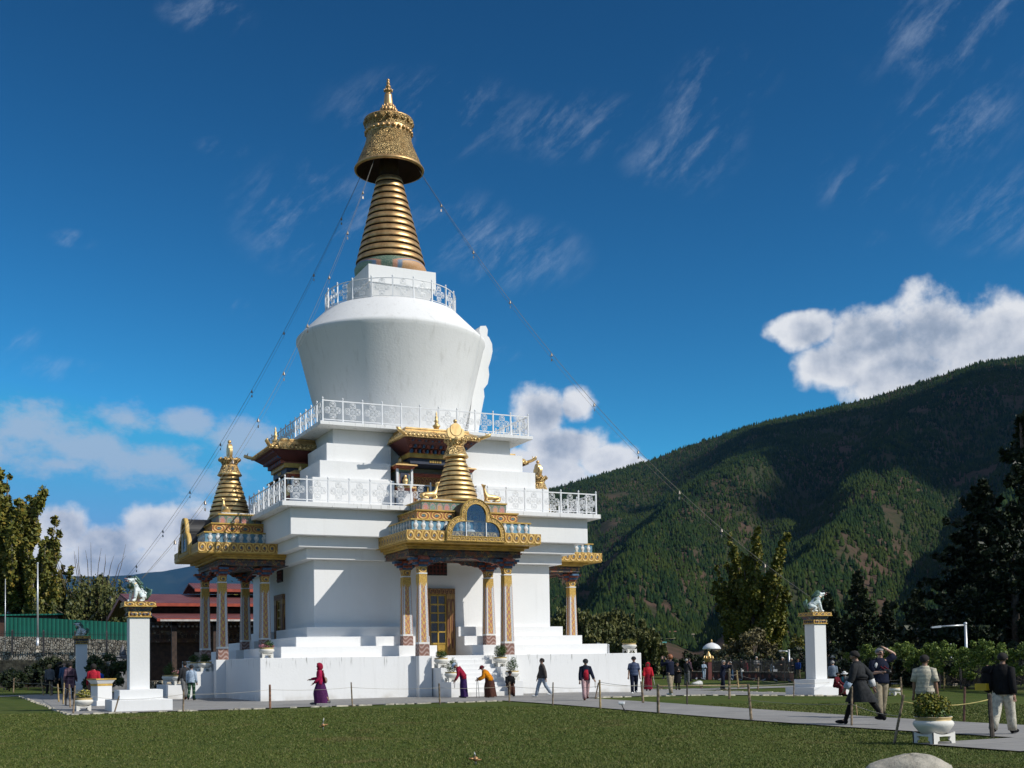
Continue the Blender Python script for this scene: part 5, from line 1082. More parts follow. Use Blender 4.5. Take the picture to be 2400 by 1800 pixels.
def slab(name, x0, x1, ya, za, yb, zb, th, m, ms=None, par=hl, fascia=True):
    q = MB(); q.prism([(ya, za), (yb, zb), (yb, zb+th), (ya, za+th)], (x0, 0, 0), (0, 1, 0), (0, 0, 1), (1, 0, 0), x1-x0); o = q.build(name, m, par)
    if fascia: MB().box(x0, x1, ya-.06, ya-.003, za-.12, za+th-.01).build('fascia', M_FASCIA, o)
    return o
slab('roof', -10, 12, 0, 5.75, 6, 6.72, .1, M_RROOF); slab('roof', -10, 12, 13.2, 5.45, 6.004, 6.72, .1, M_RROOF, fascia=False)
slab('roof', -5.2, 9, 3.6, 7.0, 6, 7.55, .1, M_RROOF); slab('roof', -5.2, 9, 8.4, 7.0, 6.004, 7.55, .1, M_RROOF, fascia=False); slab('roof', -8.8, 12, -2.9, 4.62, .8, 5.12, .08, M_RROOF)
q = MB()
for ya, za, yb, zb in ((0, 5.72, 6, 6.69), (13.2, 5.42, 6, 6.69)): q.prism([(ya, za-.28), (yb, zb-.28), (yb, zb), (ya, za)], (-10.06, 0, 0), (0, 1, 0), (0, 0, 1), (1, 0, 0), .12)
q.build('bargeboard', M_FASCIA, hl)
MB().box(-8.6, 12, -2.98, -2.9, 4.5, 4.62).build('gutter', M_GUT, hl)
MB().box(-8.6, 12, 1.2, 12, -.3, 5.6).prism([(1.2, 5.6), (12, 5.45), (6, 6.55)], (-8.6, 0, 0), (0, 1, 0), (0, 0, 1), (1, 0, 0), 20).build('wall', M_DWOOD, hl)
q = MB(); q.box(-8.7, 12, .6, 1.2, 3.2, 4.6); q.box(-8.7, 12, .4, 1.2, 4.0, 4.2, mat=1)
for i in range(70): q.box(-8.6+i*.29, -8.48+i*.29, .35, .5, 4.22, 4.33, mat=2); q.box(-8.55+i*.29, -8.4+i*.29, .52, .62, 3.45, 3.7, mat=1)
q.build('cornice', [M_CORN, M_DWOOD, M_GUT], hl)
for x in (-7.6, -4.9, -2.2, .5, 3.2): MB().box(x-.16, x+.16, -2.3, -2.0, -.3, 4.6).box(x-.35, x+.35, -2.3, -2.0, 4.25, 4.45).build('veranda_post', M_DWOOD, hl)
for x, w, h in ((-5.3, .75, 2.5), (-2.6, .8, 2.9), (-1.1, .55, 2.2), (-3.9, .5, 2.3)): MB().box(x-w/2, x+w/2, 1.1, 1.19, .4, h).build('window', mat('pale_bay', (.3, .3, .28), .7), hl)
q = MB()
for i in range(4): q.box(-8.6, -5.9, -4.4+.32*i, -2.3, -.3+.001*i, .16*(i+1))
q.build('stair', mat('pale_stone_step', (.5, .44, .34), .85, var=.2), hl); MB().box(-8.9, 12, -2.35, 1.2, -.3, .6).build('veranda', M_STONE, hl)
pb = at(*A(1030, 1062)); t = thing('carved_post', 'carved red and gold post with knob, standing before the dark hall', 'post', (pb[0]-1, pb[1]+14, .0)); kk = depth((pb[0]-1, pb[1]+14, 0))/FPX; hh = 215*k2*kk
MB().box(-.16, .16, -.16, .16, 0, hh*.86).box(-.2, .2, -.2, .2, 0, hh*.2).build('shaft', painted_timber('carved_red_post', (.28, .06, .03), [(.5, .3, .08), (.4, .1, .05), (.1, .12, .12)], 6), t); MB().lathe([(.1, hh*.86), (.2, hh*.88), (.22, hh*.92), (.14, hh*.95), (.16, hh*.98), (.0, hh)], 12).build('knob', M_OCHRE, t)
# small grey stone chorten by the bush
p = base_at(288, 1600, 78); t = thing('stone_chorten', 'small dark grey stone chorten with pointed top behind the sunlit pillar', 'shrine', tuple(p), 0); M_GST = mat('grey_chorten_stone', (.2, .2, .21), .85, var=.2, vscale=3, bscale=6, bstr=.5)
MB().frust(-1.0, 1.0, -1.0, 1.0, -.2, 1.75, (-.85, .85, -.85, .85)).box(-.95, .95, -.95, .95, 1.75, 1.9).build('body', M_GST, t); MB().frust(-1.0, 1.0, -1, 1, 1.9, 2.0, (-.5, .5, -.5, .5)).box(-.4, .4, -.4, .4, 2.0, 2.25).frust(-.5, .5, -.5, .5, 2.25, 2.35, (-.25, .25, -.25, .25)).lathe([(.24, 2.35), (.2, 2.6), (.06, 2.95), (.0, 3.1)], 12).build('roof', M_GST, t)
# litter pedestal beside the sunlit pillar
p = at(*A(735, 1256)); t = thing('pedestal', 'white pedestal box with gold lines next to the sunlit lion pillar', 'pedestal', (p[0]-.35, p[1]+.9, 0), R(20)); MB().box(-.3, .3, -.3, .3, -.1, .78).frust(-.3, .3, -.3, .3, .86, 1.02, (-.4, .4, -.4, .4)).build('body', M_SHAFT, t, bevel=.01); MB().box(-.31, .31, -.31, .31, .78, .86).box(-.42, .42, -.42, .42, 1.02, 1.07).build('trim', M_OCHRE, t); MB().box(-.38, .38, -.38, .38, -.1, .2).build('base', M_SHAFT, t, bevel=.01)
# parasol, golden post, low carved wall, plank, pigeons
p = far(1669, 1560, 99); zt = zof(1505, 1669, 99); t = thing('parasol', 'white dome-shaped parasol with knob beyond the railing', 'parasol', (p[0], p[1], -.33)); MB().lathe([(.76, zt-.25), (.78, zt-.2), (.68, zt-.02), (.5, zt+.14), (.28, zt+.25), (.05, zt+.32)], 20).build('canopy', M_WHITE, t); MB().lathe([(.05, zt+.3), (.1, zt+.36), (.06, zt+.42), (.09, zt+.48), (.0, zt+.6)], 10).build('knob', M_GOLD, t); MB().tube([(0, 0, 0), (0, 0, zt+.3)], .03, 6).build('pole', M_IRON, t)
p = at(1662, 1593); t = thing('ornate_post', 'dark red post crowned by a golden flame ornament beside the child in blue', 'post', tuple(p)); kk = depth(p)/FPX; hh = 66*kk
MB().box(-.2, .2, -.2, .2, 0, hh*.62).box(-.28, .28, -.28, .28, 0, .3).build('shaft', M_REDDARK, t); q = MB(); q.lathe([(.2, hh*.62), (.32, hh*.66), (.25, hh*.74), (.3, hh*.8), (.2, hh*.88), (.12, hh*.95), (.0, hh*1.02)], 12)
for i in range(7): a = 2*PI*i/7; q.tube([(.2*math.cos(a), .2*math.sin(a), hh*.68), (.4*math.cos(a), .4*math.sin(a), hh*.76), (.34*math.cos(a), .34*math.sin(a), hh*.86)], [.08, .09, .02], 6)
q.build('flame_ornament', M_GOLD, t)
a_, b2 = at(1600, 1592), at(1838, 1597); d = Vector((b2[0]-a_[0], b2[1]-a_[1], 0)); t = thing('planter_wall', 'long low carved dark red planter wall at the foot of the railing', 'wall', (a_[0]+1.5, a_[1]+1.2, -.33), math.atan2(d.y, d.x)); MB().box(0, d.length, 0, .35, -.3, .62).build('wall', mat('dark_red_tile', (.08, .03, .025), .7, var=.3), t); q = MB(); 
for i in range(int(d.length/1.1)): x = .5+i*1.1; q.prism([(x-.22, .32), (x, .1), (x+.22, .32), (x, .54)], (0, -.02, 0), (1, 0, 0), (0, 0, 1), (0, 1, 0), .03)
q.build('diamond_relief', M_BRACKET, t); MB().box(-.05, d.length+.05, -.06, .42, .62, .7).build('coping', M_STONE, t)
p = at(*D4(1045, 1143)); t = thing('bench_plank', 'low wooden plank bench on the paving behind the group in dark clothes', 'bench', (p[0], p[1], gz(p[0], p[1])), -YAW-.1); MB().box(-2.3, 3.2, -.16, .16, .14, .2).build('seat', M_POSTL, t, bevel=.01)
for x in (-2.0, .4, 2.9): MB().box(x-.08, x+.08, -.13, .13, -.1, .14).build('leg', M_POST, t)
p = at(*D4(1062, 1130)); q = MB(); q.ell((0, 0, .12), (.42, .25, .14), 14, 8, wob=.06); q.ell((.2, .05, .2), (.25, .2, .12), 12, 8, wob=.06); tag(q.build('sack', mat('white_cloth_sack', (.6, .6, .58), .8, var=.15, vscale=6), loc=(p[0], p[1], gz(p[0], p[1])+.05)), 'crumpled white sack lying on the grass behind the plank bench', 'sack')
p = at(*D4(1566, 1084)); t = thing('chair', 'small white plastic chair beside the child in light blue', 'chair', tuple(p), -.6); MB().box(-.22, .22, -.22, .22, .4, .45).build('seat', M_WHITE, t); MB().box(-.22, .22, .18, .22, .45, .82).build('backrest', M_WHITE, t)
for x in (-.18, .18):
    for y in (-.18, .18): MB().box(x-.025, x+.025, y-.025, y+.025, 0, .4).build('leg', M_WHITE, t)
def pigeon_mesh():
    V, F = skin_mesh([(0, .16, .1), (0, .05, .13), (0, -.07, .15), (0, -.12, .22), (0, -.17, .22)], [(0, 1), (1, 2), (2, 3), (3, 4)], [.025, .065, .06, .032, .012], 1, 1); q = MB().add(V, F, 0, None, True)
    for x in (-.03, .03): q.tube([(x, 0, 0), (x, 0, .1)], .007, 4, 1)
    return q
pm = None; M_PIG = [mat('grey_pigeon_feathers', (.16, .17, .19), .7, var=.4, vscale=9), M_PINK]; k = 0
for x, y in ((1555, 1594), (1568, 1595), (1580, 1596), (1594, 1593), (1612, 1597), (1632, 1596), (1648, 1597), (1672, 1597), (1688, 1598), (1715, 1598), (1735, 1599), (1767, 1597), (1790, 1600), (1818, 1601), (1850, 1602)):
    p = at(x, y)
    if pm is None: o = pigeon_mesh().build('pigeon', M_PIG); pm = o.data
    else: o = link(bpy.data.objects.new('pigeon', pm))
    o.location = tuple(p); o.rotation_euler = (0, 0, k*1.7); o.scale = (1.3, 1.3, 1.3); tag(o, 'grey pigeon on the paving strip before the planter wall', 'pigeon', 'pigeons feeding by the railing'); k += 1
# ------------------------------------------------------------------ people
FABRIC = {}
def cloth(name, col, col2=None, stripes=0., vs=14., plaid=0.):
    if name in FABRIC: return FABRIC[name]
    m, g, b = new_mat(name); P = g.obj(); n = g.noise(P, vs, 4, .6); c = g.mix(g.smooth(n, .35, .7), col, tuple(x*.62 for x in col))
    s_ = g.n('ShaderNodeSeparateXYZ', {0: P})
    if stripes: c = g.mix(g.smooth(g.m('SINE', g.m('MULTIPLY', s_.outputs[2], stripes)), .55, .8), c, col2)
    if plaid:
        w = g.m('MAXIMUM', g.smooth(g.m('SINE', g.m('MULTIPLY', s_.outputs[2], plaid)), .6, .8), g.smooth(g.m('SINE', g.m('MULTIPLY', s_.outputs[0], plaid)), .6, .8)); c = g.mix(g.m('MULTIPLY', w, .7), c, col2)
    g.put(b.inputs['Base Color'], c); b.inputs['Roughness'].default_value = .85; b.inputs['Specular IOR Level'].default_value = .15
    bump(g, b, g.noise(g.scale(P, (1, 1, .5)), 9, 4, .6, .6), .7, .03); FABRIC[name] = m; return m
SK1 = mat('brown_skin', (.30, .165, .105), .5, var=.08); SK2 = mat('fair_skin', (.52, .31, .22), .5, var=.08); M_EYE = mat('eye_dark', (.015, .012, .01), .3); M_LIP = mat('lip', (.25, .09, .07), .5)
HAIR = {'black': mat('black_hair', (.014, .012, .011), .9, bscale=40, bstr=.6), 'grey': mat('grey_hair', (.3, .29, .28), .9, bscale=40, bstr=.6), 'white': mat('white_hair', (.55, .53, .5), .6, bscale=40, bstr=.6), 'blonde': mat('blonde_hair', (.4, .26, .1), .55, bscale=40, bstr=.6), 'auburn': mat('auburn_hair', (.26, .09, .035), .5, bscale=40, bstr=.6)}
C_ = {'navy': (.012, .016, .035), 'black': (.011, .011, .012), 'charcoal': (.035, .036, .04), 'grey': (.16, .165, .17), 'beige': (.42, .34, .24), 'cream': (.6, .56, .46), 'white': (.72, .72, .7), 'red': (.42, .02, .04), 'maroon': (.14, .015, .025), 'purple': (.085, .02, .09), 'brown': (.085, .035, .025), 'orange': (.72, .25, .01), 'blue': (.015, .07, .36), 'denim': (.07, .13, .24), 'ltblue': (.4, .5, .62), 'taupe': (.085, .072, .065), 'pink': (.55, .36, .36), 'plum': (.11, .06, .085), 'skyjean': (.36, .42, .5), 'green': (.03, .09, .05), 'khaki': (.32, .27, .19), 'teal': (.02, .3, .36), 'crimson': (.3, .012, .04), 'violet': (.04, .018, .09)}
def fab(c, kind=''): return cloth(c+'_fabric'+kind, C_[c])
def rotx(p, a): c, s = math.cos(a), math.sin(a); return Vector((p[0], p[1]*c-p[2]*s, p[1]*s+p[2]*c))
def rotz(p, a): c, s = math.cos(a), math.sin(a); return Vector((p[0]*c-p[1]*s, p[0]*s+p[1]*c, p[2]))
class Pose:
    def __init__(s, lean=0., head=(0, 0), arms=((5, 8, 15, 0), (5, 8, 15, 0)), legs=((4, 4), (-4, 4)), twist=0.):
        pel = Vector((0, 0, .94)); L = R(lean)
        def up(p): return pel+rotx(rotz(Vector(p)-pel, R(twist)), L)
        s.up = up; s.pel = pel; s.belly = up((0, .0, 1.08)); s.chest = up((0, .01, 1.25)); s.nb = up((0, .02, 1.42))
        hp, hy = R(head[0]), R(head[1]); nb0 = Vector((0, .02, 1.42))
        s.hd = lambda p: up(nb0+rotx(rotz(Vector(p)-nb0, hy), hp-L*.0))
        s.arm = []
        for k, sd in enumerate((-1, 1)):
            p, ab, be, inn = [R(v) for v in arms[k][:4]]; sh = Vector((sd*.165, .01, 1.355)); d = Vector((sd*math.sin(ab), -math.sin(p)*math.cos(ab), -math.cos(p)*math.cos(ab)))
            f = Vector((sd*(math.sin(ab)*.6-math.sin(inn)), -math.sin(p+be)*math.cos(inn), -math.cos(p+be)*math.cos(inn))).normalized(); el = sh+d*.285; f = (Vector(arms[k][4])-el).normalized() if len(arms[k]) > 4 else f; wr = el+f*.25
            s.arm.append((up(sh), up(el), up(wr), (up(wr+f)-up(wr)).normalized(), (up(sh+Vector((sd, 0, 0)))-up(sh)).normalized()))
        s.leg = []
        for k, sd in enumerate((-1, 1)):
            sw, be = R(legs[k][0]), R(legs[k][1]); hip = Vector((sd*.09, 0, .91)); kn = hip+Vector((sd*.015, -math.sin(sw), -math.cos(sw)))*.43; an = kn+Vector((0, -math.sin(sw-be), -math.cos(sw-be)))*.41; fa = max(-.7, min(.7, (sw-be)*.6))
            s.leg.append((hip, kn, an, an+Vector((sd*.03, -.17*math.cos(fa), -.045-.17*math.sin(-fa)*-1 if False else -.045))))
        s.drop = min(l[2].z for l in s.leg)-.085
def person(label, foot, headtop, face, pose, top=None, bot=None, skin=SK1, hair='black', H=None, sleeve=1., extra=None, det=0, hat=None, long_hair=False, group='visitors around the stupa', shoes='black', loc=None, rad=1., seat=False, coat=None, hem=None, cap_col='charcoal', width=1.):
    b = at(*foot) if loc is None else np.array(loc, float); D = depth(b); P = pose
    stand = P.hd((0, -.005, 1.73)).z-P.drop
    if H is None: H = (foot[1]-headtop)*D/FPX; s = H/stand
    else: s = H/1.73
    v = np.array([b[0]-CAM[0], b[1]-CAM[1]]); v /= np.linalg.norm(v); r = np.array([v[1], -v[0]]); a = R(face); h = -v*math.cos(a)+r*math.sin(a)
    t = thing('person', label, 'person', (b[0], b[1], b[2]), math.atan2(h[0], -h[1]), group); t.scale = (s, s, s)
    dz = Vector((0, 0, -P.drop)); W = width
    # body: one skinned surface
    pts = [P.pel, P.belly, P.chest, P.nb, P.hd((0, -.0, 1.49)), P.hd((0, -.012, 1.575)), P.hd((0, -.0, 1.645)), P.hd((0, -.118, 1.57)), P.hd((0, -.075, 1.51))]; rd = [.125*W, .115*W, .125*W, .062, .066, .093, .068, .014, .032]; ed = [(0, 1), (1, 2), (2, 3), (3, 4), (4, 5), (5, 6), (5, 7), (4, 8)]
    for sd in (-1, 1): pts.append(P.hd((sd*.1, .01, 1.57))); rd.append(.02); ed.append((5, len(pts)-1))
    for k, (sh, el, wr, f, lat) in enumerate(P.arm):
        i = len(pts); pal = wr+f*.075; pts += [sh, el, wr, pal]; rd += [.062, .042, .029, .036]; ed += [(2, i), (i, i+1), (i+1, i+2), (i+2, i+3)]
        cl = f.cross(lat).normalized()
        if det:
            for j, (o, ln) in enumerate(((-.03, .07), (-.01, .08), (.011, .075), (.03, .058))):
                n = len(pts); ax = (f.cross(Vector((0, 0, 1)))); ax = ax.normalized() if ax.length > .1 else Vector((1, 0, 0)); p0 = pal+ax*o+f*.03
                pts += [p0+f*ln*.5+cl*.006, p0+f*ln*.85+cl*.03]; rd += [.0095, .008]; ed += [(i+3, n), (n, n+1)]
            n = len(pts); pts += [wr+f*.045+cl*.035+lat*.0, wr+f*.085+cl*.06]; rd += [.012, .0095]; ed += [(i+2, n), (n, n+1)]
        else: n = len(pts); pts += [pal+f*.07]; rd += [.024]; ed += [(i+3, n)]
    for hip, kn, an, toe in P.leg:
        i = len(pts); pts += [hip, kn, an, toe]; rd += [.085, .055, .038, .032]; ed += [(0, i), (i, i+1), (i+1, i+2), (i+2, i+3)]
    V, F = skin_mesh(pts, ed, [x*1.12 for x in rd], 1)
    q = MB().add([p+dz for p in V], F, 0, None, True)
    if abs(face) < 115:
        for sd in (-1, 1): q.ell(P.hd((sd*.036, -.093, 1.592))+dz, (.016, .01, .009), 6, 4, 1); q.tube([P.hd((sd*.018, -.1, 1.612))+dz, P.hd((sd*.055, -.088, 1.613))+dz], .006, 4, 1)
        q.tube([P.hd((-.028, -.09, 1.525))+dz, P.hd((0, -.1, 1.523))+dz, P.hd((.028, -.09, 1.525))+dz], .007, 5, 2)
    q.build('body', [skin, M_EYE, M_LIP], t)
    # hair
    if hair:
        q = MB(); vs = []; nu, nv = 14, 10; zb = 1.45 if long_hair else 1.555
        for k in range(nv+1):
            th = PI*k/nv
            for i in range(nu):
                ph = 2*PI*i/nu; d = Vector((math.sin(th)*math.cos(ph), math.sin(th)*math.sin(ph), math.cos(th))); rr = .113+.006*math.sin(ph*5+k*2)+(.012 if long_hair else 0); p = Vector((d.x*rr*.96, d.y*rr*1.08, d.z*rr))+Vector((0, 0, 1.59))
                front = -d.y
                if front > .05 and p.z < 1.655-.06*(1-front): p = Vector((d.x*.06, d.y*.05, 1.6+d.z*.05))
                elif p.z < zb-(.03 if front < -.6 else 0): p = Vector((p.x*.84, p.y*.9, zb-(.03 if front < -.6 else 0)+.006*math.sin(ph*4)))
                vs.append(P.hd(p)+dz)
        q.add(vs, [(k*nu+i, (k+1)*nu+i, (k+1)*nu+(i+1) % nu, k*nu+(i+1) % nu) for k in range(nv) for i in range(nu)], 0, None, True); q.build('hair', HAIR[hair], t)
    # upper garment: lofted trunk and sleeves
    def ring_at(z, rx_, ry_, k, n=18, wr=.05, yo=0.):
        o = []
        for i in range(n):
            a_ = 2*PI*i/n; w = 1+wr*(.5*math.sin(a_*3+k*2.1)+.5*math.sin(a_*7+k*1.3+z*20)); p = Vector((rx_*w*math.cos(a_)*W, yo+ry_*w*math.sin(a_)*(.5+.5*W), z))
            o.append((P.up(p) if z > .98 else P.up(p).lerp(p, min(1, (.98-z)/.16)))+dz)
        return o
    def loft(q, rows, m_=0, n=18, cap=True):
        vs = [v for r_ in rows for v in r_]; m2 = len(rows)
        fs = [(k*n+i, k*n+(i+1) % n, (k+1)*n+(i+1) % n, (k+1)*n+i) for k in range(m2-1) for i in range(n)]
        if cap: fs += [tuple(range(n))[::-1], tuple((m2-1)*n+i for i in range(n))]
        q.add(vs, fs, m_, None, True)
    g_ = .010*rad
    if top is not None:
        q = MB(); lo = hem if hem else .83
        loft(q, [ring_at(z, a_+g_, b_+g_, k) for k, (z, a_, b_) in enumerate(((lo, .178, .132), (lo+.07, .176, .132), (1.0, .166, .125), (1.12, .164, .122), (1.24, .176, .13), (1.32, .17, .12), (1.375, .132, .098), (1.42, .082, .075), (1.455, .064, .062)))])
        for sh, el, wr, f, lat in P.arm:
            if sleeve <= .6: e2 = sh.lerp(el, .92); q.tube([sh-lat*.1+dz+Vector((0, 0, .005)), sh-lat*.035+dz+Vector((0, 0, .0)), sh+lat*.01+dz, sh.lerp(e2, .5)+dz, e2+dz], [.05, .07, .072+g_*.5, .072+g_, .078+g_], 12)
            else: mid = sh.lerp(el, .55); m2 = el.lerp(wr, .5); q.tube([sh-lat*.1+dz+Vector((0, 0, .005)), sh-lat*.035+dz, sh+lat*.01+dz, mid+dz, el+dz, m2+dz, wr+dz], [.05, .07, .071+g_*.5, .064+g_, .058+g_, .052+g_, .045+g_*.8], 12)
        q.build('jacket' if sleeve > .6 else 'shirt', top, t)
    if bot is not None:
        kind, m = bot[0], bot[1]
        if kind == 'trousers':
            loose = bot[2] if len(bot) > 2 else 1.; q = MB()
            loft(q, [ring_at(z, a_, b_, k, 18, .02) for k, (z, a_, b_) in enumerate(((.80 if not seat else .86, .14, .11), (.86, .168, .128), (.96, .166, .126), (1.06, .152, .115)))])
            for hip, kn, an, toe in P.leg:
                up_ = hip+Vector((0, 0, .03)); th = hip.lerp(kn, .4); c1 = kn.lerp(an, .5); q.tube([up_+dz, th+dz, kn+dz, c1+dz, an+Vector((0, 0, .0))+dz], [.1*W, .094*W*(.6+.4*loose), .074*loose, .07*loose, .066*loose], 12)
            q.build('trousers', m, t)
        else:
            zh, rb = bot[2], bot[3]; nu = 28; rows = 9; vs = []; a0, a1 = P.leg[0][2], P.leg[1][2]; k0, k1 = P.leg[0][1], P.leg[1][1]
            for k in range(rows):
                f = k/(rows-1); zt = 1.06; z = zt+(zh+P.drop-zt)*f; g_ = min(1, max(0, (z-a0.z)/(.94-a0.z))); lo = (k0+k1)/2*(1-abs(2*g_-1))+((a0+a1)/2)*max(0, 1-2*g_)+P.pel*max(0, 2*g_-1); st = abs((a0.y-a1.y))/2*(1-g_)*.8+abs(k0.y-k1.y)/2*(1-abs(2*g_-1))*.8
                ff = f**.6; rx_ = (.158*W+(rb-.158)*ff); ry_ = (.128*W+(rb*.82-.128)*ff)+st*.5
                wx = P.belly.lerp(P.pel, min(1, f*4)); cx, cy = (wx.x, wx.y) if f < .2 else (0, lo.y)
                for i in range(nu):
                    an_ = 2*PI*i/nu; w = 1+.055*f*math.sin(an_*6+.7*math.sin(z*5))+.03*f*math.sin(an_*11+2); vs.append(Vector((cx+rx_*w*math.cos(an_), cy+ry_*w*math.sin(an_), z))+dz)
            q = MB().add(vs, [(k*nu+i, (k+1)*nu+i, (k+1)*nu+(i+1) % nu, k*nu+(i+1) % nu) for k in range(rows-1) for i in range(nu)], 0, None, True); q.build('skirt', m, t)
            if len(bot) > 4:   # bare or stockinged legs below a short robe
                q = MB()
                for hip, kn, an, toe in P.leg: q.tube([kn.lerp(hip, .3)+dz, kn+dz, kn.lerp(an, .4)+dz, an+dz+Vector((0, 0, -.02))], [.075, .064, .058, .042], 10)
                q.build('socks', bot[4], t)
    # shoes
    if shoes:
        for hip, kn, an, toe in P.leg:
            q = MB(); c = (an*.45+toe*.55)+dz; d = (toe-an); yaw_ = math.atan2(d.x, -d.y); rot = Matrix.Rotation(yaw_, 3, 'Z'); q.ell((c.x, c.y, c.z-.0), (.048, .135, .045), 10, 8, 0, rot); q.ell((an+dz)+Vector((0, .01, -.02)), (.048, .055, .06), 10, 6, 0); q.build('shoe', fab(shoes, '_shoe'), t)
    if hat:
        hk, hc = hat; hm = fab(hc, '_hat'); q = MB(); c = lambda p: P.hd(p)+dz
        def dome(rx_, ry_, z0, hgt, m_=0):
            vs = []; nu = 16
            for k in range(6):
                th = (PI/2)*k/5
                for i in range(nu): a_ = 2*PI*i/nu; vs.append(c((rx_*math.cos(th)*math.cos(a_), ry_*math.cos(th)*math.sin(a_)-.005, z0+hgt*math.sin(th))))
            q.add(vs, [(k*nu+i, k*nu+(i+1) % nu, (k+1)*nu+(i+1) % nu, (k+1)*nu+i) for k in range(5) for i in range(nu)], m_, None, True)
        if hk == 'cap': dome(.118, .128, 1.605, .12); q.add([c((-.075, -.1, 1.61)), c((.075, -.1, 1.61)), c((.06, -.2, 1.585)), c((-.06, -.2, 1.585)), c((-.075, -.1, 1.6)), c((.075, -.1, 1.6)), c((.06, -.2, 1.575)), c((-.06, -.2, 1.575))], [(0, 1, 2, 3), (7, 6, 5, 4), (0, 3, 7, 4), (2, 1, 5, 6), (3, 2, 6, 7)])
        elif hk == 'brim':
            dome(.118, .125, 1.6, .125); vs = []; nu = 18
            for k, (rr, zz_) in enumerate(((.112, 1.61), (.2, 1.585), (.205, 1.578), (.11, 1.6))):
                for i in range(nu): a_ = 2*PI*i/nu; vs.append(c((rr*math.cos(a_), rr*1.05*math.sin(a_), zz_+.012*math.sin(a_*3))))
            q.add(vs, [(k*nu+i, k*nu+(i+1) % nu, (k+1)*nu+(i+1) % nu, (k+1)*nu+i) for k in range(3) for i in range(nu)], 0, None, True)
        elif hk == 'hood':
            vs = []; nu, nv = 16, 10
            for k in range(nv+1):
                th = PI*.86*k/nv
                for i in range(nu):
                    ph = 2*PI*i/nu; d = Vector((math.sin(th)*math.cos(ph), math.sin(th)*math.sin(ph), math.cos(th))); rr = .132+(.05*max(0, th-1.7)); p = Vector((d.x*rr, d.y*rr*1.1, d.z*rr*1.05))+Vector((0, .008, 1.585))
                    if d.y < -.45 and -.75 < d.z < .55: p = Vector((d.x*.115, -.085, p.z))
                    vs.append(c(p))
            q.add(vs, [(k*nu+i, (k+1)*nu+i, (k+1)*nu+(i+1) % nu, k*nu+(i+1) % nu) for k in range(nv) for i in range(nu) if not (-.62 < math.cos(PI*.86*(k+.5)/nv) < .45 and math.sin(2*PI*(i+.5)/nu) < -.6)], 0, None, True)
        q.build('hood' if hk == 'hood' else 'hat', hm, t)
    t['_s'] = 0; del t['_s']
    if extra: extra(t, P, dz)
    return t
def hand(P, k, dz, f=.1): return P.arm[k][2]+P.arm[k][3]*f+dz
def walk(a=22, **k):
    return Pose(legs=((a, 8), (-a*.9, 16)), **k)
LT = 'pedestrians on the shaded side of the terrace'; CT = 'pilgrims before the front stair'; CR_ = 'people gathered by the far lawn'; RT = 'people on the near path'
SWING = ((24, 9, 18, 0), (-20, 9, 14, 0)); SWINGB = ((-20, 9, 14, 0), (24, 9, 18, 0))
person('blonde woman in grey cardigan walking away beside the tilted posts', Z2(690, 1350), Z2(0, 925)[1], 172, walk(14), fab('grey'), ('trousers', fab('black')), SK2, 'blonde', long_hair=True, group=LT)
person('person in black seen from behind in front of the clipped bush', Z2(835, 1330), Z2(0, 885)[1], 176, walk(10), fab('black'), ('trousers', fab('black')), SK1, 'black', group=LT)
person('bald man in denim blue jacket partly hidden by the man in purple gho', Z2(893, 1335), Z2(0, 897)[1], -165, walk(12), fab('denim'), ('trousers', fab('grey')), SK2, None, group=LT)
person('man in plum coloured gho walking away along the posts', Z2(975, 1415), Z2(0, 893)[1], 172, walk(20, arms=SWING), cloth('plum_gho', C_['plum'], (.2, .12, .14), plaid=30.), ('skirt', cloth('plum_gho', C_['plum']), .52, .23, fab('black', '_sock')), SK1, 'black', group=LT, extra=lambda t, P, dz: MB().tube([Vector((.16*math.cos(a), .135*math.sin(a), 1.05))+dz for a in [2*PI*i/14 for i in range(14)]], .03, 6, closed=True).build('belt', fab('black'), t))
person('woman in bright red jacket and long checked skirt walking away', Z2(1300, 1500), Z2(0, 915)[1], 176, walk(16, arms=((-8, 10, 12, 0), (8, 10, 12, 0))), fab('red'), ('skirt', cloth('brown_check', (.1, .05, .045), (.2, .12, .1), plaid=46.), .12, .24), SK1, 'black', group=LT, width=1.12, long_hair=True, hat=None)
person('short person in bright blue jacket and maroon trousers beside the white pedestal', Z2(1378, 1412), Z2(0, 985)[1], 165, walk(20), fab('blue'), ('trousers', fab('maroon'), 1.25), SK1, 'black', group=LT, rad=1.6)
person('person in dark clothes half hidden behind the sunlit lion pillar', A(826, 1140), A(0, 965)[1], 150, Pose(), fab('charcoal'), ('trousers', fab('charcoal')), SK1, 'black', group=LT)
person('man in dark grey jacket with grey trousers walking away by the shaded stair', A(1197, 1218), A(0, 963)[1], -150, walk(13, arms=((30, 8, 40, 10), (10, 8, 15, 0))), fab('charcoal'), ('trousers', fab('grey'), 1.1), SK1, 'black', group=LT, shoes='brown')
person('person in pale blue shirt and green trousers beyond the man in dark grey jacket', A(1241, 1221), A(0, 985)[1], 165, walk(8), fab('ltblue'), ('trousers', cloth('green_camouflage', (.02, .06, .035), (.1, .16, .1), stripes=30.), 1.), SK1, 'black', group=LT)
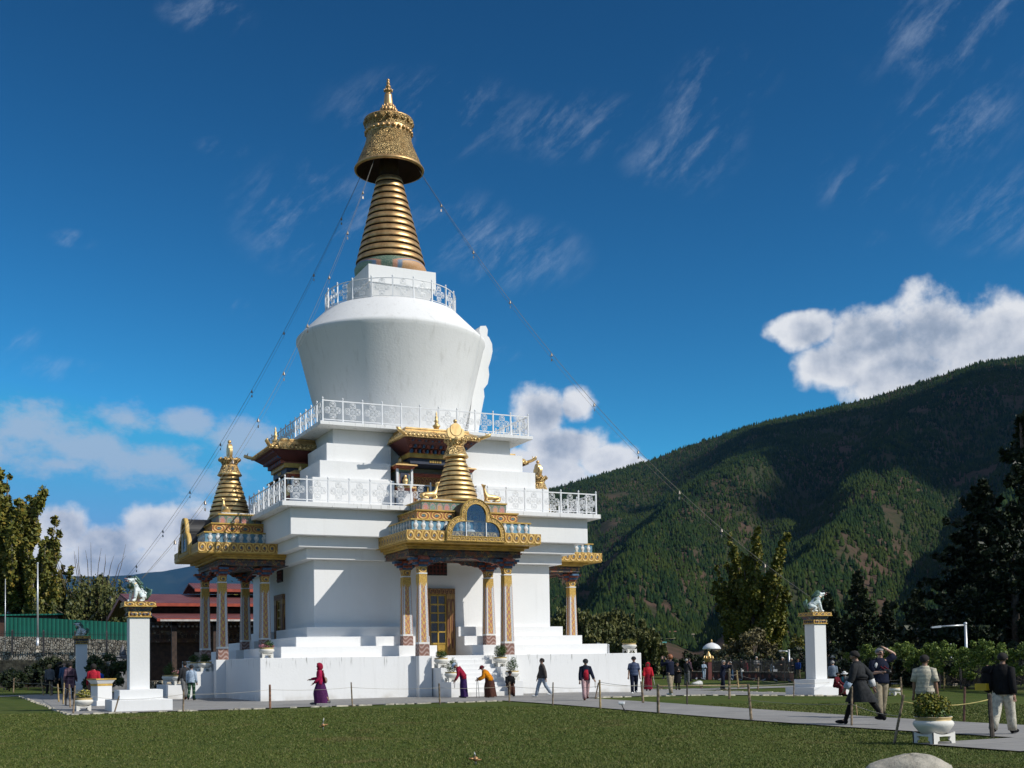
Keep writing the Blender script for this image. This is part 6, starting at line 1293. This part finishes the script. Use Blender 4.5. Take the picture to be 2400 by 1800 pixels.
# ---- before the front of the stupa
def ex_maroon(t, P, dz):
    q = MB(); vs = []; n = 7
    for j in range(n):
        f = j/(n-1); w = .14+.07*f
        for i in range(9): u = i/8*2-1; vs.append(Vector((u*w, .1+.1*f+.03*math.sin(i*2+j), 1.42-.46*f-.05*abs(u)))+dz)
    q.add(vs, [(j*9+i, j*9+i+1, (j+1)*9+i+1, (j+1)*9+i) for j in range(n-1) for i in range(8)], 0, None, True); o = q.build('shawl', fab('maroon', '_shawl'), t); s_ = o.modifiers.new('thick', 'SOLIDIFY'); s_.thickness = .02
    MB().ell(Vector((.02, .2, 1.0))+dz, (.1, .08, .13), 12, 8).build('bag', fab('khaki', '_bag'), t)
person('woman in magenta hood and jacket with long purple skirt walking before the white platform', B(972, 1250), B(0, 975)[1], -90, walk(19, lean=4, arms=((25, 8, 60, 15), (12, 8, 40, 10))), fab('red', '_magenta') if False else cloth('magenta_jacket', (.42, .015, .075)), ('skirt', fab('purple'), .07, .225), SK1, None, det=1, hat=('hood', 'crimson'), extra=ex_maroon, group=CT, width=1.08, shoes='grey')
def ex_bent(t, P, dz):
    q = MB(); vs = []; n = 8
    for j in range(n):
        f = j/(n-1); ang = 1.9
        for i in range(13):
            u = (i/12*2-1)*ang; p = P.up((math.sin(u)*(.17+.05*f), .02+math.cos(u)*(.13+.03*f), 1.43-.5*f)); vs.append(p+dz+Vector((0, .01*math.sin(i*3), -.03*f*f)))
    q.add(vs, [(j*13+i, j*13+i+1, (j+1)*13+i+1, (j+1)*13+i) for j in range(n-1) for i in range(12)], 0, None, True); o = q.build('shawl', fab('crimson', '_shawl'), t); s_ = o.modifiers.new('thick', 'SOLIDIFY'); s_.thickness = .02
    h = hand(P, 0, dz); MB().tube([h, h+Vector((.0, .0, -.22)), h+Vector((.05, .03, -.3)), h+Vector((.02, .04, -.02))], .008, 5).build('prayer_beads', fab('brown', '_beads'), t)
person('stooping figure in pale blue hat and crimson shawl over a purple robe', C3(655, 1205), C3(0, 980)[1], -95, Pose(lean=34, head=(12, 0), arms=((38, 6, 30, 5), (34, 6, 30, 5)), legs=((4, 6), (-3, 4))), fab('crimson'), ('skirt', fab('violet'), .05, .2), SK1, 'grey', det=1, hat=('brim', 'ltblue'), extra=ex_bent, group=CT, shoes='charcoal')
def ex_sticks(t, P, dz):
    for k, tx in ((0, -.02), (1, .1)):
        h = hand(P, k, dz, .06); g0 = Vector((h.x+tx, h.y-.04+.1*k, -.0)); MB().tube([g0, h, h+(h-g0).normalized()*.12], [.012, .014, .018], 7).build('walking_stick', fab('grey', '_stick'), t)
person('bent old figure in orange jacket and brown robe leaning on two walking sticks', C3(825, 1203), C3(0, 993)[1], -92, Pose(lean=38, head=(-12, 0), arms=((62, 8, 42, 0), (50, 8, 50, 4)), legs=((10, 10), (-8, 6))), fab('orange'), ('skirt', fab('brown'), .05, .27), SK1, 'grey', det=1, hat=('brim', 'maroon'), extra=ex_sticks, group=CT, width=1.32, rad=2.6, shoes='brown')
sb = at(*C3(955, 1195)); person('seated woman in dark jacket resting on the lowest stair by the pots', C3(955, 1195), C3(0, 1028)[1], 12, Pose(lean=6, arms=((25, 10, 50, 20), (25, 10, 50, 20)), legs=((78, 80), (72, 66))), fab('black'), ('trousers', fab('brown'), 1.5), SK1, 'black', det=1, group=CT, hat=('cap', 'black'), width=1.2, rad=1.8)
person('man in brown-grey jacket and pale jeans striding past the stair', C3(1165, 1199), C3(0, 943)[1], -78, walk(21, arms=((12, 12, 10, 0), (-16, 10, 10, 0))), fab('taupe'), ('trousers', fab('skyjean'), 1.05), SK1, 'black', det=1, group=CT, rad=1.7, shoes='white')
def ex_beads(t, P, dz):
    h = hand(P, 1, dz); MB().tube([h+Vector((.02*math.sin(a)+.03, .0, -.13+.17*math.cos(a))) for a in [2*PI*i/14 for i in range(14)]], .009, 5, closed=True).build('prayer_beads', fab('cream', '_beads'), t)
    V, F = [], []; q = MB(); q.tube([P.belly+dz+Vector((0, -.022, -.24)), P.belly+dz+Vector((0, -.024, 0)), P.chest+dz+Vector((0, -.024, -.0))], [.142, .138, .136], 18); q.build('jacket_front', fab('red'), t)
person('man in dark cap with red and navy jacket and pinkish trousers holding pale beads', C3(1447, 1221), C3(0, 950)[1], 14, walk(15, head=(14, 0), arms=((4, 12, 10, 0), (12, 18, 22, 0))), fab('navy'), ('trousers', fab('pink'), 1.2), SK1, 'black', det=1, hat=('cap', 'charcoal'), extra=ex_beads, group=CT, rad=1.5, shoes='brown')
def ex_polo(t, P, dz):
    for k in (0, 1): h = P.leg[k]; MB().tube([h[0]+dz+Vector(((-1, 1)[k]*.09, 0, -.05)), h[1]+dz+Vector(((-1, 1)[k]*.07, 0, 0)), h[2]+dz+Vector(((-1, 1)[k]*.058, 0, .04))], .012, 5).build('stripe', fab('white', '_stripe'), t)
person('man in grey cap and striped navy polo with navy track trousers', D4(655, 1180), D4(0, 934)[1], 4, walk(14, arms=((6, 12, 12, 0), (-2, 12, 12, 0))), cloth('striped_navy_polo', (.03, .045, .1), (.18, .22, .32), stripes=95.), ('trousers', fab('navy', '_track'), 1.1), SK1, 'black', det=1, sleeve=.5, hat=('cap', 'charcoal'), group=CT, extra=ex_polo, width=1.1, shoes='white')
def ex_cane(t, P, dz):
    for k, o in ((0, -.06), (1, .08)): h = hand(P, k, dz); MB().tube([h, Vector((h.x+o, h.y-.02, .35 if k else .0))], .013, 6).build('walking_stick', fab('white', '_stick'), t)
person('person in red hooded raincoat and maroon skirt with a pale stick', D4(745, 1160), D4(0, 973)[1], 6, Pose(lean=6, head=(10, 0), arms=((16, 14, 25, 0), (14, 14, 25, 0))), cloth('red_raincoat', (.5, .02, .035)), ('skirt', cloth('dark_red_robe', (.2, .012, .03)), .1, .22), SK1, None, hat=('hood', 'red'), extra=ex_cane, group=CT, width=1.2, rad=2.4)
# ---- the group by the far lawn
CAMUP = ((70, 12, 95, 30), (70, 12, 95, 30)); FOLD = ((20, 10, 80, 40), (20, 10, 80, 40))
def ex_cam(t, P, dz): h = (hand(P, 0, dz)+hand(P, 1, dz))/2; MB().box(h.x-.07, h.x+.07, h.y-.06, h.y+.04, h.z-.04, h.z+.05).tube([h+Vector((0, -.05, 0)), h+Vector((0, -.14, 0))], .035, 10).build('camera', M_BLACK, t)
person('red-haired woman in navy sweater and beige trousers holding a camera to her face', D4(890, 1189), D4(0, 918)[1], -130, Pose(arms=CAMUP, legs=((7, 4), (-6, 3))), fab('navy'), ('trousers', fab('beige'), 1.15), SK2, 'auburn', det=1, long_hair=True, group=CR_, extra=ex_cam, shoes='white', width=1.08)
person('man in black coat with a small round badge facing us past the red-haired woman', D4(936, 1153), D4(0, 970)[1], 15, Pose(arms=FOLD), fab('black'), ('skirt', fab('black'), .42, .22, fab('black', '_sock')), SK1, 'black', group=CR_, width=1.1, extra=lambda t, P, dz: MB().ell(P.chest+dz+Vector((.05, -.15, .0)), (.03, .012, .03), 10, 6).build('badge', fab('cream', '_badge'), t))
person('man in dark grey jacket standing with his back to the red-haired woman', D4(997, 1128), D4(0, 948)[1], 140, Pose(arms=FOLD), fab('charcoal'), ('trousers', fab('grey')), SK1, 'grey', group=CR_)
person('man in dark plum shirt beyond the man in dark grey jacket', D4(1012, 1100), D4(0, 942)[1], 120, Pose(), fab('plum'), ('trousers', fab('charcoal')), SK1, 'black', group=CR_)
person('child in light blue clothes beside the golden ornament post', D4(1107, 1088), D4(0, 966)[1], 30, Pose(arms=FOLD), cloth('pale_blue_print', (.2, .3, .42), (.5, .55, .6), plaid=60.), ('trousers', fab('ltblue')), SK1, 'grey', group=CR_)
person('grey-haired woman in navy taking a photograph on the paving edge', D4(1230, 1156), D4(0, 958)[1], 70, Pose(lean=5, head=(6, 0), arms=CAMUP, legs=((8, 4), (-8, 3))), fab('navy'), ('trousers', fab('navy'), 1.15), SK2, 'grey', det=1, group=CR_, extra=ex_cam, width=1.1, shoes='beige')
person('white-haired person in dark jacket and jeans right behind the photographing woman', D4(1286, 1090), D4(0, 968)[1], -60, Pose(lean=8, arms=FOLD), fab('charcoal'), ('trousers', fab('denim')), SK2, 'white', group=CR_)
person('man in black top and white trousers by the iron railing', D4(1354, 1088), D4(0, 950)[1], -120, Pose(lean=4), fab('black'), ('trousers', fab('white')), SK1, 'black', group=CR_)
person('person dressed all in maroon by the iron railing', D4(1384, 1085), D4(0, 954)[1], -60, Pose(lean=8, arms=FOLD), fab('maroon'), ('trousers', fab('maroon')), SK1, 'black', group=CR_)
person('white-haired man in white vest and beige trousers by the railing', D4(1449, 1085), D4(0, 934)[1], 20, Pose(arms=FOLD), fab('grey'), ('trousers', fab('beige'), 1.15), SK2, 'white', group=CR_, extra=lambda t, P, dz: MB().tube([P.belly+dz+Vector((0, -.005, -.02)), P.chest+dz+Vector((0, -.005, .1))], [.14, .138], 14).build('vest', fab('white', '_vest'), t))
person('small person in light blue shielding the face next to the white chair', D4(1545, 1082), D4(0, 979)[1], 30, Pose(lean=14, arms=((110, 10, 70, 10), (25, 10, 40, 0))), fab('ltblue'), ('trousers', fab('denim')), SK2, None, group=CR_)
person('man all in black with folded hands behind a pale post', D4(1617, 1090), D4(0, 937)[1], -20, Pose(arms=FOLD), fab('black'), ('trousers', fab('black')), SK2, 'white', group=CR_)
person('white-haired woman in grey and black beside the person in blue sweater', E5(155, 1090), E5(0, 945)[1], 10, Pose(arms=FOLD), fab('charcoal'), ('trousers', fab('black')), SK2, 'white', group=CR_)
person('person in bright blue sweater and beige trousers', E5(197, 1086), E5(0, 951)[1], -30, Pose(), fab('blue'), ('trousers', fab('beige')), SK2, 'auburn', group=CR_)
person('person in cream sun hat half hidden behind the shadowed pillar', E5(425, 1098), E5(0, 928)[1], -20, Pose(arms=FOLD), fab('grey'), ('trousers', fab('khaki')), SK2, None, group=CR_, hat=('brim', 'cream'))
person('grey-haired man in blue-grey shirt seen from behind next to the shadowed pillar', E5(424, 1168), E5(0, 960)[1], 178, Pose(), cloth('bluegrey_shirt', (.2, .25, .32)), ('trousers', fab('charcoal')), SK2, 'grey', group=CR_, width=1.15, rad=1.6)
person('seated woman in maroon at the foot of the shadowed pillar', E5(440, 1193), E5(0, 1037)[1], 62, Pose(lean=14, arms=((34, 8, 40, 0), (38, 8, 40, 0)), legs=((80, 74), (74, 62))), fab('maroon'), ('trousers', fab('maroon'), 1.6), SK1, 'black', group=CR_)
person('seated woman in white hat and teal scarf beside the woman in maroon', E5(505, 1193), E5(0, 1030)[1], -25, Pose(lean=10, arms=((30, 8, 50, 10), (30, 8, 50, 10)), legs=((80, 74), (76, 66))), fab('grey'), ('trousers', fab('maroon'), 1.6), SK1, 'black', group=CR_, hat=('brim', 'white'), extra=lambda t, P, dz: MB().tube([P.nb+dz+Vector((-.07, -.08, -.02)), P.chest+dz+Vector((-.06, -.13, -.05)), P.belly+dz+Vector((-.05, -.14, -.02))], [.04, .045, .04], 8).build('scarf', fab('teal', '_scarf'), t))
# ---- the near path
def ex_gho(t, P, dz):
    for k in (0, 1):
        sh, el, wr, f, lat = P.arm[k]; MB().tube([el.lerp(wr, .38)+dz, el.lerp(wr, .7)+dz, wr+dz+f*.01], [.072, .076, .07], 12).build('cuff', fab('ltblue', '_cuff') if k == 1 else fab('white', '_cuff'), t)
    MB().tube([Vector((.165*math.cos(a), .14*math.sin(a), 1.06))+dz for a in [2*PI*i/16 for i in range(16)]], .028, 6, closed=True).build('belt', fab('black', '_belt'), t)
    q = MB(); q.tube([P.up((.165*math.cos(a), .01+.145*math.sin(a), 1.1+.02*math.sin(a*2)))+dz for a in [2*PI*i/18 for i in range(18)]], .045, 8, closed=True); q.build('blouse_fold', cloth('charcoal_gho', (.032, .034, .036)), t)
person('man in charcoal gho with pale cuffs and black knee socks striding along the path', E5(602, 1377), E5(0, 893)[1], -112, Pose(lean=6, head=(12, 0), arms=((-34, 14, 30, -4), (16, 14, 22, 4)), legs=((-32, 6), (24, 3))), cloth('charcoal_gho', (.032, .034, .036)), ('skirt', cloth('charcoal_gho', (.032, .034, .036)), .5, .25, fab('black', '_sock')), SK1, 'black', det=1, group=RT, extra=ex_gho, rad=1.9)
def ex_tourist(t, P, dz):
    h = hand(P, 0, dz, .09)
    MB().box(h.x+.0, h.x+.16, h.y-.05, h.y+.05, h.z-.05, h.z+.06).tube([h+Vector((.09, -.05, 0)), h+Vector((.1, -.15, -.02))], .042, 12).build('camera', M_BLACK, t)
    MB().tube([P.nb+dz+Vector((-.07, -.03, .02)), P.chest+dz+Vector((-.03, -.16, -.02)), h+Vector((.03, 0, .05))], .016, 5).tube([P.nb+dz+Vector((.07, -.03, .02)), P.chest+dz+Vector((.06, -.16, -.02)), h+Vector((.12, 0, .05))], .016, 5).build('camera_strap', fab('maroon', '_strap'), t)
    q = MB()
    for sd in (-1, 1): q.ell(P.hd((sd*.038, -.1, 1.592))+dz, (.03, .012, .02), 10, 6); q.tube([P.hd((sd*.065, -.09, 1.597))+dz, P.hd((sd*.1, .0, 1.6))+dz], .005, 4)
    q.build('sunglasses', M_BLACK, t); MB().ell(P.chest+dz+Vector((-.13, -.12, .02)), (.045, .02, .07), 12, 8).build('badge', fab('white', '_badge'), t)
    MB().ell(P.pel+dz+Vector((-.24, .05, .08)), (.1, .14, .17), 12, 8).tube([P.pel+dz+Vector((-.2, .0, .2)), P.chest+dz+Vector((.0, .17, .0)), P.arm[1][0]+dz+Vector((-.05, 0, .08))], .02, 5).build('bag', fab('black', '_bag'), t)
    w = P.arm[1][2]+dz; MB().tube([w+Vector((.03*math.cos(a), .012, .03*math.sin(a))) for a in [2*PI*i/10 for i in range(10)]], .012, 5, closed=True).build('wristwatch', M_PIPE, t)
person('grey-haired man in sunglasses with a camera, one hand laid on his head', E5(735, 1332), E5(0, 873)[1], 22, Pose(head=(4, 14), arms=((12, 14, 86, 42), (165, 50, 0, 0, (.05, -.08, 1.72))), legs=((14, 8), (-10, 10))), fab('navy', '_fleece'), ('trousers', fab('khaki'), 1.25), SK2, 'grey', det=1, group=RT, extra=ex_tourist, width=1.12, sleeve=.5, rad=1.6)
person('dark-haired man in cream striped shirt seen from behind past the big flower pot', E5(1028, 1425), E5(0, 917)[1], 172, Pose(head=(2, -18), arms=((-4, 12, 14, 0), (2, 12, 10, 0))), cloth('cream_striped_shirt', (.62, .57, .44), (.36, .34, .28), stripes=72.), ('trousers', fab('charcoal')), SK1, 'black', det=1, group=RT, sleeve=.5, rad=1.9, width=1.1)
def ex_bag(t, P, dz):
    c = P.belly+dz
    MB().ell(c+Vector((.3, .0, .02)), (.15, .14, .24), 14, 10, wob=.03).ell(c+Vector((.28, -.04, .25)), (.17, .15, .1), 12, 8, wob=.03).tube([c+Vector((.3, 0, .2)), P.arm[1][0]+dz+Vector((.0, 0, .09)), c+Vector((.2, .14, .2))], .02, 6).build('bag', fab('black', '_bag'), t)
    MB().box(c.x+.24, c.x+.48, c.y+.06, c.y+.24, c.z-.16, c.z-.02).build('box', mat('yellow_box_card', (.62, .42, .02), .5), t)
person('man in black jacket and cream trousers walking away with a yellow box under a bag', E5(1530, 1440), E5(0, 903)[1], 158, Pose(lean=5, head=(4, 10), arms=((-14, 14, 12, 0), (62, 62, 50, 20)), legs=((17, 6), (-16, 12))), fab('black', '_jacket'), ('trousers', fab('cream'), 1.35), SK1, 'black', det=1, group=RT, extra=ex_bag, width=1.15, rad=1.7)
# ------------------------------------------------------------------ the air of the valley
def haze():
    m = bpy.data.materials.new('valley_air'); m.use_nodes = True; t = m.node_tree; t.nodes.clear()
    o = t.nodes.new('ShaderNodeOutputMaterial'); v = t.nodes.new('ShaderNodeVolumePrincipled'); t.links.new(v.outputs[0], o.inputs['Volume'])
    v.inputs['Color'].default_value = (.16, .44, 1, 1); v.inputs['Density'].default_value = HAZE_D; v.inputs['Anisotropy'].default_value = 0.
    b = MB().box(-31000, 31000, -31000, 31000, -700, 3600).build('haze', m); tag(b, 'thin blue air filling the valley', None, None, 'stuff')
HAZE_D = 1.3e-5
haze()

# a cloud bank high over the valley, outside the picture, that shades the upper hillside
def cloud_bank():
    S3 = Vector((.82, -1.0, .96)); q = MB(); rr = random.Random(8); m = mat('cloud_vapour', (.85, .86, .88), 1., spec=0.)
    for x, y, sc in ((2190, 985, 1.), (2300, 940, 1.1), (2390, 1010, 1.), (2080, 1075, .8), (2250, 1080, .9), (2380, 1130, .85), (1960, 1095, .5), (2480, 1050, 1.2), (1890, 1020, .4), (2140, 1180, .45)):
        p = Vector(hill(x, max(.2, min(.97, (1545-y)/700.)))); c = p+S3*((4300-p.z)/S3.z)
        for i in range(4): q.ell(c+Vector((rr.uniform(-160, 160), rr.uniform(-160, 160), rr.uniform(0, 160))), (rr.uniform(170, 260)*sc, rr.uniform(150, 230)*sc, 110*sc), 14, 8, wob=.12)
    tag(q.build('cloud', m), kind='structure')
cloud_bank()
# ------------------------------------------------------------------ sky, sun, colour
SUN = Vector((.82, -1.0, .96)).normalized()
EL = math.asin(SUN.z); AZ = math.atan2(SUN.x, SUN.y)
SKY_SAT = 1.15; SKY_TINT = (.085, .085, .085)
sl = bpy.data.lights.new('sun', 'SUN'); sl.energy = 4.3; sl.angle = R(.53); sl.color = (1, .955, .88)
so = bpy.data.objects.new('sun', sl); link(so); so.rotation_euler = (-SUN).to_track_quat('-Z', 'Y').to_euler(); so.location = (40, -50, 60)
W = bpy.data.worlds.new('World'); S.world = W; W.use_nodes = True; g = NT(W.node_tree)
bg = W.node_tree.nodes['Background']
sky = g.n('ShaderNodeTexSky'); sky.sky_type = 'NISHITA'; sky.sun_disc = False; sky.sun_elevation = EL; sky.sun_rotation = AZ
sky.altitude = 2300; sky.air_density = 1.0; sky.dust_density = .4; sky.ozone_density = 3.0
hs = g.n('ShaderNodeHueSaturation', {'Saturation': SKY_SAT, 'Value': 1.0, 'Color': sky})
gen = g.n('ShaderNodeTexCoord').outputs['Generated']
sx = g.n('ShaderNodeSeparateXYZ', {0: gen})
az = g.m('ARCTAN2', sx.outputs[0], sx.outputs[1]); el = g.m('ARCSINE', sx.outputs[2])
ae = g.n('ShaderNodeCombineXYZ', {0: az, 1: el}).outputs[0]
def azel(x, y):
    d = vray(x, y); d = d/np.linalg.norm(d); return math.atan2(d[0], d[1]), math.asin(d[2])
def field(blobs):
    out = None
    for x, y, w, h in blobs:
        a, e = azel(x, y); k = 1/FPX
        mp = g.n('ShaderNodeVectorMath', {0: ae, 1: (a, e, 0)}, operation='SUBTRACT').outputs[0]
        ln = g.n('ShaderNodeVectorMath', {0: g.scale(mp, (1/(w*k), 1/(h*k), 0))}, operation='LENGTH').outputs['Value']
        out = ln if out is None else g.m('MINIMUM', out, ln)
    return g.m('SUBTRACT', 1., out)
def wnoise(sc, det, rough, off=(0, 0, 0), st=(1, 1, 1), dist=0.):
    v = g.n('ShaderNodeVectorMath', {0: ae, 1: off}, operation='ADD').outputs[0]
    return g.noise(g.scale(v, st), sc, det, rough, dist)
CUM = [(1885, 775, 95, 48), (2040, 790, 130, 85), (2180, 785, 170, 100), (2340, 800, 180, 115), (1960, 850, 95, 65), (2520, 810, 220, 125), (2110, 870, 160, 70),
       (1275, 965, 90, 70), (1345, 955, 55, 55), (1330, 1045, 110, 65), (1420, 1080, 90, 45), (1240, 1110, 200, 60), (1480, 1090, 50, 25),
       (150, 1240, 75, 60), (255, 1275, 110, 60), (360, 1240, 100, 70), (460, 1245, 120, 85), (300, 1350, 320, 90), (60, 1330, 150, 90), (600, 1290, 150, 110), (-120, 1330, 150, 110)]
STR = [(40, 1010, 120, 75), (180, 1045, 170, 70), (300, 985, 80, 55), (440, 985, 90, 40), (330, 1090, 190, 60), (570, 1020, 90, 90), (480, 1130, 120, 50), (130, 1090, 130, 40), (-60, 1040, 120, 80)]
WSP = [(735, 510, 190, 120), (1060, 545, 160, 90), (1210, 600, 170, 80), (1640, 300, 110, 130), (1700, 180, 120, 60), (2060, 430, 140, 60), (2230, 290, 150, 100), (2360, 490, 160, 90), (1900, 400, 60, 40),
       (2300, 60, 260, 110), (1000, 270, 240, 90), (1350, 300, 190, 70), (1600, 370, 140, 60), (20, 785, 70, 40), (130, 865, 110, 28), (480, 30, 110, 40), (560, 725, 40, 22), (1180, 830, 40, 18), (520, 345, 60, 20), (170, 560, 50, 20), (2010, 560, 60, 20)]
n1 = wnoise(21, 7, .56); n2 = wnoise(21, 7, .56, (-.008, -.014, 0)); nb = wnoise(9, 3, .5)
fC = field(CUM)
dC = g.smooth(g.m('ADD', fC, g.m('MULTIPLY', g.m('SUBTRACT', n1, .5), 1.7)), .0, .42)
lit = g.m('ADD', g.m('MULTIPLY', g.m('SUBTRACT', n1, n2), 1.7), g.m('ADD', g.m('MULTIPLY', g.m('SUBTRACT', nb, .5), -1.3), g.m('SUBTRACT', 1.02, g.m('MULTIPLY', g.smooth(fC, .1, .8), .40))))
ccol = g.ramp(lit, [(.0, (.22, .28, .37)), (.35, (.38, .44, .53)), (.7, (.66, .69, .74)), (1., (.86, .87, .88))])
s1 = wnoise(20, 7, .66, (1, 2, 0), (1, 1.5, 1))
dS = g.m('MULTIPLY', g.smooth(g.m('ADD', field(STR), g.m('MULTIPLY', g.m('SUBTRACT', s1, .5), 2.4)), .0, .75), .74)
rot = g.n('ShaderNodeVectorRotate', {'Vector': ae, 'Angle': R(-38)}, rotation_type='Z_AXIS').outputs[0]
w1 = g.noise(g.scale(rot, (.55, 1.9, 1)), 17, 9, .66, .35); w2 = g.noise(g.scale(rot, (.8, 1.5, 1)), 60, 6, .7, .2)
wm = g.m('ADD', g.m('MULTIPLY', w1, .75), g.m('MULTIPLY', w2, .25))
dW = g.m('MULTIPLY', g.m('MULTIPLY', g.smooth(wm, .46, .72), g.smooth(field(WSP), -.25, .6)), .33)
gm = g.n('ShaderNodeGamma', {0: g.scale(hs.outputs[0], SKY_TINT), 1: 1.9}).outputs[0]
skc = g.mix(1., g.scale(gm, (3.3, 5.8, 3.35)), (.17, .42, .74), 'DARKEN')
c = g.mix(dW, skc, (.50, .60, .74)); c = g.mix(dS, c, (.47, .56, .68)); c = g.mix(dC, c, ccol)
# broken cloud added over the unseen rest of the sky for neutral ambient light
oz = g.noise(g.scale(gen, (1, 1, 1.6)), 3.2, 6, .6); away = g.m('MAXIMUM', g.smooth(g.m('ABSOLUTE', g.m('SUBTRACT', az, YAW)), .62, .85), g.smooth(el, .62, .8))
c = g.mix(g.m('MULTIPLY', g.m('MULTIPLY', g.smooth(oz, .42, .6), away), .8), c, (.62, .63, .65))
g.put(bg.inputs['Color'], c); bg.inputs['Strength'].default_value = 1.0
vs = S.view_settings; S.display_settings.display_device = 'sRGB'; vs.view_transform = 'Standard'; vs.look = 'None'; vs.exposure = 0.0; vs.gamma = 1; vs.use_curve_mapping = False
S.render.engine = 'CYCLES'; S.cycles.use_denoising = True
try: S.cycles.denoiser = 'OPENIMAGEDENOISE'
except Exception: pass
S.cycles.max_bounces = 6; S.cycles.diffuse_bounces = 3; S.cycles.glossy_bounces = 3; S.cycles.transparent_max_bounces = 12; S.cycles.caustics_reflective = False; S.cycles.caustics_refractive = False
S.cycles.use_adaptive_sampling = False
